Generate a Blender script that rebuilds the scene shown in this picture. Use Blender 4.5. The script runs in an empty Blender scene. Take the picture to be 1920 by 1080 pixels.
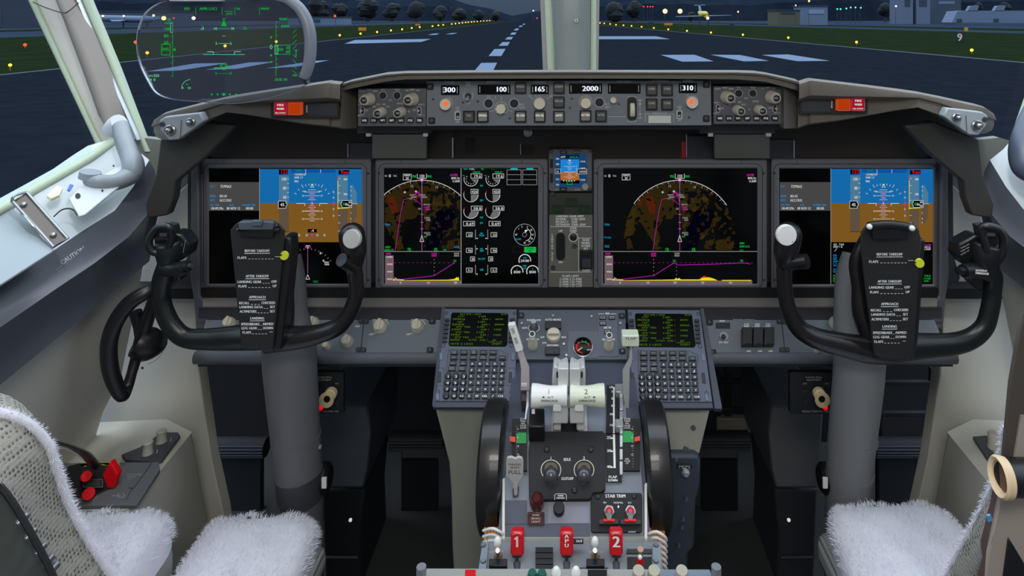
import bpy, math, random
from mathutils import Vector, Matrix
random.seed(7)
R = random.Random(11)
COL = bpy.context.scene.collection
F, CX, HY, H = 1220.0, 1068.0, 36.0, 1.30      # focal length in px, axis of the cockpit, horizon line, eye height
CAM = Vector((0, 0, H))
PI = math.pi
def ray(px, py): return Vector(((px - CX) / F, 1.0, -(py - HY) / F))
def P(px, py, Y): return CAM + ray(px, py) * Y
def PX(px, py, X): return CAM + ray(px, py) * (X * F / (px - CX))
def PZ(px, py, z): return CAM + ray(px, py) * ((H - z) * F / (py - HY))
class Pl:
    def __init__(s, p0, n):
        s.p0 = Vector(p0); s.n = Vector(n).normalized()
        u = Vector((1, 0, 0)); s.u = (u - s.n * u.dot(s.n)).normalized(); s.v = s.n.cross(s.u)
    def at(s, px, py, off=0.0):
        d = ray(px, py)
        return CAM + d * ((s.p0 + s.n * off - CAM).dot(s.n) / d.dot(s.n))
    def k(s, px, py): return s.at(px, py).y / F            # metres per pixel there
def PY(Y): return Pl((0, Y, H), (0, -1, 0))
def P2(a, b):                                              # plane level in x through points a (lower) and b (upper)
    d = (b - a); d.x = 0
    return Pl(a, Vector((1, 0, 0)).cross(d) if Vector((1, 0, 0)).cross(d).y < 0 else -Vector((1, 0, 0)).cross(d))
# ---------------------------------------------------------------- materials
def lin(h):
    h = h.lstrip('#'); o = []
    for i in (0, 2, 4):
        c = int(h[i:i + 2], 16) / 255
        o.append(c / 12.92 if c <= .04045 else ((c + .055) / 1.055) ** 2.4)
    return (*o, 1.0)
MATS = {}
def mat(name, col, rough=.5, metal=0., bump=0., bscale=300., vary=.0, vscale=12., spec=.5, coat=0.):
    if name in MATS: return MATS[name]
    m = bpy.data.materials.new(name); m.use_nodes = True; nt = m.node_tree; b = nt.nodes['Principled BSDF']
    b.inputs['Base Color'].default_value = lin(col); b.inputs['Roughness'].default_value = rough
    b.inputs['Metallic'].default_value = metal; b.inputs['Specular IOR Level'].default_value = spec
    b.inputs['Coat Weight'].default_value = coat
    tc = nt.nodes.new('ShaderNodeTexCoord')
    if vary:
        n = nt.nodes.new('ShaderNodeTexNoise'); n.inputs['Scale'].default_value = vscale; n.inputs['Detail'].default_value = 4
        nt.links.new(tc.outputs['Object'], n.inputs['Vector'])
        mx = nt.nodes.new('ShaderNodeMix'); mx.data_type = 'RGBA'
        c = lin(col); mx.inputs['A'].default_value = tuple(x * (1 - vary) for x in c[:3]) + (1,)
        mx.inputs['B'].default_value = tuple(min(1, x * (1 + vary)) for x in c[:3]) + (1,)
        nt.links.new(n.outputs['Fac'], mx.inputs['Factor']); nt.links.new(mx.outputs['Result'], b.inputs['Base Color'])
    if bump:
        n = nt.nodes.new('ShaderNodeTexNoise'); n.inputs['Scale'].default_value = bscale; n.inputs['Detail'].default_value = 3
        nt.links.new(tc.outputs['Object'], n.inputs['Vector'])
        bp = nt.nodes.new('ShaderNodeBump'); bp.inputs['Strength'].default_value = bump; bp.inputs['Distance'].default_value = .002
        nt.links.new(n.outputs['Fac'], bp.inputs['Height']); nt.links.new(bp.outputs['Normal'], b.inputs['Normal'])
    MATS[name] = m; return m
def emi(name, col, k=1.0):
    if name in MATS: return MATS[name]
    m = bpy.data.materials.new(name); m.use_nodes = True; nt = m.node_tree; b = nt.nodes['Principled BSDF']
    b.inputs['Base Color'].default_value = (0, 0, 0, 1); b.inputs['Specular IOR Level'].default_value = 0
    b.inputs['Emission Color'].default_value = lin(col); b.inputs['Emission Strength'].default_value = k
    MATS[name] = m; return m
def glass(name, tint='#ffffff', fac=.06, rough=.02, haze=0.):
    if name in MATS: return MATS[name]
    m = bpy.data.materials.new(name); m.use_nodes = True; nt = m.node_tree; nt.nodes.clear()
    o = nt.nodes.new('ShaderNodeOutputMaterial'); t = nt.nodes.new('ShaderNodeBsdfTransparent'); g = nt.nodes.new('ShaderNodeBsdfGlossy')
    t.inputs['Color'].default_value = lin(tint); g.inputs['Roughness'].default_value = rough
    lw = nt.nodes.new('ShaderNodeFresnel'); lw.inputs['IOR'].default_value = 1.0 + fac * 5
    mx = nt.nodes.new('ShaderNodeMixShader'); nt.links.new(lw.outputs[0], mx.inputs[0])
    nt.links.new(t.outputs[0], mx.inputs[1]); nt.links.new(g.outputs[0], mx.inputs[2]); nt.links.new(mx.outputs[0], o.inputs[0])
    if haze:
        df = nt.nodes.new('ShaderNodeBsdfDiffuse'); m2 = nt.nodes.new('ShaderNodeMixShader'); m2.inputs[0].default_value = haze; df.inputs[0].default_value = (.8, .85, .9, 1)
        nt.links.new(mx.outputs[0], m2.inputs[1]); nt.links.new(df.outputs[0], m2.inputs[2]); nt.links.new(m2.outputs[0], o.inputs[0])
    MATS[name] = m; return m
# ---------------------------------------------------------------- glyphs of the lettering
GLY = {}
def _txt(s):
    c = bpy.data.curves.new('t', 'FONT'); c.body = s; c.resolution_u = 2
    o = bpy.data.objects.new('t', c); COL.objects.link(o)
    dg = bpy.context.evaluated_depsgraph_get(); dg.update()
    me = bpy.data.meshes.new_from_object(o.evaluated_get(dg))
    v = [tuple(x.co[:2]) for x in me.vertices]; f = [tuple(p.vertices) for p in me.polygons]
    bpy.data.objects.remove(o); bpy.data.curves.remove(c); bpy.data.meshes.remove(me)
    return v, f
_bar = min(x for x, y in _txt('|')[0])
def glyph(ch):
    if ch not in GLY:
        if ch == ' ': GLY[ch] = ([], [], min(x for x, y in _txt('H |')[0] if x > .85) - _bar - (min(x for x, y in _txt('H|')[0] if x > .65) - _bar) if False else .33)
        else:
            v, f = _txt(ch); w, _ = _txt(ch + '|')
            adv = max(x for x, y in w) - max(x for x, y in _txt('|')[0])
            GLY[ch] = (v, f, adv)
    return GLY[ch]
CAPH = max(y for x, y in _txt('H')[0])
# ---------------------------------------------------------------- mesh builder, everything in world coordinates
class M:
    def __init__(s): s.v = []; s.f = []; s.mi = []; s.sm = []; s.mats = []
    def idx(s, m):
        if m not in s.mats: s.mats.append(m)
        return s.mats.index(m)
    def add(s, vs, fs, m, smooth=True):
        o = len(s.v); s.v += [tuple(x) for x in vs]; i = s.idx(m)
        for f in fs: s.f.append(tuple(a + o for a in f)); s.mi.append(i); s.sm.append(smooth)
    def box(s, c, size, m, u=(1, 0, 0), v=(0, 1, 0), w=None):
        c = Vector(c); u = Vector(u).normalized(); v = Vector(v).normalized(); w = Vector(w).normalized() if w else u.cross(v)
        a, b, d = size[0] / 2, size[1] / 2, size[2] / 2
        vs = [c + u * a * i + v * b * j + w * d * k for i in (-1, 1) for j in (-1, 1) for k in (-1, 1)]
        s.add(vs, [(0, 1, 3, 2), (4, 6, 7, 5), (0, 4, 5, 1), (2, 3, 7, 6), (0, 2, 6, 4), (1, 5, 7, 3)], m, False)
    def prism(s, pts, off, m, smooth=False):
        off = Vector(off); n = len(pts); vs = [Vector(p) for p in pts] + [Vector(p) + off for p in pts]
        s.add(vs, [tuple(range(n - 1, -1, -1)), tuple(range(n, 2 * n))] + [(i, (i + 1) % n, n + (i + 1) % n, n + i) for i in range(n)], m, smooth)
    def pp(s, pl, poly, th, m, off=0.0):                       # slab on a plane, its face seen at the given pixels
        s.prism([pl.at(x, y, off + th) for x, y in poly], -pl.n * th, m)
    def pr(s, pl, x0, y0, x1, y1, th, m, off=0.0, r=0):
        s.pp(pl, rr(x0, y0, x1, y1, r) if r else [(x0, y0), (x1, y0), (x1, y1), (x0, y1)], th, m, off)
    def cyl(s, a, b, r0, r1, m, seg=20, cap=True):
        a, b = Vector(a), Vector(b); s.lathe(a, b - a, [(r0, 0), (r1, (b - a).length)], m, seg, cap)
    def lathe(s, o, ax, prof, m, seg=20, cap=True, lobes=0, depth=0.0):
        o = Vector(o); ax = Vector(ax).normalized(); u = ax.orthogonal().normalized(); w = ax.cross(u); vs = []; n = len(prof)
        for r, h in prof:
            for i in range(seg):
                a = 2 * PI * i / seg; q = r * (1 + depth * math.cos(lobes * a)) if lobes else r
                vs.append(o + ax * h + (u * math.cos(a) + w * math.sin(a)) * q)
        fs = [(j * seg + i, j * seg + (i + 1) % seg, (j + 1) * seg + (i + 1) % seg, (j + 1) * seg + i) for j in range(n - 1) for i in range(seg)]
        if cap: fs += [tuple(range(seg - 1, -1, -1)), tuple(range((n - 1) * seg, n * seg))]
        s.add(vs, fs, m)
    def tube(s, pts, rad, m, seg=12, closed=False, sub=1, flat=1.0, up=None):
        pts = [Vector(p) for p in pts]; rad = list(rad) if hasattr(rad, '__len__') else [rad] * len(pts)
        if sub > 1: pts, rad = smooth(pts, rad, sub, closed)
        n = len(pts); vs = []; nrm = None
        for i, p in enumerate(pts):
            a = pts[(i - 1) % n] if (closed or i) else p; b = pts[(i + 1) % n] if (closed or i < n - 1) else p
            t = (b - a).normalized()
            if up is not None: nrm = Vector(up); nrm = (nrm - t * nrm.dot(t)).normalized()
            elif nrm is None: nrm = t.orthogonal().normalized()
            else:
                nrm = nrm - t * nrm.dot(t); nrm = nrm.normalized() if nrm.length > 1e-6 else t.orthogonal().normalized()
            w = t.cross(nrm)
            for j in range(seg):
                q = 2 * PI * j / seg; vs.append(p + nrm * math.cos(q) * rad[i] * flat + w * math.sin(q) * rad[i])
        last = n if closed else n - 1
        fs = [(i * seg + j, i * seg + (j + 1) % seg, ((i + 1) % n) * seg + (j + 1) % seg, ((i + 1) % n) * seg + j) for i in range(last) for j in range(seg)]
        if not closed: fs += [tuple(range(seg - 1, -1, -1)), tuple(range((n - 1) * seg, n * seg))]
        s.add(vs, fs, m)
    def ball(s, c, r, m, seg=16, sc=(1, 1, 1)):
        c = Vector(c); vs = []; rg = seg // 2
        for j in range(1, rg):
            t = PI * j / rg
            for i in range(seg):
                a = 2 * PI * i / seg; vs.append(c + Vector((math.sin(t) * math.cos(a) * sc[0], math.sin(t) * math.sin(a) * sc[1], math.cos(t) * sc[2])) * r)
        vs += [c + Vector((0, 0, r * sc[2])), c - Vector((0, 0, r * sc[2]))]; k = len(vs)
        fs = [(j * seg + i, (j + 1) * seg + i, (j + 1) * seg + (i + 1) % seg, j * seg + (i + 1) % seg) for j in range(rg - 2) for i in range(seg)]
        fs += [(k - 2, i, (i + 1) % seg) for i in range(seg)] + [(k - 1, (rg - 2) * seg + (i + 1) % seg, (rg - 2) * seg + i) for i in range(seg)]
        s.add(vs, fs, m)
    def grid(s, rows, m, closeu=False, cap=False, smooth=True):
        n = len(rows[0]); vs = [p for r in rows for p in r]; L = n if closeu else n - 1
        fs = [(j * n + i, j * n + (i + 1) % n, (j + 1) * n + (i + 1) % n, (j + 1) * n + i) for j in range(len(rows) - 1) for i in range(L)]
        if cap: fs += [tuple(range(n - 1, -1, -1)), tuple(range((len(rows) - 1) * n, len(rows) * n))]
        s.add(vs, fs, m, smooth)
    # ---- flat marks on a plane, in pixels of the view
    def poly(s, pl, pts, m, lay=1): s.add([pl.at(x, y, lay * 1.5e-4) for x, y in pts], [tuple(range(len(pts)))], m, False)
    def rect(s, pl, x0, y0, x1, y1, m, lay=1): s.poly(pl, [(x0, y0), (x1, y0), (x1, y1), (x0, y1)], m, lay)
    def frame(s, pl, x0, y0, x1, y1, m, w=.7, lay=1):
        s.line(pl, [(x0, y0), (x1, y0), (x1, y1), (x0, y1), (x0, y0)], m, w, lay)
    def line(s, pl, pts, m, w=.7, lay=1):
        for (a, b), (c, d) in zip(pts, pts[1:]):
            L = math.hypot(c - a, d - b)
            if L < 1e-6: continue
            nx, ny = -(d - b) / L * w / 2, (c - a) / L * w / 2; ex, ey = (c - a) / L * w * .4, (d - b) / L * w * .4
            s.poly(pl, [(a - ex + nx, b - ey + ny), (c + ex + nx, d + ey + ny), (c + ex - nx, d + ey - ny), (a - ex - nx, b - ey - ny)], m, lay)
    def arc(s, pl, x, y, r, a0, a1, m, w=.7, lay=1, n=24, ys=1.0):   # degrees, clockwise from up
        pt = lambda a, q: (x + math.sin(a) * q, y - math.cos(a) * q * ys)
        vs = []; 
        for i in range(n + 1):
            a = math.radians(a0 + (a1 - a0) * i / n); vs += [pl.at(*pt(a, r + w / 2), lay * 1.5e-4), pl.at(*pt(a, r - w / 2), lay * 1.5e-4)]
        s.add(vs, [(2 * i, 2 * i + 2, 2 * i + 3, 2 * i + 1) for i in range(n)], m, False)
    def disc(s, pl, x, y, r, m, lay=1, a0=0, a1=360, n=20):
        pts = [(x + math.sin(math.radians(a0 + (a1 - a0) * i / n)) * r, y - math.cos(math.radians(a0 + (a1 - a0) * i / n)) * r) for i in range(n + (a1 - a0 < 359))]
        if a1 - a0 < 359: pts.append((x, y))
        s.poly(pl, pts, m, lay)
    def text(s, pl, t, x, y, h, m, al='l', ws=1.0, bold=0.0, ang=0.0, lay=1, width=None, raw=None):
        k = h / CAPH; tot = sum(glyph(c)[2] for c in t) * k * ws
        if width: ws *= width / tot; tot = width
        ox = {'l': 0, 'c': -tot / 2, 'r': -tot}[al]; ca, sa = math.cos(math.radians(ang)), math.sin(math.radians(ang)); vs = []; fs = []
        for c in t:
            v, f, adv = glyph(c)
            for bx in ((0,) if not bold else (-bold / 2, bold / 2)):
                o = len(vs)
                for a, b in v:
                    X = ox + a * k * ws + bx; Yy = -b * k
                    qx, qy = x + X * ca - Yy * sa, y + X * sa + Yy * ca
                    vs.append(raw(qx, qy) if raw else pl.at(qx, qy, lay * 1.5e-4 + (bx > 0) * 2e-5))
                fs += [tuple(i + o for i in q) for q in f]
            ox += adv * k * ws
        if vs: s.add(vs, fs, m, False)
    def build(s, name, parent=None, bevel=0.0, ang=40, bseg=2, **tags):
        me = bpy.data.meshes.new(name); o = bpy.data.objects.new(name, me); COL.objects.link(o)
        if parent is not None: loc = wl(parent)
        else:
            xs = [p[0] for p in s.v]; ys = [p[1] for p in s.v]; zs = [p[2] for p in s.v]
            loc = Vector(((min(xs) + max(xs)) / 2, (min(ys) + max(ys)) / 2, min(zs)))
        me.from_pydata([(a - loc.x, b - loc.y, c - loc.z) for a, b, c in s.v], [], s.f)
        for m in s.mats: me.materials.append(m)
        me.polygons.foreach_set('material_index', s.mi); me.polygons.foreach_set('use_smooth', s.sm)
        if parent is not None: o.parent = parent; o['_w'] = list(loc)
        else: o.location = loc; o['_w'] = list(loc)
        if any(s.sm): me.set_sharp_from_angle(angle=math.radians(ang))
        me.update()
        if bevel:
            b = o.modifiers.new('bevel', 'BEVEL'); b.width = bevel; b.segments = bseg; b.limit_method = 'ANGLE'; b.angle_limit = math.radians(35); b.harden_normals = False
            me.polygons.foreach_set('use_smooth', [True] * len(me.polygons)); me.set_sharp_from_angle(angle=math.radians(35))
        for k, v in tags.items(): o[k] = v
        return o
def wl(o): return Vector(o['_w'])
def smooth(pts, rad, sub, closed=False):
    n = len(pts); op, orr = [], []
    g = lambda i: pts[i % n] if closed else pts[max(0, min(n - 1, i))]
    gr = lambda i: rad[i % n] if closed else rad[max(0, min(n - 1, i))]
    for i in range(n if closed else n - 1):
        p0, p1, p2, p3 = g(i - 1), g(i), g(i + 1), g(i + 2)
        for k in range(sub):
            t = k / sub; t2, t3 = t * t, t * t * t
            op.append(.5 * ((2 * p1) + (p2 - p0) * t + (2 * p0 - 5 * p1 + 4 * p2 - p3) * t2 + (3 * p1 - p0 - 3 * p2 + p3) * t3)); orr.append(gr(i) * (1 - t) + gr(i + 1) * t)
    if not closed: op.append(pts[-1]); orr.append(rad[-1])
    return op, orr
def rr(x0, y0, x1, y1, r, n=4):
    pts = []
    for cx, cy, a in ((x1 - r, y0 + r, -90), (x1 - r, y1 - r, 0), (x0 + r, y1 - r, 90), (x0 + r, y0 + r, 180)):
        for i in range(n + 1):
            t = math.radians(a + 90 * i / n); pts.append((cx + math.cos(t) * r, cy + math.sin(t) * r))
    return pts
def thing(name, label, cat, loc, group=None):
    o = bpy.data.objects.new(name, None); COL.objects.link(o); o.location = loc; o['_w'] = list(loc); o.empty_display_size = .02
    o['label'] = label; o['category'] = cat
    if group: o['group'] = group
    return o
def finish():
    for o in bpy.data.objects:
        if '_w' in o: del o['_w']
# ---------------------------------------------------------------- shared materials
panel = mat('panel grey', '#6b6e72', .62, bump=.15, vary=.08)
dark = mat('dark panel', '#34353a', .6, bump=.1, vary=.1)
bezel = mat('display bezel', '#66666b', .48, vary=.05)
bluegrey = mat('blue grey paint', '#6a737e', .5, bump=.12, vary=.1, vscale=20)
navy = mat('dark blue grey', '#3e4553', .5, vary=.08)
beige = mat('beige lining', '#bdbbaf', .55, bump=.1, vary=.04, vscale=4)
hood = mat('glareshield vinyl', '#625c54', .6, bump=.25, bscale=500, vary=.05)
blk = mat('black plastic', '#17171a', .38, bump=.05)
blkm = mat('matt black', '#1b1c1e', .7)
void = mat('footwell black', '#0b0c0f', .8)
cream = mat('cream knob', '#cfc9b4', .45, vary=.04)
white = mat('white paint', '#e9ebe6', .4)
lightm = mat('light metal', '#c4c8cc', .3, .6)
steel = mat('steel', '#9ea0a2', .3, .9)
screw = mat('screw', '#55565a', .4, .7)
ink = mat('white lettering', '#f2f2f0', .6)
inkd = mat('dim lettering', '#b9b9b6', .6)
inkb = mat('black lettering', '#22242a', .6)
red = mat('red plastic', '#d0101c', .35, coat=.3); redm = mat('red satin', '#e8101a', .6, spec=.2)
yellow = mat('yellow plastic', '#d9e030', .45)
orange = mat('orange loom', '#d97b2e', .6)
green = mat('green band', '#1fa34a', .5)
scr = mat('screen glass black', '#020203', .25, spec=.25)
W, G, MG, CY, AM, BL, RD, YE = (emi('glow ' + n, c) for n, c in (('white', '#d2d2d2'), ('green', '#12b040'), ('magenta', '#d020a8'), ('cyan', '#12a8b0'), ('amber', '#d0a018'), ('blue', '#1c86c8'), ('red', '#e0102c'), ('yellow', '#f0d800')))
WD = emi('glow dim white', '#9a9a9a')
# ================================================================ the airfield outside, 2.5 m below the cockpit floor
GZ = H - 3.8
gnd = Pl((0, 0, GZ), (0, 0, 1))
asph = mat('runway asphalt', '#181c24', .95, spec=0, vary=.35, vscale=.8, bump=.2, bscale=8)
taxi = mat('taxiway concrete', '#2a3242', .95, spec=0, vary=.3, vscale=.05)
grassm = mat('grass', '#1a2315', .95, spec=0, vary=.5, vscale=.25)
paint = mat('runway paint', '#66728a', .9, spec=0, vary=.1)
edgep = mat('worn runway paint', '#4a525e', .9, spec=0, vary=.2)
hillm = mat('wooded hill', '#19202c', .95, spec=0, vary=.5, vscale=.03)
treem = mat('tree crown', '#0c1118', .95, vary=.5, vscale=.3)
bark = mat('bark', '#2a2622', .9)
hangw = mat('pale hangar cladding', '#5c6a84', .7, vary=.1, vscale=.05)
hangd = mat('dark hangar cladding', '#2a3446', .7)
glowo = emi('runway light glow', '#ffa83c', 4); gloww = emi('apron light glow', '#ffb070', 5); glowr = emi('red lamp glow', '#ff4020', 3); glowt = emi('teal lamp glow', '#60f0d0', 2.5); glowk = emi('runway light core', '#ffd9a0', 6)
lampb = mat('lamp body', '#c07820', .6)
def flat(name, pts, m, z=0.0, **k):
    b = M(); pl = Pl((0, 0, GZ + z), (0, 0, 1)); b.prism([pl.at(x, y) for x, y in pts], Vector((0, 0, -.004)), m); return b.build(name, kind='structure')
b = M(); b.add([(-1800, 2, GZ - .06), (1800, 2, GZ - .06), (1800, 2600, GZ - .06), (-1800, 2600, GZ - .06)], [(0, 1, 2, 3)], taxi, False); b.build('ground', kind='structure')
eL = lambda x: 36 + (1000 - x) * .1035
eR = lambda x: 36 + (x - 1000) * .0875
far = 1.2
flat('field', [(-1500, 36 + 2500 * .034), (-1500, 620), (CX, 620), (1000, 36 + far)], grassm, -.04)
flat('field', [(3400, 36 + 2400 * .0285), (1002, 36 + far), (CX, 620), (3400, 620)], grassm, -.04)
flat('field', [(-1500, 36 + 2500 * .024), (-1500, 36 + 2500 * .0205), (900, 36 + 100 * .0205), (900, 36 + 100 * .024)], grassm, -.03)
flat('field', [(3400, 36 + 2400 * .020), (1102, 36 + 102 * .020), (1102, 36 + 102 * .024), (3400, 36 + 2400 * .024)], grassm, -.03)
flat('road', [(-1500, eL(-1500)), (-1500, 900), (3600, 900), (3600, eR(3600)), (1000 + far / .0875, 36 + far), (1000 - far / .1035, 36 + far)], asph, -.02)
def edge(sg, k0, k1):
    flat('edge_marking', [(1000 + sg * 2200, 36 + 2200 * k0), (1000 + sg * 12, 36 + 12 * k0), (1000 + sg * 12, 36 + 12 * k1), (1000 + sg * 2200, 36 + 2200 * k1)], edgep, -.008)
edge(-1, .1035, .1052); edge(1, .0875, .0892)
MK = [[(274, 134), (365, 119), (428, 118), (337, 132)], [(386, 131), (467, 117), (515, 115.7), (444, 129)], [(498, 128), (590, 114), (617, 113), (555, 125)],
      [(646, 82), (665, 75), (808, 73), (790, 78.5)], [(802, 65.5), (812, 63), (824, 62.6), (818, 65.3)], [(836, 64.3), (846, 62), (858, 61.7), (850, 64)],
      [(882, 142), (902, 118), (932, 117.5), (920, 142)], [(916, 105), (927, 92), (948, 91.5), (940, 105)], [(935, 86), (942, 79), (956, 78.5), (952, 85.5)],
      [(947, 74), (952, 69.5), (962, 69), (959, 74)], [(956, 65), (960, 61), (968, 60.6), (966, 65)], [(963, 57), (967, 53.5), (973, 53.4), (971, 57)], [(972, 50.5), (975, 48), (980, 48), (978, 50.5)], [(979, 46.5), (981.5, 44.5), (985, 44.5), (983.5, 46.5)],
      [(1118, 73.5), (1120, 68), (1230, 68), (1256, 73.3)], [(1239, 103), (1302, 102.6), (1338, 115), (1279, 115.5)], [(1332, 102.6), (1387, 103), (1442, 114), (1395, 115)], [(1428, 103), (1478, 102), (1556, 114), (1495, 114.6)],
      [(-150, 200), (-120, 180), (60, 160), (40, 178)][:0] or [(1640, 101), (1690, 101), (1800, 113), (1735, 114)][:0]]
for q in MK:
    if q: flat('paint_marking', q, paint, -.004)
# edge lights
def elight(px, py, r, kind='o', near=0):
    pl = Pl((0, 0, GZ + .42), (0, 0, 1)); c = pl.at(px, py); d = c.y; r = max(r * d / F, .05)
    if d > 1500: return
    t = thing('runway_edge_light', near, 'runway light', (c.x, c.y, GZ), 'amber lights along the left edge of the runway' if px < 1000 else 'amber lights along the right edge of the runway')
    m = M(); m.cyl((c.x, c.y, GZ), (c.x, c.y, c.z - r * .5), r * .22, r * .22, lampb, 8); m.build('stem', t)
    m = M(); m.ball(c, r, glowo, 10); m.build('lamp', t)
LL = [(422, 86), (518, 78), (637, 66), (676, 63), (707, 60), (733, 57), (754, 55), (772, 52.5), (787, 50.8), (811, 49), (822, 47.5), (831, 46.6), (847, 45), (854, 44.2), (861, 43.4), (867, 42.8), (873, 42.2), (878, 41.8), (884, 41.2), (889, 40.8), (895, 40.4), (901, 39.8), (907, 39.4), (913, 39), (918, 38.8)]
LR = [(1125, 43), (1133, 43.8), (1144, 45), (1155, 46.5), (1169, 47.3), (1184, 48.6), (1203, 50.2), (1226, 52.4), (1253, 55), (1288, 57.8), (1333, 61), (1393, 65), (1478, 70.5), (1606, 79), (1822, 94)]
for x, y in LL: elight(x, y, 1.0 + (y - 36) * .035, near='amber light in the row along the left runway edge')
for x, y in LR: elight(x, y, 1.0 + (y - 36) * .032, near='amber light in the row along the right runway edge')
for (x, y, lb) in ((19, 122, 'amber light in the grass low beyond the side window, left of the window post'), (47, 84, 'orange red light in the grass beyond the side window, left of the window post'), (254, 79, 'orange red light in the grass just outside the left rim of the head-up glass'), (276, 99, 'amber light near the runway edge behind the left rim of the head-up glass')):
    c = Pl((0, 0, GZ + .42), (0, 0, 1)).at(x, y); r = 2.9 * c.y / F
    t = thing('field_light', lb, 'runway light', (c.x, c.y, GZ)); m = M(); m.cyl((c.x, c.y, GZ), (c.x, c.y, c.z - r * .4), r * .2, r * .2, lampb, 8); m.build('stem', t)
    m = M(); m.ball(c, r, glowr if 'red' in lb else glowo, 12); m.build('lamp', t)
# apron lamps on poles
def mast(px, py, d, r, g, lb, grp=None):
    c = P(px, py, d); r = r * d / F
    t = thing('lamp_post', lb, 'lamp post', (c.x, c.y, GZ), grp); m = M(); m.cyl((c.x, c.y + r, GZ), (c.x, c.y + r, c.z + r), .12, .09, hangd, 8); m.build('post', t)
    m = M(); m.ball(c, r, g, 12); m.build('lamp', t)
mast(193, 30, 240, 1.8, gloww, 'small amber apron lamp right of the window post')
mast(232, 30, 240, 1.8, gloww, 'small amber apron lamp above the parked white aeroplane')
mast(288, 29, 240, 2.2, gloww, 'amber apron lamp at the upper left of the head-up glass')
mast(307, 34, 240, 4.0, gloww, 'largest orange apron lamp behind the head-up glass')
mast(326, 34, 250, 1.4, glowr, 'tiny red lamp right of the largest orange apron lamp')
mast(363, 34, 250, 3.2, emi('white lamp glow', '#fff0e0', 4), 'bright white apron lamp behind the head-up glass')
mast(628, 30, 260, 2.2, glowr, 'red lamp between the head-up glass and the runway lights')
mast(1247, 21, 330, 4.4, gloww, 'left one of two big orange lamps beside the yellow aeroplane'); mast(1275, 21, 330, 4.4, gloww, 'right one of two big orange lamps beside the yellow aeroplane')
for x in (1207, 1214, 1219, 1224): mast(x, 12.5, 420, 1.2, glowr, 'small red lamp in the short row above the big orange lamps', 'row of small red lamps')
for x, y in ((1570, 17), (1576, 17), (1587, 16), (1595, 14), (1604, 14), (1614, 14.5)): mast(x, y, 350, 1.4, glowt, 'teal lamp in the row over the far field', 'row of teal lamps')
mast(1680, 11.5, 350, 1.6, emi('white lamp glow', '#fff0e0', 4), 'lone white lamp right of the teal row')
mast(1517, 2, 350, 1.8, gloww, 'amber lamp at the top above the pale box building'); mast(1492, 10, 350, 1.2, gloww, 'faint amber lamp left above the pale box building')
mast(1000, 20, 500, 1.2, emi('white lamp glow', '#fff0e0', 4), 'tiny white lamp left of the centre window post'); mast(1007, 34, 700, 1.2, glowr, 'tiny red lamp low at the far runway end')
mast(1384, 22, 420, 1.4, gloww, 'small lamp right of the yellow aeroplane')
# number board and small signs
s = PY(105 * 1.0); sg = thing('distance_board', 'black runway distance board with a white 9', 'sign', s.at(1799.5, 82))
m = M(); m.pr(s, 1790, 59.5, 1809.5, 79.5, .25, blkm, -.25); m.build('board', sg)
m = M(); m.text(s, '9', 1799.6, 76.5, 13.5, emi('lit white board figure', '#b8b8bc', .8), 'c', bold=1.2, lay=60); m.build('figure', sg)
m = M(); [m.pr(s, x, 79, x + 1.5, 82.0, .1, blkm, -.2) for x in (1793, 1805)]; m.build('leg', sg)
def board(px, py, w, h, lb, c='#c87820'):
    y = 4636 / (py - 36); p = PY(y); m = M(); m.pr(p, px - w / 2, py - h, px + w / 2, py, .3, mat('sign ' + c, c, .6), 0); o = m.build('field_sign'); o['label'] = lb; o['category'] = 'sign'
board(679, 57.5, 14, 6, 'orange taxiway sign behind the left row of runway lights'); board(783, 48, 9, 3, 'small orange sign farther down the left row of lights')
board(1253, 47.5, 16, 4.5, 'orange taxiway sign behind the right row of runway lights'); board(1812, 58.5, 6, 7, 'small yellow sign right above the black board with a 9', '#b09020')
board(728, 52.5, 10, 4, 'dark sign between two orange signs on the left', '#15181f'); board(1372, 54.5, 9, 9.5, 'dark square board in the right grass left of the centre', '#161a24')
board(1220, 45.5, 10, 3.5, 'dark low sign near the centre window post', '#161a24'); board(1554, 40.5, 8, 3, 'tiny dark box on the far right taxiway', '#161a24')
# hills
rows = []
for j, (dd, hh) in enumerate(((1500, 0), (1520, .6), (1600, 1.0), (1900, 1.05))):
    row = []
    for i in range(121):
        px = -1400 + i * 40; t = 52 + 10 * math.sin(px * .004 + 1) + 6 * math.sin(px * .017) + 3 * math.sin(px * .07)
        if 780 < px < 1180: t -= 26 * math.exp(-((px - 960) / 90) ** 2)
        x = (px - CX) / F * dd; row.append(Vector((x, dd, GZ + hh * t / F * 1500)))
    rows.append(row)
b = M(); b.grid(rows, hillm); b.build('hills', kind='structure')
# trees
def tree(px, py_base, h, w, lb, grp=None):
    y = 4636 / (py_base - 36); k = y / F; c = P(px, py_base, y); c.z = GZ; rr_ = random.Random(int(px * 7 + h))
    t = thing('tree', lb, 'tree', c, grp); m = M(); m.cyl(c, c + Vector((0, 0, h * k * .5)), w * k * .07, w * k * .04, bark, 7); m.build('trunk', t)
    m = M()
    for i in range(9):
        a = rr_.random() * 6.28; q = rr_.random() * w * k * .2; zz = h * k * (.35 + .5 * rr_.random())
        m.ball(c + Vector((math.cos(a) * q, math.sin(a) * q, zz)), w * k * (.12 + .12 * rr_.random()), treem, 9, (1, 1, .9))
    m.ball(c + Vector((0, 0, h * k * .62)), w * k * .26, treem, 10, (1, 1, 1.1)); m.build('crown', t)
for i, (x, h, w) in enumerate(((595, 40, 60), (640, 34, 48), (690, 38, 60), (735, 32, 50), (780, 36, 58), (826, 28, 46), (862, 24, 40), (898, 20, 36), (930, 17, 30))):
    tree(x, 40.5, h, w, 'dark tree in the tree line left of the runway end', 'trees left of the runway end')
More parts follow.
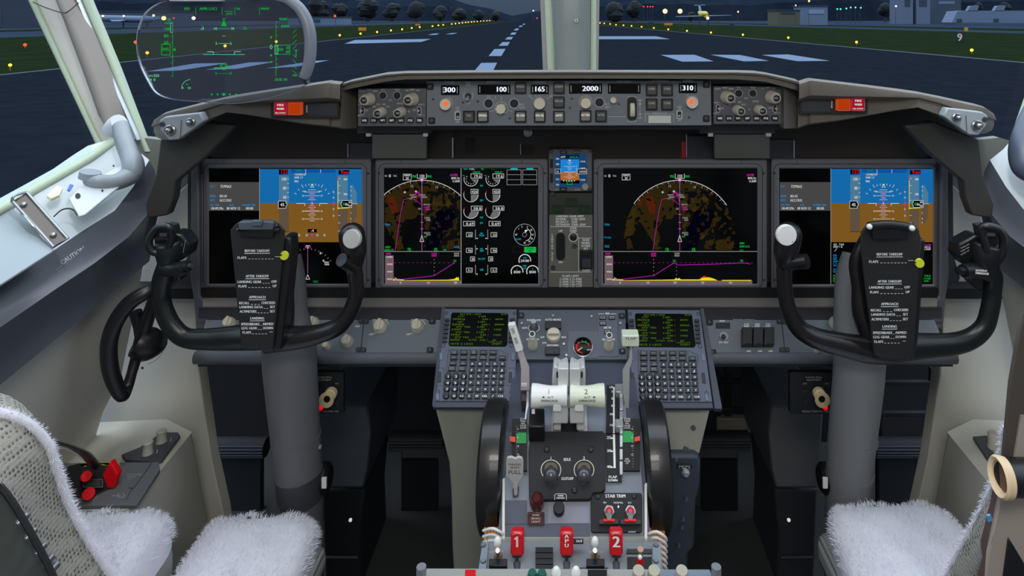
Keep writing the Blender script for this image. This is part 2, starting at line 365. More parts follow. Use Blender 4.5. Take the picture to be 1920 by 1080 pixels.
for x, h, w, lb in ((1150, 34, 60, 'dark tree right beside the centre window post'), (1190, 40, 50, 'dark tree between the window post and the red lamps'), (1295, 18, 24, 'small dark tree just left of the yellow aeroplane'), (1660, 40, 42, 'dark tree between the teal lamps and the tall pale buildings'), (1835, 42, 30, 'dark tree behind the white hangar, left one'), (1886, 42, 32, 'dark tree behind the white hangar, right one')):
    tree(x, 41, h, w, lb)
# buildings
def building(name, lb, x0, x1, ytop, ybase, d, m_, depth=20, roof=None, doors=()):
    p = PY(d); t = thing(name, lb, 'building', (((x0 + x1) / 2 - CX) / F * d, d, GZ))
    a = P(x0, ytop, d); c = P(x1, ytop, d); m = M()
    m.box(((a.x + c.x) / 2, d + depth / 2, (a.z + GZ) / 2), (c.x - a.x, depth, a.z - GZ), m_); m.build('wall', t)
    m = M(); m.box(((a.x + c.x) / 2, d + depth / 2, a.z + .3), (c.x - a.x + 1, depth + 1, .6), roof or hangd); m.build('roof', t)
    for q in doors:
        m = M(); m.pr(p, q[0], q[1], q[2], q[3], .3, q[4] if len(q) > 4 else hangd, 0); m.build('door', t)
building('hangar', 'large pale hangar beyond the side window at the far left', 22, 76, -25, 50, 340, hangw, doors=((28, 8, 70, 49, hangd),))
building('hangar', 'dark hangar at the left frame edge behind the side window', -60, 18, -10, 52, 280, hangd, doors=((-40, 20, 0, 51, hangw),))
building('terminal', 'long low blue grey terminal behind the parked white aeroplane', 172, 330, 22, 45, 420, mat('terminal wall', '#35425a', .7), doors=((200, 30, 300, 36, mat('lit window band', '#7385a4', .5)),))
building('terminal', 'low pale building row behind the head-up glass and its arm', 540, 640, 33, 43, 430, hangw, doors=((560, 36, 600, 42, hangd),))
building('shed', 'pale box building right of the yellow aeroplane', 1508, 1552, 12, 27, 420, hangw, doors=((1515, 18, 1545, 26, mat('lit window band', '#7385a4', .5)),))
building('shed', 'low yellowish building left of the pale box building', 1458, 1500, 20, 27, 400, mat('tan wall', '#4c4a3e', .7), doors=((1465, 22, 1490, 26, hangd),))
building('tower_block', 'tall pale building between the tree and the white hangar, left one', 1692, 1712, -12, 18, 500, mat('pale wall', '#56627a', .7), doors=((1697, -5, 1707, 12, hangd),))
building('tower_block', 'tall pale building between the tree and the white hangar, right one', 1718, 1744, -6, 18, 500, mat('pale wall', '#56627a', .7), doors=((1724, 0, 1738, 12, hangd),))
building('tower_block', 'wide grey building above the board with a 9', 1750, 1802, -4, 20, 520, mat('grey wall', '#363f52', .7), doors=((1760, 2, 1790, 8, hangw),))
# white hangar with two fins
t = thing('hangar', 'white hangar with two tall slanted fins behind the board with a 9', 'building', P(1860, 42, 420)); p = PY(420)
m = M(); m.pp(p, [(1785, 42), (1795, 21), (1815, 20), (1990, 20), (1990, 43)], 12, hangw, -12); m.build('wall', t)
for x in (1816, 1866):
    m = M(); m.pp(p, [(x - 2, 21), (x + 4, 11), (x + 20, 10), (x + 16, 21)], 3, hangw, -3); m.build('fin', t)
for x in (1800, 1869): m = M(); m.pr(p, x - 5, 35, x + 4, 41, .4, hangd); m.build('door', t)
# parked white airliner on the left
t = thing('airliner', 'parked white airliner seen side on behind the window post', 'aeroplane', P(230, 42, 300)); k = 300 / F
m = M(); a = P(150, 35, 300); c = P(290, 35.5, 300); m.tube([a, a + Vector((3, 0, .3)), c - Vector((4, 0, .2)), c], [.4, 1.5, 1.6, .3], hangw, 12, sub=4); m.build('fuselage', t)
m = M(); m.pp(PY(300), [(152, 34), (146, 18), (154, 18), (168, 33)], .5, hangw, -.2); m.build('tail_fin', t)
m = M(); m.prism([P(205, 38, 300), P(240, 38, 300), P(225, 40.5, 292), P(210, 40.5, 292)], (0, 0, .3), hangw); m.build('wing', t)
for x in (180, 232, 276): m = M(); m.cyl(P(x, 38, 300), (P(x, 38, 300).x, 300, GZ), .25, .35, blkm, 8); m.build('wheel', t)
# yellow aeroplane facing us
t = thing('propeller_aeroplane', 'small yellow aeroplane facing the camera beside the runway', 'aeroplane', P(1320, 36, 260)); d = 260
ym = mat('yellow aeroplane paint', '#b9a94a', .5); wm = mat('wing paint', '#8b9bb8', .5)
cc = P(1320, 27, d); m = M(); m.tube([cc + Vector((0, -3, -.5)), cc + Vector((0, -2, 0)), cc + Vector((0, 3, 0)), cc + Vector((-.4, 9, 1))], [.5, 1.3, 1.4, .4], ym, 12, sub=4); m.build('fuselage', t)
m = M(); m.prism([P(1268, 31.6, d), P(1318, 30.5, d), P(1372, 28.6, d), P(1372, 28, d), P(1318, 28.6, d), P(1268, 30.6, d)], (0, 2, 0), wm); m.build('wing', t)
m = M(); m.prism([P(1309, 9, d + 8), P(1313, 9, d + 8), P(1316, 22, d + 8), P(1311, 22, d + 8)], (0, .4, 0), wm); m.prism([P(1303, 9.5, d + 8), P(1322, 8.5, d + 8), P(1322, 9.6, d + 8), P(1303, 10.6, d + 8)], (0, 1, 0), wm); m.build('tail_fin', t)
m = M(); c = P(1327, 34, d - 3); m.ball(c, .55, glowk, 10); m.build('landing_light', t)
for x in (1312, 1328): m = M(); a = P(x, 31, d); m.cyl(a, (a.x, d, GZ), .12, .2, blkm, 8); m.build('wheel', t)
# ================================================================ cabin shell
lining = beige
b = M(); b.box((0, .75, -.03), (2.3, 3.3, .06), mat('cabin floor', '#3a3c3c', .8, vary=.2)); b.build('floor', kind='structure')
b = M(); b.box((0, -.1, H + .58), (2.3, 1.6, .04), beige); b.build('ceiling', kind='structure')
b = M(); b.box((0, -.92, .95), (2.3, .04, 2.0), beige); b.build('wall_back', kind='structure')
# ================================================================ side walls, sills, window posts, window panes
framem = mat('green window frame', '#a8b7a0', .45, vary=.06)
pillar = mat('window post lining', '#d9d6cb', .45, vary=.03)
sillw = mat('sill lining', '#bcc4c8', .45, vary=.03)
sideb = mat('side rail blue grey', '#50555d', .28, vary=.06, vscale=5)
brown = mat('clip brown', '#57514c', .35, .5)
def mir(p): return Vector((-p[0], p[1], p[2]))
def cross(st, sgn):     # pixel stations of the left wall mirrored for the right one
    q = [PX(px, py, X) for px, py, X in st]; return [mir(p) if sgn > 0 else p for p in q]
L0 = [(-420, 620, -.87), (-200, 500, -.87), (0, 396, -.87), (60, 360, -.87), (120, 326, -.87), (172, 296, -.87), (205, 272, -.87), (232, 254, -.87)]
L1 = [(-420, 800, -.80), (-200, 668, -.80), (0, 537, -.80), (80, 484, -.80), (150, 436, -.79), (215, 395, -.785), (250, 350, -.79), (280, 300, -.80)]
L2 = [(-420, 890, -.775), (-200, 750, -.775), (0, 612, -.775), (90, 550, -.775), (165, 500, -.765), (230, 450, -.765), (268, 405, -.77), (292, 340, -.78)]
L3 = [(-420, 1060, -.79), (-200, 880, -.79), (0, 722, -.79), (100, 640, -.785), (170, 585, -.78), (232, 528, -.78), (280, 490, -.78), (296, 400, -.785)]
for sgn, nm in ((-1, 'left'), (1, 'right')):
    A, B_, C_, D_ = (cross(l, sgn) for l in (L0, L1, L2, L3))
    # sill: outer wall below the glass up to the inner edge
    b = M(); up = [p + Vector((sgn * .07, 0, -.02)) for p in A]
    b.grid([up, A, [a.lerp(c, .5) + Vector((0, 0, -.004)) for a, c in zip(A, B_)], B_, [p + Vector((sgn * .02, 0, -.05)) for p in B_]], sillw); o = b.build('trim_1' if sgn < 0 else 'trim_2', kind='structure')
    # rail with a ridge
    t = thing('side_rail', 'long blue grey side rail with a ridge under the %s side window' % nm, 'side rail', D_[2])
    b = M(); mid = [a.lerp(c, .5) + Vector((-sgn * .004, 0, 0)) for a, c in zip(B_, C_)]
    rdg = [p + Vector((sgn * .000, 0, .011)) for p in C_]; rd2 = [p + Vector((-sgn * .011, 0, .006)) for p in C_]; und = [p + Vector((-sgn * .003, 0, -.012)) for p in C_]
    md2 = [a.lerp(c, .6) + Vector((sgn * .006, 0, 0)) for a, c in zip(C_, D_)]
    b.grid([[p + Vector((sgn * .004, 0, -.002)) for p in B_], B_, mid, rdg, rd2, und, md2, D_, [p + Vector((sgn * .03, 0, .005)) for p in D_]], sideb); b.build('rail_body', t)
    if sgn < 0:
        b = M(); rp = lambda px, py: PX(px, py, -.777)
        a0 = -33.5
        b.text(None, 'CAUTION', 116, 497, 8, ink, ang=a0, raw=rp, bold=.5)
        for i, s_ in enumerate(('DO NOT USE AS HAND HOLD', 'OR STEP ENTERING OR LEAVING', 'PILOTS SEAT POSITION')): b.text(None, s_, 106 + i * 3, 507 + i * 5, 2.6, inkd, ang=a0, raw=rp)
        for i in range(2): b.text(None, ('STOW CHART LIGHT BEFORE', 'CLOSING THE WINDOW')[i], 181 + i * 4, 452 + i * 5, 2.2, inkd, ang=a0, raw=rp)
        b.build('lettering', t)
    # lower wall lining
    FT = [p.copy() for p in D_]
    b = M(); r0 = [p + Vector((sgn * .028, 0, .01)) for p in D_]
    def bow(z, dx): return [Vector((p.x + sgn * (.03 + dx), p.y, z if z < p.z else p.z)) for p in D_]
    b.grid([r0, bow(.82, .0), bow(.72, .02), bow(.62, .04), bow(.55, .075), bow(.50, .09), bow(.3, .09), bow(0, .09)], beige); b.build('wall_' + nm, kind='structure')
    # wall above and aft of the window, outside the frame
    b = M(); b.box((sgn * .93, -.35, H + .1), (.05, 1.1, 1.0), beige); b.build('wall_%s_aft' % nm, kind='structure')
    # front end of the wall: beige flank beside the main panel
    b = M()
    fl = [(300, 392), (368, 330), (368, 640), (372, 690), (396, 860), (418, 960), (432, 1060), (130, 1060), (140, 760), (190, 600), (262, 520)]
    pts = [P(x, y, 1.315) for x, y in fl]; pts = [mir(p) if sgn > 0 else p for p in pts]
    b.prism(pts, Vector((0, .03, 0)), beige); b.build('wall_%s_front' % nm, kind='structure', bevel=.002)
    b = M(); pts = [P(x, y, 1.335) for x, y in ((232, 330), (214, 272), (262, 258), (300, 262), (376, 245), (376, 420), (290, 430))]; pts = [mir(p) if sgn > 0 else p for p in pts]; b.prism(pts, Vector((0, .02, 0)), mat('corner lining', '#6f7268', .5)); b.build('trim_%d' % (3 + (sgn > 0)), kind='structure')
    # rear window frame tube
    b = M(); b.tube([p + Vector((0, 0, .002)) for p in A], .008, framem, 10, sub=3); b.build('window_3_frame' if sgn < 0 else 'window_4_frame', kind='structure')
# console with top panels, left and right
def P_(px, py, z): return PZ(px, py, z)
ZC = .507
cpl = Pl((0, 0, ZC), (0, 0, 1))
for sgn, nm in ((-1, 'left'), (1, 'right')):
    t = thing('side_console', 'beige side console below the %s side window' % nm, 'console', (sgn * .78, 1.0, 0))
    top = [(-.715, 1.05), (-.713, 1.06), (-.725, 1.25), (-.80, 1.29), (-.93, 1.28), (-.93, 1.05)]
    pts = [Vector((x * -sgn, y, ZC)) for x, y in top]
    rows = []
    base = [(-.70, 1.05), (-.69, 1.06), (-.70, 1.28), (-.80, 1.30), (-.93, 1.28), (-.93, 1.05)]
    b = M(); lip = [p + Vector((0, 0, -.006)) for p in pts]
    rows = [[p + Vector((0, 0, 0)) for p in pts], lip, [Vector((x * -sgn * 1.0, y, .25)) for x, y in base], [Vector((x * -sgn, y, 0.0)) for x, y in base]]
    b.grid(rows, beige, closeu=True); b.add(pts, [tuple(range(6))], beige, False); b.build('body', t, bevel=.004)
# left window post (A post)
def post(poly_in, poly_out, m, th): pass
yA = 1.30
def pillar_strip(name, xs, m, Y, th, t, round_=0):
    th *= .22
    b = M(); n = len(xs)
    rows = []
    for (xl, xr, py) in xs:
        a, c = P(xl, py, Y), P(xr, py, Y); rows.append((a, c))
    seg = 7; gr = []
    for a, c in rows:
        w = c - a; r = []
        for i in range(seg + 1):
            u = i / seg; bul = math.sin(PI * u) * round_; r.append(a + w * u + Vector((0, -bul, 0)))
        r += [c + Vector((0, th, 0)), a + Vector((0, th, 0))]; gr.append(r)
    b.grid(gr, m, closeu=True, cap=True, smooth=True); return b.build(name, t)
t = thing('window_post', 'pale slanted window post between the side window and the windshield', 'window post', P(250, 270, 1.3))
pillar_strip('outer_frame', [(50 - 70, 62 - 70, -120), (52, 64, 0), (170, 180, 250), (182, 196, 278)], framem, 1.33, .05, t, .004)
pillar_strip('lining', [(63 - 70, 150 - 60, -120), (63, 150, 0), (120, 195, 130), (182, 262, 262), (205, 276, 290)], pillar, 1.34, .05, t, .010)
pillar_strip('padded_bar', [(108 - 58, 136 - 50, -120), (108, 138, 0), (128, 172, 60), (150, 198, 120), (172, 220, 180), (184, 232, 215), (198, 230, 232)], mat('post pad', '#857f78', .55), 1.32, .03, t, .022)
pillar_strip('inner_frame', [(150 - 62, 168 - 62, -120), (150, 168, 0), (205, 222, 130), (262, 272, 262), (270, 282, 284)], framem, 1.335, .05, t, .004)
pillar_strip('edge_bead', [(143 - 62, 150 - 62, -120), (143, 149, 0), (201, 206, 135), (256, 262, 262)], lightm, 1.325, .02, t, .004)
b = M(); b.tube([P(62, 4, 1.315), P(85, 14, 1.30), P(118, 24, 1.285), P(130, 20, 1.285), P(147, 5, 1.30)], .0012, blk, 6, sub=5); b.build('cord', t)
# right post, only its foot shows
t = thing('window_post', 'sliver of the right window post at the right frame edge', 'window post', P(1900, 230, 1.3))
mm = lambda l: [(2158 - b_, 2158 - a_, c_) for a_, b_, c_ in l]
pillar_strip('outer_frame', mm([(52, 64, 0), (170, 180, 250), (182, 196, 278)]), framem, 1.33, .05, t, .004)
pillar_strip('lining', [(x0 + 8, x1 + 8, y) for x0, x1, y in mm([(3, 90, -120), (63, 150, 0), (120, 195, 130), (182, 256, 262), (205, 270, 290)])], pillar, 1.34, .05, t, .010)
pillar_strip('inner_frame', [(x0 + 10, x1 + 10, y) for x0, x1, y in mm([(88, 106, -120), (150, 168, 0), (205, 222, 130), (258, 268, 262), (264, 276, 284)])], framem, 1.335, .05, t, .004)
# centre post
t = thing('window_post', 'grey centre post between the two windshields with pale green edges', 'window post', P(1068, 130, 1.5))
Yc = 1.5
def cpost(name, l, m, dy, th, rd, tap=True):
    pillar_strip(name, l, m, Yc + dy, th, t, rd)
cpost('frame_plate', [(1012, 1125, -120), (1013, 1124, 0), (1018, 1122, 131)], mat('post frame grey', '#8a8a86', .5), .03, .05, 0)
cpost('seal', [(1019, 1034, -120), (1021, 1035, 0), (1027, 1040, 131)], framem, .02, .05, .002)
cpost('seal', [(1108, 1118, -120), (1108, 1118, 0), (1107, 1118, 131)], framem, .02, .05, .002)
lm = mat('centre post lining', '#737c79', .28, coat=.3)
b = M(); rows = []
for xl, xr, py in ((1030, 1109, -120), (1032, 1109, 0), (1039, 1108, 131)):
    a, c = P(xl, py, Yc), P(xr, py, Yc); w = c - a
    rows.append([a + w * u + Vector((0, dy, 0)) for u, dy in ((0, .04), (.0, .026), (.03, .014), (.07, .006), (.13, .001), (.2, -.001), (.35, -.002), (.65, -.002), (.8, -.001), (.87, .001), (.93, .006), (.97, .014), (1, .026), (1, .04))])
b.grid(rows, lm, cap=False); b.build('lining', t)
b = M(); b.cyl(P(1080.5, 38.5, Yc - .008), P(1080.5, 38.5, Yc - .012), .0055, .0045, steel, 14); b.cyl(P(1080.5, 38.5, Yc - .012), P(1080.5, 38.5, Yc - .0122), .002, .002, blk, 8); b.build('screw', t)
# panes
gl = glass('window glass', '#f4faf8', .004)
def pane(n, pts):
    b = M(); b.prism(pts, (0, .006, 0), gl); b.build('window_%d' % n, kind='structure')
wp = Pl(P(640, 60, 1.52), (.22, -1, .12)); wp2 = Pl(mir(wp.p0), (-.22, -1, .12)); wq = [(150, -130), (1018, -130), (1022, 136), (640, 160), (262, 262)]
pane(1, [wp.at(x, y) for x, y in wq])
pane(2, [wp2.at(2136 - x, y) for x, y in wq])
for n, sgn in ((3, -1), (4, 1)):
    q = [PX(-420, 612, -.88), PX(0, 392, -.88), PX(176, 290, -.88), PX(50, -10, -.88), PX(-420, -300, -.88)]
    q = [mir(p) if sgn > 0 else p for p in q]
    b = M(); b.prism(q, (sgn * .006, 0, 0), gl); b.build('window_%d' % n, kind='structure')
# sill hardware on the left: clip, latch handle, plate, cable
t = thing('chart_clip', 'brown metal chart clip with two rivets on the left sill', 'clip', PX(75, 425, -.80))
cp = [(24, 378), (50, 361), (127, 447), (101, 463)]
pl = Pl(PX(75, 415, -.812), (.45, -.35, .82))
b = M(); b.pp(pl, cp, .004, brown, .012); b.build('plate', t, bevel=.0015)
b = M(); q = [pl.at(x, y, .017) for x, y in cp]; b.tube(q, .0022, steel, 8, closed=True); q2 = [pl.at(x, y, .0) for x, y in ((22, 379), (30, 366), (50, 359))]; b.tube([pl.at(23, 380, .016), pl.at(26, 368, .022), pl.at(50, 360, .016)], .002, steel, 8, sub=4); b.build('rim', t)
b = M(); b.tube([pl.at(40, 400, .012), pl.at(50, 410, .018), pl.at(62, 424, .018), pl.at(76, 438, .01)], .0025, steel, 8, sub=4); b.build('spring', t)
for x, y in ((44.5, 384), (100, 441)):
    b = M(); c = pl.at(x, y, .017); b.ball(c, .0045, steel, 12); b.build('rivet', t)
t = thing('clipboard_tray', 'large pale blue grey tray under the chart clip on the left sill', 'tray', PX(20, 470, -.81))
b = M(); pl2 = Pl(PX(40, 470, -.80), (.30, -.2, .93)); b.pp(pl2, [(-190, 498), (22, 388), (100, 466), (100, 470), (0, 534), (-190, 648)], .004, mat('tray blue grey', '#8b979e', .45), .006); b.build('tray_plate', t, bevel=.001)
# latch mechanism plate & handle
t = thing('window_latch', 'big grey angled window latch handle at the foot of the left window post', 'window latch', PX(230, 340, -.79))
hp = lambda x, y, d=0.: PX(x, y, -.80 + d)
b = M(); b.tube([P(226, 236, 1.20), P(232, 262, 1.185), P(243, 290, 1.17), P(250, 312, 1.155), P(244, 328, 1.15), P(215, 342, 1.12), P(182, 341, 1.10), P(166, 336, 1.10)], [.017, .018, .019, .022, .022, .017, .015, .013], mat('latch grey', '#858e95', .4), 14, sub=5, flat=.8); b.build('handle', t)
b = M(); b.cyl(P(170, 322, 1.10), P(167, 334, 1.10), .016, .016, mat('latch grey', '#858e95'), 18); b.build('pivot', t)
b = M(); b.tube([P(206, 246, 1.24), P(214, 236, 1.235), P(224, 229, 1.23)], [.014, .016, .016], sillw, 10, sub=4); b.build('hinge', t)
t = thing('latch_cover', 'pale cover plate with cut corners under the left window latch', 'cover plate', PX(170, 370, -.80))
plc = Pl(PX(170, 370, -.80), (.36, -.3, .88))
b = M(); b.pp(plc, [(130, 372), (148, 352), (252, 296), (262, 318), (160, 402), (148, 405)], .004, sillw, .008); b.build('plate', t, bevel=.0015)
b = M(); [b.disc(plc, x, y, r, blkm, 90) for x, y, r in ((146, 367, 5), (213, 311, 2), (192, 357, 2))]; b.build('hole', t)
t = thing('blue_tag', 'small blue tag on the bright left sill', 'tag', P(132, 352, 1.1)); b = M(); b.pp(plc, [(126, 356), (131, 345), (138, 347), (131, 358)], .002, mat('blue tag', '#2a5fb0', .4), .014); b.build('tag_body', t)
t = thing('sill_block', 'cream yellow sealant strip along the left window edge', 'sealant', P(100, 365, 1.1)); b = M(); b.pp(plc, [(88, 366), (106, 347), (118, 352), (112, 365), (96, 372)], .006, mat('pale yellow', '#e6e2b0', .5), .006); b.build('strip', t, bevel=.001)
t = thing('window_cable', 'thin dark cable curving across the bright left sill', 'cable', P(115, 395, 1.05)); b = M(); b.tube([plc.at(101, 406, .01), plc.at(115, 394, .01), plc.at(128, 391, .01), plc.at(138, 394, .01), plc.at(145, 403, .01)], .0012, inkb, 6, sub=5); b.build('cable', t)
# right sill lever
t = thing('window_latch', 'dark blue grey window latch handle at the right frame edge', 'window latch', P(1910, 250, 1.2))
b = M(); b.tube([P(1946, 196, 1.2), P(1930, 232, 1.18), P(1918, 275, 1.16), P(1924, 312, 1.14), P(1950, 330, 1.1)], [.018, .02, .022, .024, .02], mat('latch blue grey', '#4a5364', .4), 14, sub=5, flat=.8); b.build('handle', t)
# dark knee braces of the hood on both sides
for sgn, nm in ((-1, 'left'), (1, 'right')):
    mx = (lambda x: x) if sgn < 0 else (lambda x: 2136 - x)
    b = M(); b.pp(PY(1.16), [(mx(x), y) for x, y in ((300, 262), (384, 228), (440, 236), (390, 290), (330, 340), (326, 372), (314, 404), (276, 410), (272, 385), (292, 330))], .02, mat('hood brace', '#35332f', .55), -.02)
    o = b.build('hood_brace', bevel=.003); o['label'] = 'dark brace that carries the %s end of the glareshield' % nm; o['category'] = 'brace'
# console panels on the left
t = thing('oxygen_mask_panel', 'grey oxygen mask stowage panel with red handles left of the seat', 'oxygen panel', PZ(220, 900, ZC))
zz = Pl((0, 0, ZC), (0, 0, 1))
b = M(); b.pp(zz, [(110, 868), (298, 866), (300, 880), (262, 938), (256, 946), (120, 948)], .006, panel, .001)
b.line(zz, [(284, 868), (272, 886), (250, 916), (240, 915), (248, 915), (236, 938)], blkm, .8, 50); b.build('plate', t, bevel=.001)
b = M(); b.pp(zz, [(118, 876), (150, 868), (205, 867), (221, 875), (220, 890), (205, 915), (180, 928), (150, 932), (118, 930)], .003, blk, .006); b.build('mask_cup', t, bevel=.001)
b = M(); b.pp(zz, [(190, 867), (222, 866), (224, 870), (221, 874), (190, 872)], .002, yellow, .007); b.pp(zz, rr(150, 868, 163, 875, 3), .002, yellow, .007); b.build('yellow_band', t)
b = M(); b.cyl(zz.at(162, 893, .008), zz.at(162, 893, .035), .009, .0075, redm, 16); b.build('red_knob', t)
b = M(); c = zz.at(206, 893, .03); b.prism([c + Vector((dx * .001, dy * .001, dz * .001)) for dx, dy, dz in ((-13, 0, 2), (0, 0, 24), (13, 0, 3), (6, 0, -22), (-5, 0, -20))], (0, .012, 0), redm); b.build('red_handle', t, bevel=.002)
b = M(); b.cyl(zz.at(166, 926, .008), zz.at(166, 926, .022), .0095, .0085, redm, 18); b.build('red_button', t)
b = M(); b.pr(zz, 155, 898, 194, 914, .002, blkm, .01); b.frame(zz, 157, 899, 192, 913, inkd, .7, 82); [b.line(zz, [(160, y), (188, y)], inkd, .6, 82) for y in (902, 905.5, 909)]; b.text(zz, 'OXYGEN', 237, 891, 2.6, inkd, lay=50, ws=1.8); b.text(zz, 'MASK', 239, 895, 2.6, inkd, lay=50, ws=1.6); b.text(zz, 'TEST', 238, 898.5, 2, inkd, lay=50, ws=1.6)
b.arc(zz, 227, 929, 6.5, 20, 330, inkd, 1.2, 50, ys=.6); b.text(zz, 'EROS', 210, 931, 2.8, inkd, lay=51, ws=1.7); b.arc(zz, 169, 926, 13, 20, 160, inkd, .8, 50); b.build('lettering', t)
t = thing('hose', 'black mask hose with a tan core rising from the oxygen panel', 'hose', PZ(150, 860, ZC))
b = M(); b.tube([PZ(180, 873, ZC + .02), P(164, 856, 1.03), P(148, 845, .98), P(128, 836, .92), P(100, 829, .86)], [.006, .006, .004, .0025, .0025], blk, 10, sub=4); b.build('sleeve', t)
b = M(); b.tube([P(160, 858, 1.02), P(140, 846, .97), P(122, 838, .93), P(98, 833, .86)], .003, mat('tan hose', '#c9b8a4', .5), 10, sub=4); b.build('core', t)
t = thing('knob_panel', 'dark grey panel with two pale knobs on the left side console', 'control panel', PZ(280, 850, ZC))
b = M(); b.pp(zz, [(228, 852), (262, 838), (292, 818), (310, 810), (334, 810), (338, 816), (304, 862), (292, 866), (236, 862)], .006, mat('side panel charcoal', '#3f4147', .5), .001); b.build('plate', t, bevel=.001)
for x, y in ((277, 851), (303, 829)):
    b = M(); b.lathe(zz.at(x, y, .006), (0, 0, 1), [(.0095, 0), (.0082, .006), (.0078, .016), (.0088, .021), (.0075, .0225)], mat('pale knob', '#b5b0a6', .5), 20); b.build('knob', t)
b = M(); [b.arc(zz, x, y, 9, 60, 130, ink, .8, 52, ys=.7) for x, y in ((286, 846), (312, 824))]; b.build('lettering', t)
t = thing('knob_panel', 'dark panel corner on the right side console beside the seat back', 'control panel', PZ(1850, 850, ZC)); b = M(); b.pp(zz, [(1824, 818), (1850, 816), (1872, 840), (1880, 868), (1860, 872)], .006, mat('side panel charcoal', '#3f4147', .5), .001); b.build('plate', t, bevel=.001)
b = M(); b.lathe(zz.at(1864, 840, .006), (0, 0, 1), [(.012, 0), (.010, .01), (.0105, .026), (.009, .028)], mat('pale knob', '#b5b0a6', .5), 20); b.build('knob', t)
# tiller wheel on the left wall
t = thing('steering_tiller', 'black D shaped nose wheel steering tiller on the left wall', 'steering wheel', P(255, 650, 1.1))
Yt = 1.08
b = M(); ring = [(297, 544, .02), (276, 548, .0), (243, 568, -.01), (218, 602, -.015), (205, 640, -.015), (205, 680, -.01), (214, 715, -.0), (229, 742, .01), (238, 728, .03), (247, 700, .04), (256, 668, .05), (264, 640, .05), (276, 600, .05), (290, 560, .035)]
b.tube([P(x, y, Yt + d) for x, y, d in ring], [.009, .011, .0125, .0125, .0125, .0125, .012, .010, .009, .008, .009, .011, .011, .010], blk, 14, closed=True, sub=4); b.build('rim', t)
b = M(); b.tube([P(256, 640, Yt + .05), P(275, 645, Yt + .06), P(292, 643, Yt + .09)], [.024, .028, .02], blk, 16, sub=3); b.build('hub', t)
b = M(); b.tube([P(254, 585, Yt + .05), P(262, 612, Yt + .055), P(266, 645, Yt + .06)], .010, blk, 10, sub=3); b.build('spoke', t)
b = M(); b.disc(PY(1.29), 267, 690, 2.5, blk, 40); b.arc(PY(1.29), 266, 640, 44, 100, 165, inkb, .8, 40); b.build('pointer_mark', t)
# ================================================================ glareshield, mode control panel, EFIS control panels
YG = 1.10
t = thing('glareshield', 'long brown grey glareshield hood under the windshield with a bright rim', 'glareshield', P(CX, 135, 1.2))
def hood_rows(st, lip=None):
    rows = []
    for x, ty, by, Y in st:
        a = P(x, ty, Y); c = P(x, by, Y); back = Vector((a.x * 1.22 * (1.50 / Y) / 1.30, 1.50, a.z - .065)); r = [back]
        r += [a + Vector((0, .010, .0008)), a + Vector((0, -.005, -.0025)), a.lerp(c, .14) + Vector((0, -.006, 0)), a.lerp(c, .35) + Vector((0, -.005, 0))]
        s_ = 0 if lip is None else .03 * max(0, min(1, (abs(1068 - x) < 650) * (650 - abs(1068 - x)) / 50.))
        r += [a.lerp(c, .42) + Vector((0, s_ * .1, 0)), P(x, ty + (by - ty) * .46, Y + s_), P(x, ty + (by - ty) * .97, Y + s_), P(x, by, Y + s_ + .006), c + Vector((0, .05, .004))]
        rows.append(r)
    return rows
for sg in (-1, 1):
    f = (lambda x: x) if sg < 0 else (lambda x: 2136 - x)
    tt = lambda x: 0 if sg < 0 else max(0, min(1, (622 - x) / 310))
    oo = lambda x: 0 if sg < 0 or x > 625 else 4 + 8 * tt(x)
    st = [(f(x) + 16 * tt(x), ty - oo(x), by - oo(x), Y) for x, ty, by, Y in ((288, 232, 246, 1.20), (292, 222, 256, 1.16), (304, 213, 262, 1.12), (318, 208.5, 263, 1.10), (340, 203, 256, 1.10), (383, 192, 228, 1.10), (425, 182, 211, 1.10), (460, 176, 215, 1.10), (520, 166.5, 225, 1.10), (570, 159, 233, 1.10), (617, 152, 238, 1.10), (622, 153, 239, 1.105), (640, 155, 241, 1.105))]
    b = M(); b.grid(hood_rows(st, 1), hood); b.build('side_hood', t)
cst = [(640, 157, 172, 1.13), (644, 155, 170, 1.105), (660, 150, 166, 1.095), (725, 137, 153, 1.09), (760, 134.5, 149, 1.085), (900, 133.2, 148, 1.085), (1068, 132.5, 147.5, 1.085), (1236, 133, 148, 1.085), (1380, 133, 149, 1.085), (1415, 134, 152, 1.09), (1436, 137, 154, 1.09), (1478, 146, 165, 1.095), (1495, 150, 170, 1.105), (1499, 153, 172, 1.13)]
b = M(); b.grid(hood_rows(cst), hood); b.build('centre_hood', t)
b = M(); b.pr(PY(1.165), 640, 158, 1498, 243, .01, dark, -.01); 
for x0, x1 in ((640, 668), (1470, 1498)): b.prism([P(x0, 160, 1.105), P(x1, 165, 1.15), P(x1, 240, 1.15), P(x0, 241, 1.105)], (0, .02, 0), hood)
b.build('recess', t)
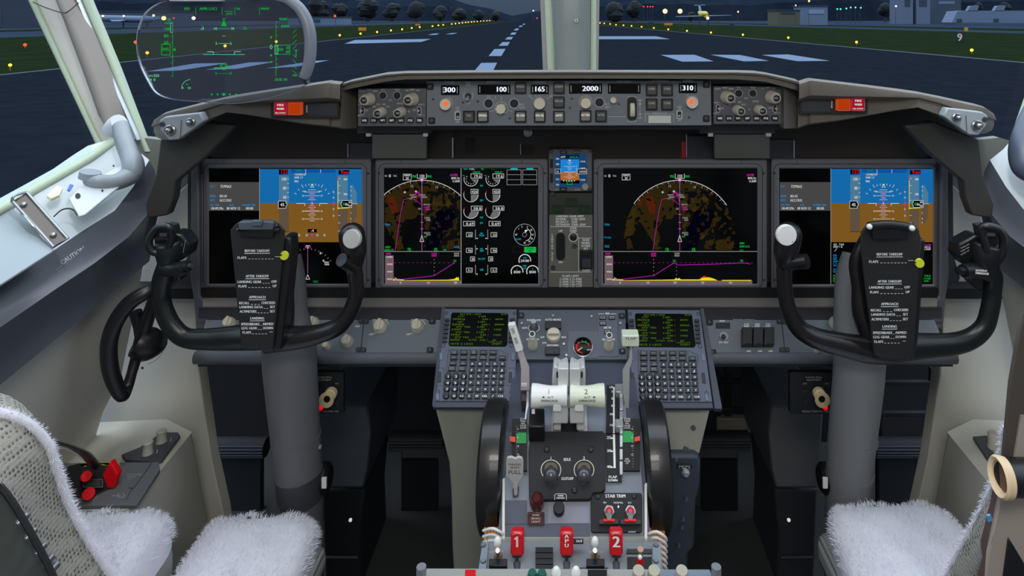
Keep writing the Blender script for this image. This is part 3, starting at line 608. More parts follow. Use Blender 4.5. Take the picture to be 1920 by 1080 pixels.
# knobs on the end boxes
for sg, nm in ((-1, 'left'), (1, 'right')):
    f = (lambda x: x) if sg < 0 else (lambda x: 2136 + 15 - x)
    ey = 0 if sg < 0 else -9; pg = PY(1.085); u = thing('vent_box', 'grey box with two round knobs at the %s end of the glareshield' % nm, 'knob box', pg.at(f(340), 250))
    b = M(); b.pp(pg, [(f(x), y + ey) for x, y in ((298, 226), (309, 219), (374, 211.5), (382, 227), (334, 262), (316, 263), (301, 244))], .018, mat('knob box grey', '#8f979c', .45), -.012); b.build('box', u, bevel=.002)
    for x, y, r in ((320, 244, 10.5), (358.5, 229, 8.5)):
        c = pg.at(f(x), y + ey, .006); k = 1.085 / F; b = M(); b.lathe(c, (0, -1, 0), [(r * k, 0), (r * k, .003), (r * k * .8, .004), (r * k * .78, .001)], steel, 20); b.lathe(c, (0, -1, 0), [(r * k * .55, 0), (r * k * .5, .009), (r * k * .25, .011)], steel, 14); b.build('knob', u)
    b = M(); c = pg.at(f(305), 233 + ey, .006); b.cyl(c, c - Vector((0, .002, 0)), .0045, .004, screw, 12)
    b.line(pg, [(f(340), 226 + ey), (f(338), 258 + ey)], dark, 1.4, 50); b.build('seam', u)
# fire warning and caution lights
for sg, nm in ((-1, 'left'), (1, 'right')):
    f = (lambda a, b_: (a, b_)) if sg < 0 else (lambda a, b_: (2135 - b_ , 2135 - a))
    oy = 0 if sg < 0 else -8
    pg = PY(1.122); u = thing('warning_light_panel', 'recessed warning light panel on the %s part of the glareshield' % nm, 'warning lights', pg.at(sum(f(514, 564)) / 2, 220))
    x0, x1 = f(508, 636); b = M(); b.pr(pg, x0, 187 + oy, x1, 221 + oy, .002, mat('recess brown black', '#26231f', .6), -.001, r=3); x0, x1 = f(578, 632); b.pr(pg, x0, 194 + oy, x1, 217 + oy, .001, dark, .001); b.build('plate', u)
    x0, x1 = f(513.5, 538); b = M(); fr = emi('fire light', '#b81028', .75); b.pr(pg, x0, 191.5 + oy, x1, 216 + oy, .008, fr, .001, r=1); b.frame(pg, x0 + .5, 192 + oy, x1 - .5, 215.5 + oy, mat('rim pink', '#c08890', .5), .8, 65)
    cx = (x0 + x1) / 2
    for s_, y, h in (('FIRE', 199, 4), ('WARN', 206, 4), ('BELL CUTOUT', 213, 2.6)): b.text(pg, s_, cx, y + oy, h, W, 'c', bold=.5, lay=66, width={'FIRE': 13, 'WARN': 14, 'BELL CUTOUT': 19}[s_])
    b.build('fire_warning_light', u, label='red FIRE WARN light')
    x0, x1 = f(540.5, 565); b = M(); b.pr(pg, x0, 191.5 + oy, x1, 216 + oy, .008, emi('caution light', '#c8400c', .8), .001, r=1); b.frame(pg, x0 + .5, 192 + oy, x1 - .5, 215.5 + oy, mat('rim pink', '#c08890', .5), .8, 65)
    [b.line(pg, [(x0 + 4, y + oy), (x1 - 4, y + oy)], emi('caution dim', '#8a2c08'), .6, 65) for y in (197, 201, 205, 209, 212)]; b.build('caution_light', u, label='orange caution light')
    x0, x1 = f(573, 577.5); b = M(); b.pr(pg, x0 + 1, 197 + oy, x1 - 1, 211 + oy, .003, lightm, .001); b.build('edge_clip', u)
# ------------------------------------------------ mode control panel
YM = 1.12; pm = PY(YM); kM = YM / F
mcpgrey = mat('mode panel grey', '#6e747b', .5, bump=.1, vary=.06)
t = thing('mode_control_panel', 'grey autopilot mode control panel with lit number windows under the glareshield', 'autopilot panel', pm.at(1068, 236))
b = M(); b.pp(pm, [(800, 152), (1333, 151), (1334, 235), (800, 236)], .043, mcpgrey, -.043)
for x, y in ((806, 162), (809, 226), (1324, 158), (1324, 222)):
    b.pr(pm, x - 6, y - 6, x + 7, y + 7, .001, blkm, 0, r=3); c = pm.at(x, y, .001); b.cyl(c, c - Vector((0, .002, 0)), .0042, .0035, screw, 12)
for x, y in ((812, 186), (868, 192), (896, 190), (1072, 185), (1160, 195), (1292, 220), (956, 222), (1069, 202), (1300, 186)): c = pm.at(x, y); b.cyl(c, c - Vector((0, .0012, 0)), .0022, .002, screw, 10)
b.build('face_plate', t, bevel=.0008)
seg = emi('lcd white', '#e8eeff', 1.1)
def lcd(x0, y0, x1, y1, s_, al=1):
    b = M(); b.pr(pm, x0, y0, x1, y1, .0015, scr, 0); o = b.build('number_window', t); b = M(); b.rect(pm, x0 + 3, y0 + 3, x0 + 4.3, y1 - 3, inkd, 12); b.rect(pm, x1 - 4.3, y0 + 3, x1 - 3, y1 - 3, inkd, 12)
    if s_: b.text(pm, s_, x1 - 7, y1 - 5, 9.2, seg, 'r', bold=1.0, lay=13, width=len(s_) * 7.6 - (2 if '1' in s_ else 0))
    b.build('digit_display', o)
lcd(827, 160, 861, 178, '300'); lcd(896, 159, 957, 177, '100'); lcd(995, 159, 1029, 176.5, '165'); lcd(1067, 157, 1129, 175.5, '2000'); lcd(1140, 157, 1201, 175.5, ''); lcd(1273, 156, 1307, 174.5, '310')
def btn(x, y, s_, lit=False, w=22, kk='sq'):
    h = w / 2; b = M(); b.pr(pm, x - h, y - h, x + h, y + h, .004, blk, 0, r=1.5); o = b.build('push_button', t); b = M(); b.pr(pm, x - h + 3, y - h + 3, x + h - 3, y + h - 3, .003, mat('button cap lit', '#7d7a74', .5) if lit else mat('button cap', '#4a4948', .5), .004)
    b.text(pm, s_, x, y - .5, 4, W if lit else inkd, 'c', bold=.3, lay=50, width=min(16, 4.2 * len(s_))); b.build('button_cap', o)
for x, y, s_, l in ((879, 219, 'N1', 0), (905, 219, 'SPEED', 1), (976, 165, 'VNAV', 0), (976, 219, 'LVL CHG', 1), (1012, 219, 'HDG SEL', 1), (1048, 165, 'LNAV', 0), (1048, 192, 'VOR LOC', 0), (1048, 219, 'APP', 1), (1098, 218, 'ALT HLD', 1), (1127, 218, 'V/S', 0), (1222, 169, 'CMD', 0), (1251, 169, 'CMD', 0), (1222, 196, 'CWS', 0), (1251, 196, 'CWS', 0)): btn(x, y, s_, l)
def knob(pl, x, y, r, h, m, t, name='knob', lobes=0, depth=0., cap=None, top=.9, dx=0, dy=0):
    k = pl.k(x, y); c = pl.at(x, y); b = M(); b.lathe(c, pl.n, [(r * k, 0), (r * k, h * .75), (r * k * .96, h * .92), (r * k * top, h), (r * k * .2, h * 1.0)], m, 28 if not lobes else 48, lobes=lobes, depth=depth)
    if cap: b.disc(Pl(c + pl.n * h, pl.n), x, y, r * cap[0], cap[1], 1)
    return b.build(name, t)
def ring(b, x, y, r, m=inkd, w=.9, a0=0, a1=360, pl=pm, lay=2): b.arc(pl, x, y, r, a0, a1, m, w, lay, 28)
cw = emi('course knob light', '#ff6a3a', 1.0); cw2 = mat('course knob cream', '#d8cdb8', .5)
knob(pm, 837, 194.5, 11, .012, cw2, t); knob(pm, 1296, 191, 11.5, .012, cw2, t)
knob(pm, 940, 203, 9.6, .012, cream, t, lobes=8, depth=.07); knob(pm, 1012, 193, 11.2, .012, cream, t); knob(pm, 1098, 192, 10.2, .012, cream, t); knob(pm, 1149.5, 187, 6, .008, cream, t)
pmk = PY(YM - .0125)
b = M(); b.disc(pmk, 836, 193.5, 4.2, cw); b.disc(pmk, 1296, 191, 4.2, cw); [b.disc(pmk, x + 3.6 * math.cos(a), y + 3.6 * math.sin(a), 1.6, cw, 2) for x, y in ((836, 193.5), (1296, 191)) for a in (.3, 1.6, 2.9, 4.1, 5.3)]; b.build('knob_lamp', t)
for x, y in ((916, 194), (964, 194), (1124, 192)):
    b = M(); ring(b, x, y, 9); b.disc(pm, x, y, 7.6, blkm, 2); c = pm.at(x, y); b.lathe(c, pm.n, [(6 * kM, 0), (5.6 * kM, .002)], blkm, 18); b.build('round_button', t)
for x, y, s1, s2 in ((878, 180, 'A/T', 'ARM'),):
    b = M(); b.arc(pm, x, y, 9, 50, 130, inkd, 1, 2); b.arc(pm, x, y, 9, 230, 310, inkd, 1, 2); c = pm.at(x, y); b.lathe(c, pm.n, [(5.5 * kM, 0), (5 * kM, .003)], blk, 16); b.cyl(c, c + Vector((0, -.012, -.004)), .002, .003, lightm, 10); b.build('toggle_switch', t)
for x, y, y2 in ((858, 217, 1), (1274, 215, 1)):
    b = M(); b.frame(pm, x - 4.5, y - 7, x + 4.5, y + 7, ink, 1.1, 2); b.pr(pm, x - 3, y - 5.5, x + 3, y + 5.5, .002, blk, 0); b.pr(pm, x - 2.2, y + 1, x + 2.2, y + 4.5, .005, lightm, .001); b.build('slide_switch', t)
b = M(); b.pr(pm, 1176, 182, 1194, 226, .001, blkm, 0, r=7); k = kM; c = pm.at(1184.5, 204, -.012); b.lathe(c - Vector((4.6 * k, 0, 0)), (1, 0, 0), [(17.5 * k, 0), (19 * k, 1.2 * k), (19 * k, 8 * k), (17.5 * k, 9.2 * k)], cream, 36); b.build('thumb_wheel', t)
b = M(); b.pr(pm, 1216, 217, 1258, 231, .003, mat('disengage bar', '#c3c5bb', .5), 0); b.build('disengage_bar', t)
b = M()
for s_, x, y, w_ in (('COURSE', 843, 157, 18), ('IAS/MACH', 925, 156, 26), ('HEADING', 1012, 156, 22), ('ALTITUDE', 1098, 155, 22), ('VERT SPEED', 1170, 155, 28), ('A/P ENGAGE', 1237, 154, 32), ('COURSE', 1290, 154, 18), ('DISENGAGE', 1237, 215, 28)): b.text(pm, s_, x, y, 4, inkd, 'c', width=w_, lay=3, bold=.2)
for s_, x, y, w_ in (('A/T', 878, 157, 9), ('ARM', 878, 161.5, 10), ('OFF', 878, 195.5, 9), ('C/O', 916, 183, 9), ('SPD', 978, 198, 10), ('INTV', 979, 204, 11), ('ALT', 1138, 197, 8), ('INTV', 1139, 203, 10), ('F/D', 858, 204, 8), ('ON', 858, 208.5, 7), ('OFF', 858, 230.5, 8), ('F/D', 1274, 202.5, 8), ('ON', 1274, 206.5, 7), ('OFF', 1274, 227.5, 8), ('DN', 1200, 190, 7), ('UP', 1200, 223, 7), ('10', 993, 182, 5), ('30', 1033, 182, 5)): b.text(pm, s_, x, y, 4, inkd, 'c', width=w_, lay=3, bold=.2)
ring(b, 940, 203, 12.3); ring(b, 1098, 192, 12.2); ring(b, 1296, 191, 13, a0=20, a1=170, w=.7); ring(b, 837, 194.5, 12.6, a0=30, a1=160, w=.7)
for a, c in (((918, 209), (928, 207)), ((953, 207), (961, 209.5)), ((940, 180), (940, 188)), ((929, 180), (929, 184)), ((929, 184), (924, 187)), ((995, 183), (1001, 187)), ((1024, 186), (1031, 182)), ((1141, 218.5), (1174, 218.5)), ((1004, 179), (1007, 183)), ((1012, 178), (1012, 181)), ((1177, 181), (1192, 181)), ((1177, 228), (1192, 228)), ((1177, 181), (1177, 184)), ((1192, 181), (1192, 184)), ((1177, 228), (1177, 225)), ((1192, 228), (1192, 225)), ((1200, 193), (1200, 203)), ((1200, 206), (1200, 216)), ((1210, 213.5), (1221, 213.5)), ((1253, 213.5), (1263, 213.5)), ((1210, 213.5), (1210, 229)), ((1263, 213.5), (1263, 229)), ((1209, 155), (1215, 152.5)), ((1215, 152.5), (1219, 152.5)), ((1256, 152.5), (1260, 152.5)), ((1260, 152.5), (1264, 155)), ((843, 181), (841, 185)), ((1289, 178), (1291, 181))): b.line(pm, [a, c], inkd, .8, 2)
b.poly(pm, [(1200, 191.5), (1197.5, 196), (1202.5, 196)], inkd, 3); b.poly(pm, [(1200, 217.5), (1197.5, 213), (1202.5, 213)], inkd, 3)
b.build('lettering', t)
# ------------------------------------------------ EFIS control panels
def efis(x0, y0, sx, lb):
    # sx: photograph's offsets of the left panel (knob centres)
    t = thing('flight_display_control_panel', lb, 'control panel', pm.at(x0 + 65, y0 + 72)); b = M()
    b.pr(pm, x0, y0, x0 + 128, y0 + 71, .043, mat('efis face', '#54565b', .5, bump=.1, vary=.06), -.043); b.build('face_plate', t, bevel=.001)
    pe = PY(YM)
    X = lambda x: x0 + (x if sx > 0 else x)
    offs = 6 if sx > 0 else -5
    for bx, by, r1, r2, s_ in ((18, 19, 12, 7.5, 'RST'), (102, 19, 12.5, 7.5, 'STD'), (43, 43.5, 10, 7.2, 'CTR'), (80, 43, 10, 7.2, 'TFC')):
        fx = {18: 23, 102: 104, 43: 45, 80: 82}[bx] if sx > 0 else {18: 23, 102: 107, 43: 44, 80: 84}[bx]
        big = r1 > 11; mk = mat('efis knob', '#b9b2a2', .5)
        b = M(); k = pe.k(x0, y0); c = pe.at(x0 + fx, y0 + by + 1); 
        d = Vector(((-offs if big else -offs * .5) * k, -.014, 0))
        b.tube([c, c + d * .5, c + d], [r1 * k, r1 * k * .97, r1 * k * .82], mk, 24, up=(0, 0, 1)); q = c + d; o = b.build('knob', t); b = M()
        b.cyl(q, q + Vector((0, -.004, 0)), r2 * k * 1.12, r2 * k * 1.05, mk, 22); b.cyl(q + Vector((0, -.004, 0)), q + Vector((0, -.0048, 0)), r2 * k * .85, r2 * k * .8, blk, 20)
        pk = PY((q.y - .005)); px = CX + q.x / q.y * F; pyy = HY + (H - q.z) / q.y * F
        b.text(pk, s_, px, pyy + 1.8, 3.2, inkd, 'c', width=7.5, lay=1, bold=.3); b.build('knob_cap', o)
    for bx, s_ in ((47, 'FPV'), (73.5, 'MTRS')):
        b = M(); b.arc(pe, x0 + bx, y0 + 13, 7.3, 0, 360, inkd, .8, 2); b.lathe(pe.at(x0 + bx, y0 + 13), (0, -1, 0), [(6.4 * kM, 0), (6 * kM, .003)], blk, 18); b.build('round_button', t)
    for bx, fl in ((8.5, 1), (115, -1)):
        b = M(); b.pr(pe, x0 + bx - 4, y0 + 34, x0 + bx + 4, y0 + 49, .001, inkd, 0, r=3.8); b.pr(pe, x0 + bx - 3, y0 + 35, x0 + bx + 3, y0 + 48, .0013, blk, 0, r=2.8); b.cyl(pe.at(x0 + bx, y0 + 41), pe.at(x0 + bx, y0 + 41) + Vector((0, -.008, 0)), .0018, .0022, lightm, 8); b.build('toggle_switch', t)
    for i, s_ in enumerate(('WXR', 'STA', 'WPT', 'ARPT', 'DATA', 'POS', 'TERR')):
        b = M(); xx = x0 + 12 + i * 17.2; b.pr(pe, xx - 6, y0 + 55, xx + 6, y0 + 64.5, .003, blk, 0, r=1.5); b.text(pe, s_, xx, y0 + 61.8, 4, ink, 'c', width=8.5, lay=21, bold=.4); b.build('push_button', t)
    b = M()
    for s_, x, y in (('RADIO', 8, 6), ('MINS', 21, 4), ('BARO', 33, 6), ('FPV', 47, 3.5), ('MTRS', 74, 3.5), ('IN', 92.5, 5), ('BARO', 102, 3.5), ('HPA', 113, 5), ('VTC', 61, 23.5), ('VOR 1', 6, 32), ('VOR 2', 119, 31.5), ('VOR', 38, 31), ('MAP', 49, 31), ('APP', 31, 35.5), ('PLN', 56, 35.5), ('RANGE', 79, 29.5), ('ADF 1', 5, 52), ('ADF 2', 119, 51.5), ('OFF', 16, 42.5), ('OFF', 106, 42)): b.text(pe, s_, x0 + x, y0 + y, 2.9, inkd, 'c', width=len(s_) * 2.3, lay=2, bold=.2)
    b.line(pe, [(x0 + 65, y0 + 43), (x0 + 69, y0 + 43)], inkd, .8, 2); b.line(pe, [(x0 + 93, y0 + 43), (x0 + 98, y0 + 43)], inkd, .8, 2); b.line(pe, [(x0 + 95.5, y0 + 40.5), (x0 + 95.5, y0 + 45.5)], inkd, .8, 2); b.build('lettering', t)
    # mounting plate under it
efis(671, 166, 1, 'flight display control panel with leaning knobs left of the number windows')
efis(1338, 162, -1, 'flight display control panel with leaning knobs right of the number windows')
# ================================================================ main instrument panel and its displays
YP = 1.31
t = thing('main_instrument_panel', 'dark grey main instrument panel that carries the wide display units', 'instrument panel', P(1068, 600, 1.31))
pp_ = PY(YP)
b = M(); b.pp(pp_, [(330, 250), (1806, 250), (1806, 300), (1786, 300), (1788, 480), (1800, 520), (1786, 560), (348, 560), (334, 520), (352, 480), (352, 300), (330, 300)], .02, dark, -.02); b.build('back_plate', t)
b = M()
for sg in (-1, 1):
    f = (lambda x: x) if sg < 0 else (lambda x: 2136 - x)
    b.pp(pp_, [(f(x), y) for x, y in ((358, 296), (372, 296), (374, 556), (388, 572), (392, 602), (386, 618), (368, 618), (362, 560), (356, 520))], .045, mat('panel flank', '#5a5d66', .5), -.01); b.build('flank', t, bevel=.003); b = M()
# light ledge under the displays and the dark undercut
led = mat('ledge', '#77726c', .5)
rows = []
for x in (380, 1757): rows.append([P(x, 551, YP - .018), P(x, 555, YP - .026), P(x, 572, YP - .045), P(x, 574.5, YP - .048), P(x, 577, YP - .046)])
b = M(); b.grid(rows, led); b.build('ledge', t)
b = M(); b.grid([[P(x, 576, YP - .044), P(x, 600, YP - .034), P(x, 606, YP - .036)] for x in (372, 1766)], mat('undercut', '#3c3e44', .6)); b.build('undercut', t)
# upper panel area behind the brackets, glareshield shade put into its dark colour
b = M(); b.pp(pp_, [(336, 222), (383, 209), (460, 193), (560, 183), (642, 178), (1494, 178), (1580, 178), (1680, 186), (1753, 200), (1800, 214), (1800, 297), (336, 297)], .0015, mat('upper panel shaded brown', '#2a2521', .6, vary=.2, vscale=25), 0); b.build('upper_panel', t)
brg = mat('bracket grey', '#3a3c46', .5)
for q in ((655, 268, 700, 300, .006, brg), (799, 240, 850, 300, .004, mat('dark bracket', '#332f2c', .5)), (1288, 255, 1340, 300, .006, brg), (1442, 262, 1490, 300, .006, brg), (873, 260, 890, 289, .003, blkm), (976, 272, 1000, 290, .002, blkm)):
    b = M(); b.pr(pp_, *q, 0); b.build('bracket', t, bevel=.0008)
for x0, y0, x1, y1 in ((651.5, 270, 653, 296), (847.5, 258, 850, 296), (1286.5, 252, 1288, 296), (1488, 264, 1490, 297), (975.5, 271, 976.5, 290)): b = M(); b.pr(pp_, x0, y0, x1, y1, .004, lightm, .006); b.build('bright_edge', t)
b = M(); b.pr(pp_, 1278, 266, 1285, 296, .003, red, 0); b.build('red_tag', t)
b = M(); c = pp_.at(990, 248); b.lathe(c, (0, -1, 0), [(.009, 0), (.009, .003), (.005, .004), (.005, .008)], steel, 16); c = pp_.at(1013, 265); b.cyl(c, c - Vector((0, .004, 0)), .005, .005, blk, 14); b.build('switch', t)
b = M(); b.text(pp_, 'ISFD HEADING FROM', 1072, 264, 4, inkd, 'c', width=54, lay=3); b.text(pp_, 'LEFT IRS ONLY', 1071, 270.5, 4, inkd, 'c', width=36, lay=3); b.build('lettering', t)
for x0, x1, lb in ((698, 799, 'left'), (1340, 1443, 'right')):
    u = thing('mounting_plate', 'olive grey mounting plate under the %s flight display control panel' % lb, 'mounting plate', P((x0 + x1) / 2, 296, 1.2)); b = M()
    b.prism([P(x0, 252, 1.19), P(x1, 252, 1.19), P(x1, 297, 1.27), P(x0, 297, 1.27)], (0, .01, 0), mat('olive plate', '#84877d', .55, vary=.08)); b.build('plate', u)
    b = M(); b.pr(PY(1.17), x0 - 28, 240, x1 + 10, 250, .02, dark, -.02); b.build('bar', u)
    for x in (x0 - 8, x1 - 2): b = M(); b.pr(PY(1.165), x - 4, 250, x + 5, 256, .01, lightm, 0); b.build('tab', u)
# ------------------------------------------------ display units
def display(x0, x1, sx0, sx1, sy0, sy1, lb, led_x):
    pb = PY(1.285); t = thing('display_unit', lb, 'display', pb.at((x0 + x1) / 2, 553)); y0, y1 = 298, 553
    b = M(); o = rr(x0, y0, x1, y1, 6); i = [(sx1 + 3, sy0 - 3), (sx1 + 3, sy1 + 3), (sx0 - 3, sy1 + 3), (sx0 - 3, sy0 - 3)]
    def ringf(pl, A, B, d0, d1, m):
        n = len(A); vs = [pl.at(x, y, d0) for x, y in A] + [pl.at(x, y, d1) for x, y in B]; b.add(vs, [(k, (k + 1) % n, n + (k + 1) % n, n + k) for k in range(n)], m, False)
    ir = rr(sx0 - 11, sy0 - 9, sx1 + 10, sy1 + 10, 14); i2 = rr(sx0 - 10, sy0 - 8, sx1 + 9, sy1 + 9, 13); ii = rr(sx0, sy0, sx1, sy1, 1); i3 = rr(sx0 - 3, sy0 - 2, sx1 + 3, sy1 + 3, 2)
    ringf(pb, o, o, -.024, -.002, bezel); oo = rr(x0 + 2, y0 + 2, x1 - 2, y1 - 2, 5); ringf(pb, o, oo, -.002, 0, bezel); ringf(pb, oo, ir, 0, 0, bezel); ringf(pb, ir, i2, 0, -.0015, blkm); ringf(pb, i2, i3, -.0015, -.001, bezel); ringf(pb, i3, ii, -.001, -.006, mat('bezel inner edge', '#8d8d92', .4))
    for x, y in ((x0 + 6, 325), (x1 - 6, 325), (x0 + 6, 525), (x1 - 6, 525)): c = pb.at(x, y); b.cyl(c, c - Vector((0, .001, 0)), .0028, .0022, screw, 12); b.line(pb, [(x - 1.5, y), (x + 1.5, y)], blkm, .5, 10)
    for x in (x0 + 48, x1 - 48): b.line(pb, [(x, y0 + 3), (x, y0 + 8)], blkm, 1, 1); b.line(pb, [(x, y1 - 8), (x, y1 - 1)], blkm, 1, 1)
    b.build('bezel', t)
    b = M(); c = pb.at(led_x, 545.5); b.cyl(c, c - Vector((0, .001, 0)), .0042, .0036, mat('sensor dot', '#f4f4f4', .4), 14); b.build('light_sensor', t)
    ps = PY(1.291); b = M(); b.pr(ps, sx0 - 4, sy0 - 4, sx1 + 4, sy1 + 4, .004, scr, -.004); scn = b.build('screen', t)
    return scn, ps
# ================================================================ what the screens show
sky = emi('attitude blue', '#1468a8'); soil = emi('attitude brown', '#7a5520'); tape = emi('tape blue', '#4a7896'); tapeb = emi('tape brown', '#5c4e40'); bar = emi('mode bar blue', '#104f96'); grb = emi('info grey', '#454545'); BK = emi('glow black', '#010101'); terr = emi('terrain brown', '#4c3a0c'); terr2 = emi('terrain dark red', '#780c0c'); sea = emi('sea blue', '#03030f'); pk = emi('dull pink', '#6b5a5e'); GD = emi('glow dim green', '#0c8030'); gauge = emi('gauge grey', '#6a6a6a')
def pfd(b, p, ox, compass=True):      # ox: shift from the left unit's pixels
    T = lambda s_, x, y, h, m, al='l', w=None, bo=.25, lay=4: b.text(p, s_, ox + x, y, h, m, al, width=w, bold=bo, lay=lay)
    Rc = lambda x0, y0, x1, y1, m, lay=2: b.rect(p, ox + x0, y0, ox + x1, y1, m, lay)
    Ln = lambda pts, m, w=.7, lay=3: b.line(p, [(ox + x, y) for x, y in pts], m, w, lay)
    Po = lambda pts, m, lay=4: b.poly(p, [(ox + x, y) for x, y in pts], m, lay)
    Rc(487, 317, 678, 381, sky, 1); Rc(487, 381, 678, 454, soil, 1); Ln([(486.5, 315), (486.5, 532)], WD, .8)
    Rc(523, 329, 541.5, 381, tape, 2); Rc(523, 381, 541.5, 434, tapeb, 2); Ln([(523, 434.5), (541.5, 434.5)], BK, .8)
    Rc(634, 329, 652, 381, tape, 2); Rc(634, 381, 652, 445, tapeb, 2)
    Rc(523, 318, 540, 327, BK, 3); T('122', 539.5, 325.8, 7, RD, 'r', 14); Rc(635, 319, 655, 327, BK, 3); T('9', 638.5, 326.3, 7, RD, 'l', 5); T('000', 644, 326.3, 5, RD, 'l', 10.5)
    Rc(545, 317.5, 629, 324, bar, 2); [Ln([(x, 318), (x, 324)], W, .8, 4) for x in (573, 601)]; T('APPR', 560, 322.3, 4, GD, 'c', 12); T('FD', 586, 341.5, 6, GD, 'c', 8)
    T('110.90/133°', 552, 329, 3.6, W, 'l', 23); T('DME 1.7', 552, 334.7, 3.6, W, 'l', 16); T('FMC', 552, 342, 3.9, W, 'l', 8)
    for v, y in (('100', 338), ('80', 355), ('60', 372)): T(v, 537, y + .6, 5.5, W, 'r', 3.2 * len(v))
    for y in (335.5, 344, 352.5, 361, 369.5): Ln([(538.5, y), (541.5, y)], W, .7)
    for v, y in (('400', 338), ('200', 366)): T(v, 651, y, 3.8, W, 'r', 7)
    for y in (335, 348, 362, 375.5, 390, 404, 418, 433): Ln([(634, y), (638, y)], W, .7)
    Ln([(633.5, 329), (633.5, 392)], YE, 1); Ln([(633.5, 329), (633.5, 338)], RD, 1, 5)
    Po([(522, 377), (535.5, 377), (535.5, 380.5), (538.5, 383.5), (535.5, 386.5), (535.5, 390), (522, 390)], BK, 4); Ln([(522, 377), (536, 377), (536, 380.5), (539, 383.5), (536, 386.5), (536, 390.5), (522, 390.5), (522, 377)], W, .8, 5); T('45', 533.5, 386.8, 6, W, 'r', 8, .3, 6)
    Po([(641, 376), (659, 376), (659, 389), (641, 389), (641, 385), (638.5, 382.5), (641, 380)], BK, 4); Ln([(641, 376), (659.5, 376), (659.5, 389), (641, 389), (641, 385), (638.5, 382.5), (641, 380), (641, 376)], W, .8, 5); T('0', 643, 385.5, 5.5, G, 'l', 4, .3, 6); T('0o', 647.5, 385.5, 5, W, 'l', 6.5, .3, 6); T('40', 653, 381, 3.5, W, 'l', 5.5, .2, 6); T('20', 653, 387.5, 3.5, W, 'l', 5.5, .2, 6)
    Ln([(653.5, 389), (652, 390), (633, 391)], YE, 1, 3)
    # attitude
    for y, w_ in ((356, 7), (360, 15), (363.5, 5), (367, 10), (371, 4), (374.5, 7), (385, 4), (388.5, 7), (392, 4), (395.5, 14), (399.5, 4), (403, 7), (407, 4), (410.5, 14), (414, 4)): Ln([(585 - w_ / 1, y), (585 + w_ / 1, y)], W, .7, 3)
    for y in (367, 396, 410.5): [Ln([(571 , y), (599, y)], W, .7, 3), T('10', 565.5, y + 1.5, 3, W, 'l', 4.5, .1), T('10', 600.5, y + 1.5, 3, W, 'l', 4.5, .1)]
    Ln([(585, 360), (585, 400)], MG, 1.1, 5); Ln([(566, 381.5), (604, 381.5)], MG, 1.1, 5)
    Ln([(556, 381.5), (571.5, 381.5), (571.5, 386)], W, 1, 6); Ln([(599.5, 386), (599.5, 381.5), (614, 381.5)], W, 1, 6); Rc(584, 380.3, 586.4, 382.6, W, 7)
    Po([(585.4, 349), (583, 345), (587.8, 345)], W, 5); Ln([(585.4, 345.5), (582, 351), (588.6, 351), (585.4, 345.5)], W, .7, 5)
    for a, l in ((-60, 4), (-45, 3.6), (-30, 6), (-20, 3), (-10, 3), (10, 3), (20, 3), (30, 6), (45, 3.6), (60, 4)):
        s_, c_ = math.sin(math.radians(a)), math.cos(math.radians(a)); Ln([(585.4 + s_ * 34, 381 - c_ * 34), (585.4 + s_ * (34 + l), 381 - c_ * (34 + l))], W, .8, 4)
    Ln([(567.5, 358.5), (573, 358.5), (573, 360)], YE, 1, 4); Ln([(597.5, 360), (597.5, 358.5), (603, 358.5)], YE, 1, 4)
    Rc(623, 352, 628, 411, tape, 2) if False else None
    for y in (360, 370.5, 392, 404.5): b.arc(p, ox + 625.5, y, 1.3, 0, 360, W, .6, 4, 10)
    Ln([(625.5, 352), (625.5, 411)], tape, .5, 2); Po([(625.5, 378.5), (623.2, 381.7), (625.5, 385), (627.8, 381.7)], MG, 5)
    Po([(657, 347), (662, 347), (669, 362), (669, 405), (662, 420), (657, 420)], tape, 2); Po([(657, 381), (669, 381), (669, 405), (662, 420), (657, 420)], tapeb, 3)
    for v, y in (('6', 350), ('2', 357), ('1', 367), ('1', 399), ('2', 410), ('6', 417)): T(v, 657, y + 1.5, 3, W, 'l', 2)
    Ln([(660, 382), (670, 382)], W, .8, 5)
    Rc(577, 429.5, 594, 436, BK, 3); T('-4', 585.5, 434.8, 4.5, W, 'c', 6)
    for x in (561, 575, 595, 608.5): b.arc(p, ox + x, 441, 1.7, 0, 360, W, .7, 4, 10)
    Ln([(561, 441), (609, 441)], tapeb, .8, 2); Po([(585, 438), (582.5, 441), (585, 444), (587.5, 441)], MG, 5)
    if compass:
        Ln([(577, 464), (577, 512)], emi('dull magenta', '#9a5a90'), .8, 3); Ln([(574, 460.5), (580, 460.5), (577, 465.5), (574, 460.5)], W, .8, 4); Ln([(572.5, 461), (582, 461), (582, 465), (572.5, 465), (572.5, 461)], MG, .8, 3); Ln([(577, 515), (573.5, 523.5), (580.5, 523.5), (577, 515)], W, .8, 4)
        T('MAG', 592, 530, 4, GD, 'c', 9)
        for a in range(-40, 61, 8):
            s_, c_ = math.sin(math.radians(a)), math.cos(math.radians(a)); q = 50; Ln([(577 + s_ * q, 518 - c_ * q), (577 + s_ * (q + 2.5), 518 - c_ * (q + 2.5))], WD, .6, 3)
        T('+', 604, 492, 6, W, 'l'); T('BANAL', 608, 493.5, 3, W, 'l', 9, .1); T('10000', 608, 497.5, 3, W, 'l', 9, .1); T('4', 599, 477, 4.5, W, 'l')
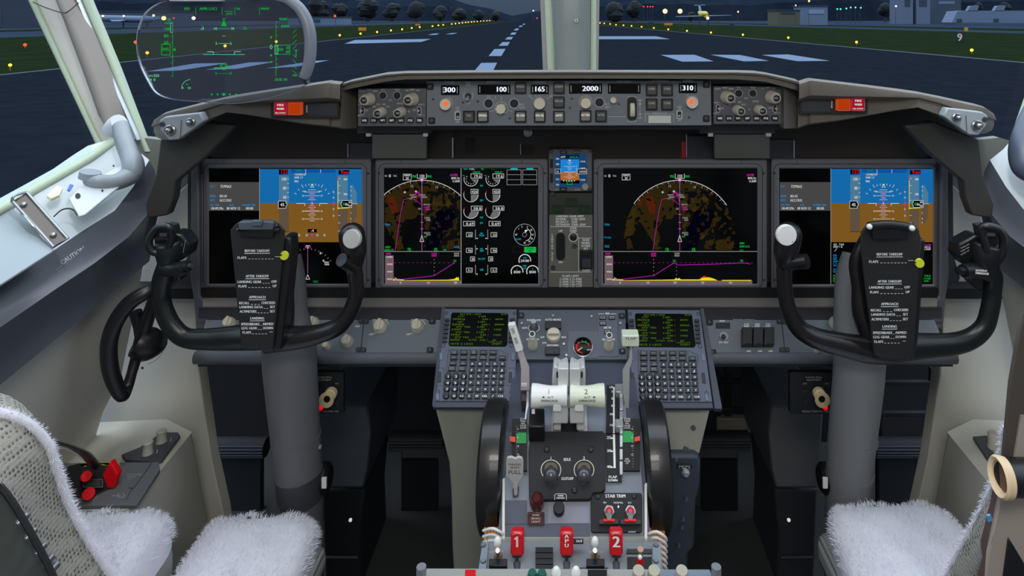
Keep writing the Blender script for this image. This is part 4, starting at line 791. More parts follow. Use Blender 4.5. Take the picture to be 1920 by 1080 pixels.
def info(b, p, x):
    T = lambda s_, a, y, h, m, w=None: b.text(p, s_, x + a, y, h, m, width=w, bold=.15, lay=3)
    b.rect(p, x + 1, 341.5, x + 96, 395, grb, 1)
    T('FLT :', 3, 351.5, 4, BL, 10); T('737MAX', 22, 352.2, 5, W, 21); T('REGN:', 3, 369.5, 4, BL, 11); T('BO-01', 21, 370, 4.6, W, 14); T('NCC:', 3, 377.5, 4, BL, 10); T('NCC1701E', 21, 378, 4.6, W, 22)
    T('UTC TIME', 3, 386, 3.2, BL, 17); T('DATE', 39, 386, 3.2, BL, 8); T('ELAPSED TIME', 63, 386, 3.2, BL, 25); T('18:49:29z', 4, 393, 4.6, W, 24); T('08 NOV 12', 34, 393, 4.6, W, 25); T('00:00', 70, 393, 4.6, W, 14)
from mathutils import noise
def blob(b, p, pts, m, cell=2.5, lay=1, clip=None, thin=False):      # dotted terrain: little cells inside an outline
    xs = [q[0] for q in pts]; ys = [q[1] for q in pts]; n = len(pts); vs = []; fs = []; j = 0
    y = min(ys)
    while y < max(ys):
        x = min(xs) + (cell / 2 if j % 2 else 0)
        while x < max(xs):
            xx, yy = x + R.uniform(-1, 1) * 0, y; c = False; k = n - 1; nz = noise.noise(Vector((xx / 9, yy / 9, 3)))
            for i in range(n):
                if (pts[i][1] > yy) != (pts[k][1] > yy) and xx < (pts[k][0] - pts[i][0]) * (yy - pts[i][1]) / (pts[k][1] - pts[i][1]) + pts[i][0]: c = not c
                k = i
            if (not thin and c and nz > -.33 or thin and nz > .2 - (xx + yy) * 0) and (not clip or clip(xx, yy)):
                o = len(vs); h = cell * .30; vs += [p.at(xx - h, yy - h * .7, lay * 1.5e-4), p.at(xx + h, yy - h * .7, lay * 1.5e-4), p.at(xx + h, yy + h * .7, lay * 1.5e-4), p.at(xx - h, yy + h * .7, lay * 1.5e-4)]; fs.append((o, o + 1, o + 2, o + 3))
            x += cell
        y += cell * .8; j += 1
    if vs: b.add(vs, fs, m, False)
def nd(b, p, cx, x0, x1, wide):
    T = lambda s_, x, y, h, m, al='l', w=None, bo=.2: b.text(p, s_, x, y, h, m, al, width=w, bold=bo, lay=6)
    Ln = lambda pts, m, w=.7, lay=4: b.line(p, pts, m, w, lay)
    cy, r = 444, 106                                            # compass centre and radius
    inside = lambda x, y: (x - cx) ** 2 + (y - cy) ** 2 < (r - 2) ** 2 and x0 + 1 < x < x1 - 1 and y < 470
    S = lambda l: [(cx + a, y) for a, y in l]
    blob(b, p, S([(-110, 375), (-70, 345), (-10, 336), (28, 340), (30, 360), (10, 358), (5, 375), (-6, 370), (-12, 385), (-4, 400), (-16, 412), (-30, 410), (-42, 430), (-36, 445), (-44, 462), (-60, 440), (-70, 420), (-84, 410), (-88, 440), (-110, 450)]), terr, clip=inside)
    blob(b, p, S([(0, 0), (0, 1), (-110, 345), (106, 345), (106, 470), (-110, 470)]), terr, clip=lambda x, y: inside(x, y) and x > cx + 4, thin=True)
    blob(b, p, S([(-100, 392), (-84, 388), (-78, 420), (-92, 450), (-86, 468), (-98, 468), (-102, 440)]), terr, clip=inside)
    blob(b, p, S([(-52, 455), (-38, 450), (-34, 466), (-46, 470)]), terr, clip=inside); blob(b, p, S([(20, 375), (38, 362), (40, 384), (30, 398), (18, 392)]), terr, clip=inside); blob(b, p, S([(42, 355), (54, 378), (50, 396), (44, 384)]), terr, clip=inside)
    blob(b, p, S([(0, 372), (16, 362), (14, 392), (4, 410)]), terr, clip=inside); blob(b, p, S([(3, 405), (18, 398), (14, 430), (6, 432)]), terr, clip=inside); blob(b, p, S([(62, 410), (72, 406), (66, 424), (56, 430)]), terr, clip=inside); blob(b, p, S([(36, 438), (58, 424), (52, 440), (40, 450)]), terr, clip=inside); blob(b, p, S([(48, 452), (66, 446), (60, 466), (46, 468)]), terr, clip=inside); blob(b, p, S([(70, 450), (102, 448), (98, 470), (68, 470)]), terr, clip=inside); blob(b, p, S([(20, 345), (44, 344), (56, 360), (36, 352)]), terr, clip=inside)
    b.poly(p, [(x, y) for x, y in S([(14, 430), (30, 395), (62, 392), (64, 420), (34, 452), (30, 470), (6, 470)])], sea, 1)
    blob(b, p, S([(-64, 367), (-52, 368), (-46, 385), (-46, 402), (-56, 400), (-62, 385)]), terr2, 1.7, 2, inside); blob(b, p, S([(-78, 372), (-70, 376), (-72, 386), (-78, 384)]), terr2, 1.7, 2, inside)
    a1 = 66 if wide else math.degrees(math.asin(min(1, (x1 - cx) / r))); a0 = -66 if wide else -math.degrees(math.asin(min(1, (cx - x0) / r)))
    if wide: a0 = -54; a1 = 56
    b.arc(p, cx, cy, r, a0, a1, W, 1.0, 4, 60)
    for a in range(int(a0), int(a1), 6):
        s_, c_ = math.sin(math.radians(a)), math.cos(math.radians(a)); l = 5 if a % 12 == 0 else 3; Ln([(cx + s_ * r, cy - c_ * r), (cx + s_ * (r - l), cy - c_ * (r - l))], WD, .7)
    Ln([(cx, 340), (cx, 470)], emi('track lilac', '#8a78b8'), .8, 5); [Ln([(cx - 2.5, y), (cx + 2.5, y)], WD, .7, 6) for y in (402, 417, 429)]
    Ln([(cx, 470), (cx, 384), (cx - 18, 371), (cx - 34, 374), (cx - 40, 400), (cx - 46, 440), (cx - 50, 470)], emi('dull magenta 2', '#a01880'), 1.1, 5); Ln([(cx - 11, 360), (cx - 4, 366), (cx, 380)], MG, .8, 5); b.arc(p, cx - 8, 364, 4, 0, 360, MG, .7, 5, 12)
    T('12', cx - 22, 351, 4, WD); T('15', cx + 25, 353, 4, WD); T('133', cx, 333.2, 5.6, W, 'c', 10, .35); Ln([(cx - 8.5, 326), (cx - 8.5, 334.5), (cx + 8.5, 334.5), (cx + 8.5, 326)], W, .8, 5); T('TRK', cx - 10, 333, 4.6, G, 'r', 9); T('MAG', cx + 9.5, 333, 4.6, G, 'l', 9)
    b.poly(p, [(cx - 3, 336), (cx + 3, 336), (cx, 340)], W, 6); Ln([(cx - 4, 336), (cx + 4, 336), (cx + 3, 340), (cx - 3, 340), (cx - 4, 336)], MG, .8, 5)
    T('GS', x0 + 1, 331.5, 3.4, WD, 'l', 5); T('0', x0 + 9, 332.5, 5.5, W, 'l', 4); T('TAS', x0 + 17, 331.5, 3.4, WD, 'l', 7)
    rx = x0 + 36 if not wide else x0 + 35; b.frame(p, rx, 326.5, rx + 15, 337.5, W, .7, 4); T('RANGE', rx + 7.5, 330.4, 3, W, 'c', 11); T('20', rx + 7.5, 336.3, 4.2, W, 'c', 5.5)
    ex = x1 - 2; T('LACRR', ex - 4, 330, 4, MG, 'r', 14); T('800.2z', ex, 336, 4, W, 'r', 16); T('11.5NM', ex, 341.8, 4, W, 'r', 14)
    for s_, a, y, m in (('VAMPS', -23, 367, WD), ('8000A', -20, 371, WD), ('T/C', -24, 374.5, G), ('ELMAA', -3, 367, WD), ('9000A', 0, 371, WD), ('(INTC)', 3, 385, WD), ('LACRR', 4, 390, MG), ('2500A', 6, 394, MG), ('COSAR', 5, 410, WD), ('2000', 8, 414, WD), ('(KD27)', 4, 438, WD), ('421A', 8, 441.5, WD), ('E/D', 4, 445, G)): T(s_, cx + a, y, 2.9, m, 'l', len(s_) * 2, .12)
    T('+', cx - 35, 364, 7, W); T('+', cx - 14, 362.5, 7, W); T('10', cx - 8, 393.5, 4, WD); Ln([(cx, 441), (cx - 3.6, 453), (cx + 3.6, 453), (cx, 441)], W, .8, 7)
    T('TERR', x0 + 1, 423, 3.6, BL, 'l', 11, .1); T('VOR', cx - 24, 468, 3.2, G, 'c', 6); T('1.00', cx - 24, 471.5, 3.2, G, 'c', 7); T('ADF', cx + 26, 468, 3.2, G, 'c', 6); T('0.00', cx + 26, 471.5, 3.2, G, 'c', 7)
    if wide: T('VTC/ALL', x0 + 1, 447, 3.2, BL, 'l', 14, .1); T('362', x0 + 2, 464, 4.4, BL, 'l', 9); T('UBFI', x0 + 255, 458, 3.6, G, 'l', 9); T('ZNM 0.12', x0 + 255, 464, 3.6, G, 'l', 19); T('GPS', x0 + 255, 471, 3, GD, 'l', 7)
    else: T('GBRP', x0 + 2, 465, 3.4, G, 'l', 10); T('DME1.73', x0 + 1, 470.5, 3.4, G, 'l', 17); T('420.', x1 - 2, 465, 3.6, BL, 'r', 11); T('GPS', cx + 40, 470, 3, G, 'l', 6)
    # vertical situation display
    xe = x1 if not wide else x0 + 279
    Ln([(x0, 471.5), (x1, 471.5)], WD, .9, 5); b.rect(p, x0 + 2, 479, x0 + 18, 529, pk, 2); b.rect(p, x0 + 2, 526, xe, 533, pk, 2); T('9000', x0 + 3, 477.5, 3.4, MG, 'l', 10)
    for v, y in (('12000', 483.5), ('8000', 497), ('4000', 511), ('0000', 525)): T(v, x0 + 16, y, 3.2, W, 'r', 2.6 * len(v), .1)
    Ln([(x0 + 17, 488), (x0 + 17, 497)], MG, 1.4, 5)
    xx = x0 + 20
    while xx < (xe if wide else x0 + 135): Ln([(xx, 492.5), (xx + 2.4, 492.5)], emi('dash violet', '#7a2c78'), .8, 4); xx += 8.3
    pts = [(x0 + 20, 525.5), (x0 + 40, 523), (x0 + 94, 517), (x0 + 132, 493)] + ([(x0 + 140, 497), (x0 + 200, 495.5), (x0 + 262, 493), (x0 + 276, 495)] if wide else [])
    Ln(pts, emi('profile magenta', '#b020b0'), 1.0, 5)
    T('LACRR', x0 + 94, 477, 3, MG, 'c', 10); T('2500A', x0 + 94, 481, 3, MG, 'c', 10); T('VAMPS', x0 + (138 if wide else 136), 477, 3, WD, 'c', 10); T('8000A', x0 + (138 if wide else 136), 481, 3, WD, 'c', 10); T('T/C', x0 + 133, 491.5, 4.2, G, 'c', 6)
    if wide: T('T/D', x0 + 259, 491, 4, G, 'c', 6); [Ln([(x0 + 137, y), (x0 + 137, y + 1.5)], WD, .7) for y in range(500, 524, 7)]
    [Ln([(x0 + 94, y), (x0 + 94, y + 1.5)], WD, .7) for y in range(486, 518, 7)]
    gr = [(x0 + 17, 526), (x0 + 17, 523), (x0 + 35, 523.5), (x0 + 38, 525.5), (x0 + 72, 525)] + ([(x0 + 110, 524.5), (x0 + 133, 524), (x0 + 136, 521), (x0 + 139, 523), (x0 + 142, 521), (x0 + 145, 524), (x0 + 180, 524), (x0 + 184, 521), (x0 + 196, 520), (x0 + 202, 521), (x0 + 208, 523), (x0 + 214, 526)] if wide else [(x0 + 120, 524.5), (x0 + 132, 523), (x0 + 136, 520), (x0 + 140, 520), (x0 + 141, 526)])
    b.poly(p, gr, YE, 4)
    if wide: b.disc(p, x0 + 189, 520.5, 3.5, RD, 3); b.rect(p, x0 + 222, 525, x0 + 277, 526.5, YE, 4)
    b.poly(p, [(x0 + 20, 519.5), (x0 + 28, 524.5), (x0 + 20, 524.5)], WD, 5)
    for v, a in ((('0', 31), ('10', 83), ('20', 134)) if not wide else (('0', 31), ('10', 83), ('20', 134), ('30', 186), ('40', 238))): T(v, x0 + a, 531.8, 3.6, W, 'c', 3 * len(v), .1)
def eicas(b, p):
    T = lambda s_, x, y, h, m, al='l', w=None, bo=.15: b.text(p, s_, x, y, h, m, al, width=w, bold=bo, lay=6)
    Ln = lambda pts, m, w=.7, lay=4: b.line(p, pts, m, w, lay)
    Ln([(864.5, 315), (864.5, 533)], WD, 1.2)
    T('TAT', 869, 318.6, 3, CY, 'l', 8); T('+15c', 879, 318.6, 3, W, 'l', 11); T('TO', 902, 318.6, 3, G, 'l', 5); T('-- --', 921, 318.6, 3, G, 'l', 6)
    for x, g in ((883, 0), (924, 1)):
        T('104.0', x + 10, 324.6, 3.6, G, 'c', 14); b.frame(p, x, 326, x + 20.5, 334, W, .7, 5); T('19.6', x + 19, 333, 5.2, W, 'r', 14)
        b.arc(p, x, 336, 13, 90, 290, W, .9, 4); b.poly(p, [(x, 336), (x + 12.5, 336), (x + 9, 344)], gauge, 3)
        for a in (300, 270, 240, 210, 180, 150): T('%d' % ((a - 120) // 20), x + math.sin(math.radians(a)) * 9 - 1, 336 - math.cos(math.radians(a)) * 9 + 1.3, 2.6, W, 'l', 1.8, .1)
        Ln([(x - 16, 329), (x - 12, 329)], G, .8)
        b.frame(p, x, 355, x + 13.5, 363, W, .7, 5); T('420', x + 12.5, 362, 5, W, 'r', 11); b.arc(p, x, 365, 13.5, 90, 290, W, .9, 4); b.disc(p, x, 365, 13, gauge, 3, 90, 180, 10); b.arc(p, x, 365, 13.5, 285, 300, RD, .9, 5)
        b.frame(p, x + .5, 386.5, x + 21, 394.5, W, .7, 5); T('58.8', x + 19.5, 393.5, 5, W, 'r', 15); b.arc(p, x, 396, 13.5, 90, 290, W, .9, 4); b.disc(p, x, 396, 13, gauge, 3, 90, 208, 12); b.arc(p, x, 396, 13.5, 285, 300, RD, .9, 5)
    for x in (869, 917): b.frame(p, x, 415, x + 21, 423.5, W, .7, 5); T('0.69', x + 19.5, 422.3, 5.2, W, 'r', 15)
    for s_, y in (('N1', 350), ('EGT', 377.5), ('N2', 409.5), ('FF', 420)): T(s_, 903, y, 3.4, CY, 'c', 6)
    T('OIL', 903, 439, 3, CY, 'c', 6); T('PRESS', 903, 443, 3, CY, 'c', 10); T('OIL', 903, 468, 3, CY, 'c', 6); T('TEMP', 903, 472, 3, CY, 'c', 8); T('OIL QTY', 903, 487, 3.2, CY, 'c', 14); T('VIB', 903, 507.5, 3.4, CY, 'c', 7)
    for v, y0, y1, hh in (('22', 431, 448, 440), ('96', 460, 477, 469.5), ('20', 0, 0, 485.5), ('0.1', 497, 514, 506.5)):
        for sx in (-1, 1):
            cx = 903 + sx * (23 if v != '20' else 17); w_ = 5.5 if v != '20' else 4; b.frame(p, cx - w_, hh - 4, cx + w_, hh + 4, W, .7, 5); T(v, cx + w_ - 1, hh + 2.4, 4.2, W, 'r', 7 if v != '20' else 5)
            if y0: Ln([(903 + sx * 11.5, y0), (903 + sx * 11.5, y1)], WD, .9); yy = {'22': 447, '96': 466.5, '0.1': 514}[v]; b.poly(p, [(903 + sx * 11, yy), (903 + sx * 7.5, yy - 1.3), (903 + sx * 7.5, yy + 1.3)], W, 5)
    for x in (950.5, 980):
        b.frame(p, x, 318.5, x + 26.5, 346.5, WD, .7, 4); [Ln([(x, y), (x + 26.5, y)], WD, .6) for y in (327.5, 337)]; b.rect(p, x + 7, 314.8, x + 20, 318, CY, 5)
    b.arc(p, 983.5, 440, 20, 0, 360, WD, .9, 4, 40); b.arc(p, 983.5, 440, 4, 0, 360, WD, .6, 4, 12)
    for v, a in (('1', 315), ('2', 342), ('5', 20), ('10', 55), ('15', 90), ('25', 118), ('30', 145), ('40', 180), ('UP', 270)): T(v, 983.5 + math.sin(math.radians(a)) * 15.5, 440 - math.cos(math.radians(a)) * 15.5 + 1.6, 3.2, W, 'c', 1.9 * len(v))
    b.arc(p, 983.5, 440, 12, 20, 170, W, 1.0, 4, 20); b.poly(p, [(984, 437), (984, 431), (990, 431.5)], W, 5); T('FLAPS', 966, 450, 3, CY, 'l', 11)
    b.rect(p, 983, 463, 1005, 473.5, emi('green advisory', '#10b048'), 4); T('LE FLAPS', 994, 467.5, 2.8, BK, 'c', 13); T('EXT', 994, 471.8, 2.8, BK, 'c', 6)
    b.frame(p, 962, 463, 982, 473, emi('dim frame', '#2a2222'), .6, 4)
    for x, y, r, v, s1 in ((984, 488, 11, '24100', 'CTR'), (969.5, 509, 11, '8500', '1'), (998.5, 509, 11, '8500', '2')):
        b.arc(p, x, y, r, -115, 100, W, 1.6, 4, 26); T(v, x, y + 3.3, 4.6, W, 'c', 3.2 * len(v), .2); T(s1, x, y - 3, 2.8, CY, 'c', 2.2 * len(s1))
    T('FUEL', 984, 500, 2.8, CY, 'c', 8); T('LB', 984, 504.5, 2.8, CY, 'c', 5)
t, ps = display(372, 696, 392, 678, 315.5, 532, 'far left display unit with attitude screen behind the left control wheel', 622)
b = M(); info(b, ps, 391); pfd(b, ps, 0); b.build('screen_image', t)
t, ps = display(704, 1027, 720, 1009, 315.5, 532, 'second display unit from the left with map and engine gauges', 951)
b = M(); nd(b, ps, 791, 720, 864, False); eicas(b, ps); b.build('screen_image', t)
t, ps = display(1113, 1438, 1131, 1420, 315.5, 532, 'third display unit from the left with the wide map', 1363)
b = M(); nd(b, ps, 1274.5, 1131.5, 1420, True); b.build('screen_image', t)
t, ps = display(1446, 1770, 1461, 1749, 316, 533, 'far right display unit with attitude screen behind the right control wheel', 1690)
b = M(); info(b, ps, 1461); pfd(b, ps, 1071.3, False)
T = lambda s_, x, y, h, m, w=None, al='l': b.text(ps, s_, x, y, h, m, al, width=w, bold=.12, lay=6)
T('GS  TAS', 1562.5, 460, 3.2, W, 20); T('090°/ 8', 1562.5, 464.5, 3.2, W, 17); b.line(ps, [(1569, 466), (1565, 471)], W, .7, 5)
for i, s_ in enumerate(('WXR', 'STA', 'WPT', 'ARPT', '+ 5', 'TFC')): T(s_, 1562, 480 + i * 3.9, 3, BL, 2.4 * len(s_))
T('VTC', 1562, 507, 3, BL, 6); T('10.0NM', 1562, 511, 3, BL, 13); T('VOR L', 1562, 519, 3.6, G, 12); T('SEA', 1562, 524, 3.6, G, 8); T('DME---', 1562, 528.5, 3, G, 13)
T('LACRR', 1746, 461, 3.4, MG, 12, 'r'); T('2012z', 1745, 465, 3.2, W, 12, 'r'); T('11.5NM', 1745, 469, 3.2, W, 14, 'r'); T('VOR R', 1745, 519, 3.6, G, 12, 'r'); T('114.20', 1745, 524, 3.6, G, 14, 'r'); T('DME---', 1745, 528.5, 3, G, 13, 'r')
b.build('screen_image', t)
# ------------------------------------------------ standby display and the landing gear panel
t = thing('standby_display', 'small standby flight display above the landing gear panel', 'display', P(1070, 358, 1.28)); pb = PY(1.285)
b = M(); b.pr(pb, 1029, 280, 1110, 359, .02, mat('standby bezel', '#5e6064', .5), -.02, r=6)
for x, y in ((1033.5, 284), (1106.5, 282.5), (1106.5, 355)): c = pb.at(x, y); b.cyl(c, c - Vector((0, .002, 0)), .004, .003, screw, 12)
b.build('bezel', t, bevel=.001)
b = M(); sb = emi('standby blue', '#183e68'); b.rect(pb, 1040, 288.5, 1100.5, 350.5, sb, 2); b.rect(pb, 1051, 299, 1086, 323, emi('standby sky', '#1c80d0'), 3); b.rect(pb, 1051, 323, 1086, 338, emi('standby soil', '#a8642c'), 3); b.rect(pb, 1051, 338, 1086, 344, BK, 3); b.rect(pb, 1050, 290, 1086, 297, emi('standby bar', '#0c1c2c'), 3)
b.text(pb, 'APP', 1051, 296.5, 4, W, lay=5, width=9); b.text(pb, '29.92 IN', 1068, 296.5, 3.4, CY, lay=5, width=16)
for v, y in (('400', 299.5), ('380', 309.5), ('370', 338), ('350', 348)): b.text(pb, v, 1042, y, 3.4, W, lay=5, width=6.5)
for v, y in (('10300', 304.5), ('10400', 317), ('9400', 339)): b.text(pb, v, 1087.5, y, 3.2, W, lay=5, width=10)
b.rect(pb, 1041, 317, 1051, 325.5, BK, 5); b.frame(pb, 1041, 317, 1051, 325.5, W, .6, 6); b.text(pb, '35', 1042.5, 324, 4.4, W, lay=7, width=6); b.rect(pb, 1083, 317, 1100, 326, BK, 5); b.frame(pb, 1083, 317, 1100, 326, W, .6, 6); b.text(pb, '10500', 1085, 324, 4.2, W, lay=7, width=14)
for y, w_ in ((302, 2), (305, 4), (308, 2), (312, 10), (315, 4), (318, 3), (326, 3), (329, 4), (332, 10), (335, 3)): b.line(pb, [(1068 - w_, y), (1068 + w_, y)], W, .6, 6)
b.line(pb, [(1058, 322.5), (1078, 322.5)], W, .9, 7); b.poly(pb, [(1068, 303), (1065.5, 299.5), (1070.5, 299.5)], W, 6); b.frame(pb, 1063, 341, 1073, 345.5, G, .8, 7)
[b.rect(pb, 1056 + i * 5, 338, 1058 + i * 5, 340, W, 6) for i in range(5)]; [b.rect(pb, 1080, 310 + i * 4.5, 1081, 312 + i * 4.5, W, 6) for i in range(5)]; b.build('screen_image', t)
b = M(); b.text(pb, 'ATT', 1044, 357, 3, inkd, 'c', width=7, lay=2); b.text(pb, 'BARO', 1083, 357, 3, inkd, 'c', width=10, lay=2); b.build('lettering', t)
for x0, y0, x1, y1, s_ in ((1050, 282.5, 1063, 288.5, 'APP'), (1075, 282.5, 1089, 288.5, 'HP/IN'), (1031.5, 299, 1037, 315, ''), (1031.5, 325.5, 1037, 342.5, ''), (1049, 352, 1063, 358, 'RST')):
    b = M(); b.pr(pb, x0, y0, x1, y1, .003, blk, 0, r=1); 
    if s_: b.text(pb, s_, (x0 + x1) / 2, y1 - 1.6, 2.8, inkd, 'c', width=len(s_) * 2.6, lay=22)
    b.build('push_button', t)
knob(pb, 1097, 348.5, 6.3, .010, mat('grey knob', '#9b9ea0', .5), t)
t = thing('landing_gear_panel', 'grey landing gear panel with limit placards between the middle displays', 'control panel', P(1070, 556, 1.29)); pl = PY(1.288); olive = mat('gear panel olive', '#6a6a62', .55, vary=.08)
b = M(); b.pp(pl, [(1030, 403), (1111, 403), (1112, 560), (1028, 560)], .006, olive, -.006); 
for x, y in ((1041, 549), (1100, 548), (1037, 502), (1077, 462), (1036, 363.5)): c = pl.at(x, y); b.cyl(c, c - Vector((0, .002, 0)), .005, .004, screw, 12)
b.build('face_plate', t)
b = M(); b.pr(pl, 1030, 362, 1111, 403, .006, mat('lamp panel', '#30352e', .5), -.008); b.build('lamp_panel', t)
gm = mat('unlit green lens', '#17301c', .35)
for x, y in ((1071, 380), (1046, 393), (1096, 393)):
    b = M(); b.pr(pl, x - 10.5, y - 7, x + 10.5, y + 7, .003, gm, 0, r=1); b.line(pl, [(x - 6, y), (x + 6, y)], mat('lens line', '#27502c', .4), .8, 22); b.build('gear_lamp', t)
b = M(); b.pr(pl, 1042.5, 437, 1059.5, 488, .002, blk, .0005, r=8); b.pr(pl, 1046, 442, 1056, 484, .001, void, .003, r=4); b.build('lever_slot', t)
b = M(); b.arc(pl, 1075, 444.5, 8.5, 0, 360, ink, 1, 2); c = pl.at(1075, 444.5); b.lathe(c, (0, -1, 0), [(.006, 0), (.006, .003), (.004, .004), (.0035, .007)], blk, 16); b.build('lock_override', t)
b = M(); b.pr(pl, 1087, 470, 1111, 505, .006, blk, 0); b.pr(pl, 1091, 486, 1108, 503, .008, dark, .004); b.build('steering_switch', t, bevel=.001)
b = M()
for s_, x, y, w_, al in (('LANDING GEAR LIMIT', 1042, 407.5, 53, 'l'), ('EXTEND', 1042, 412.8, 20, 'l'), ('270K-.82M', 1071, 412.8, 26, 'l'), ('RETRACT', 1042, 418, 24, 'l'), ('235K', 1071, 418, 12, 'l'), ('EXTENDED', 1042, 423.2, 27, 'l'), ('320K-.82M', 1071, 423.2, 27, 'l'), ('UP', 1051, 435, 8, 'c'), ('LOCK', 1075, 430, 13, 'c'), ('OVRD', 1075, 435, 13, 'c'), ('NOSE', 1098.5, 452, 13, 'c'), ('WHEEL', 1098.5, 457.5, 17, 'c'), ('STEER', 1098.5, 463, 17, 'c'), ('ALT', 1098.5, 468, 9, 'c'), ('DN', 1051, 493.5, 8, 'c'), ('NORM', 1099, 508.5, 14, 'c'), ('FLAPS LIMIT', 1070, 519.5, 32, 'c'), ('230K ALT', 1070, 544.5, 25, 'c'), ('FLAP EXTEND', 1070, 550, 36, 'c')): b.text(pl, s_, x, y, 4, ink, al, width=w_, lay=2, bold=.35)
for i, (a, c) in enumerate((('1-250K', '15-200K'), ('2-250K', '25-190K'), ('5-250K', '30-175K'), ('10-210K', '40-162K'))): b.text(pl, a, 1067, 525 + i * 5, 3.8, ink, 'r', width=18 + (i == 3) * 1, lay=2, bold=.35); b.text(pl, c, 1071.5, 525 + i * 5, 3.8, ink, 'l', width=20, lay=2, bold=.35)
for i, ch in enumerate('LANDING GEAR'): b.text(pl, ch, 1035.5, 441.5 + i * 4.3, 3.4, ink, 'c', lay=2, bold=.3)
for q in ([(1032, 425), (1108, 425)], [(1032, 510), (1108, 510)], [(1085, 510), (1085, 446.5), (1108, 446.5)], [(1069.3, 520), (1069.3, 541)]): b.line(pl, q, ink, .9, 2)
b.build('lettering', t)
# ------------------------------------------------ head-up glass on the left
t = thing('head_up_display', 'clear head-up display glass with green figures hanging before the left windshield', 'head-up display', P(420, 180, 1.0)); ph = PY(1.0)
outl = [(312, 3), (345, -2), (430, -6), (520, 2), (548, 12), (565, 35), (571, 60), (572, 90), (571, 110), (566, 132), (560, 142), (575, 158), (500, 185), (440, 194), (395, 192), (340, 188), (310, 183), (290, 172), (276, 150), (264, 125), (258, 100), (257, 72), (262, 45), (275, 22), (295, 8)]
b = M(); outl = [tuple(q)[:2] for q in smooth([Vector((x, y, 0)) for x, y in outl], [0] * len(outl), 5, True)[0]]; hg = glass('combiner glass', '#dfe3ea', .06, haze=.018); b.prism([ph.at(x, y) for x, y in outl], (0, .004, 0), hg); b.build('glass', t)
b = M(); b.tube([ph.at(x, y, -.002) for x, y in outl], .0009, mat('glass edge', '#7c8694', .3), 6, closed=True); b.build('glass_rim', t)
am_ = mat('arm grey', '#747a85', .4)
b = M(); b.tube([ph.at(x, y, .0) for x, y in ((300, -6), (420, -14), (520, -7), (553, 8), (572, 32), (581, 62), (582, 95), (579, 120), (573, 140), (570, 147))], [.006, .006, .007, .0075, .0075, .0078, .0078, .0075, .007, .006], am_, 12, sub=4, flat=1.2); b.build('arm', t)
b = M(); b.prism([ph.at(x, y, .004) for x, y in ((564, 142), (570, 144), (577, 158), (572, 159))], (0, .012, 0), blk); b.build('clip', t)
b = M(); b.pr(ph, 316, -16, 410, 2.5, .02, mat('hud block', '#c9cbd2', .4), -.005); b.build('mount_block', t, bevel=.002)
Gg = emi('hud green', '#10a838'); G2 = emi('hud pale green', '#68c890')
b = M(); TT = lambda s_, x, y, h, w=None, al='l', m=Gg: b.text(ph, s_, x, y, h, m, al, width=w, bold=.3, lay=2); Ln = lambda pts, w=.8, m=Gg: b.line(ph, pts, m, w, 2)
TT('SPD', 345, 19, 5, 11); TT('APPR LOC1', 374, 19, 5, 34); TT('G6', 443, 18.5, 4, 7); TT('VNAV', 489, 18.5, 4.5, 16); TT('ATC', 424, 28, 4, 12); Ln([(421, 21.5), (436, 21.5)]); [Ln([(x, 14), (x, 28)]) for x in (367, 416.5, 440.5, 486.5)]
TT('45', 313, 39.5, 5.4, 8); TT('100', 308, 45, 4, 11); TT('100', 307, 57, 5.6, 12); TT('80', 307, 70, 5.6, 9); TT('60', 307, 82.5, 5.6, 9); TT('045', 304, 95.5, 6, 13); b.frame(ph, 303, 83, 319, 103, Gg, 1.2, 2); Ln([(323.7, 42), (323.7, 143.5)]); [Ln([(320, y), (323.7, y)], .7) for y in (42, 67.5, 80, 106, 118, 130, 143.5)]; b.poly(ph, [(323, 93), (329, 90), (329, 96)], Gg, 2); b.frame(ph, 320, 43, 323.7, 61, G2, .8, 2)
TT('TAS', 278, 144, 3.4, 9, m=G2); TT('350', 287.5, 144.5, 5.2, 11, m=G2); TT('GS', 278, 151, 3.4, 7, m=G2); TT('0', 287.5, 152, 5.2, 4, m=G2)
b.poly(ph, [(419.7, 37), (414.5, 49), (425, 49)], Gg, 2); Ln([(417, 35), (422.5, 35), (419.7, 39), (417, 35)]); Ln([(409, 53.7), (430, 53.7)]); TT('10', 400, 56, 4.8, 7, m=G2); TT('10', 432, 56, 4.8, 7, m=G2); Ln([(417, 67.5), (422.5, 67.5)], .8, G2); Ln([(410, 81.7), (430, 81.7)], .8, G2); TT('5', 404, 84, 4.8, 3.5, m=G2); TT('5', 431, 84, 4.8, 3.5, m=G2)
Ln([(389, 97), (400, 97), (400, 101)], 1.1, G2); Ln([(451, 97), (439.5, 97), (439.5, 101)], 1.1, G2); Ln([(381, 102.3), (459, 102.3)], .8, G2); Ln([(377, 55), (381, 50), (382, 55), (377, 55)], .8, G2); Ln([(457, 55), (458, 50), (463, 54.5), (457, 55)], .8)
b.arc(ph, 419.7, 126, 5, 0, 360, Gg, 1, 2, 18); b.arc(ph, 419.7, 126, 7, -80, 80, Gg, 1, 2, 18); Ln([(402, 127), (434, 127)], 1.6); TT('5', 403.5, 140, 4.8, 3.5); TT('5', 431, 140, 4.8, 3.5); [Ln([(410 + i * 4.4, 138), (412.4 + i * 4.4, 138)], .7) for i in range(5)]
for i, x in enumerate((397, 408, 419.6, 431, 443)): b.disc(ph, x, 177, 1.8, Gg, 2) if i != 2 else b.poly(ph, [(415, 177), (419.6, 174), (424, 177), (419.6, 180)], Gg, 2)
b.arc(ph, 358, 167, 18, -75, -5, G2, .9, 2); TT('0', 340, 167, 4.5, 4, m=G2); TT('53', 352, 167, 4, 6, m=G2); Ln([(349, 157), (352, 160)], 1.2)
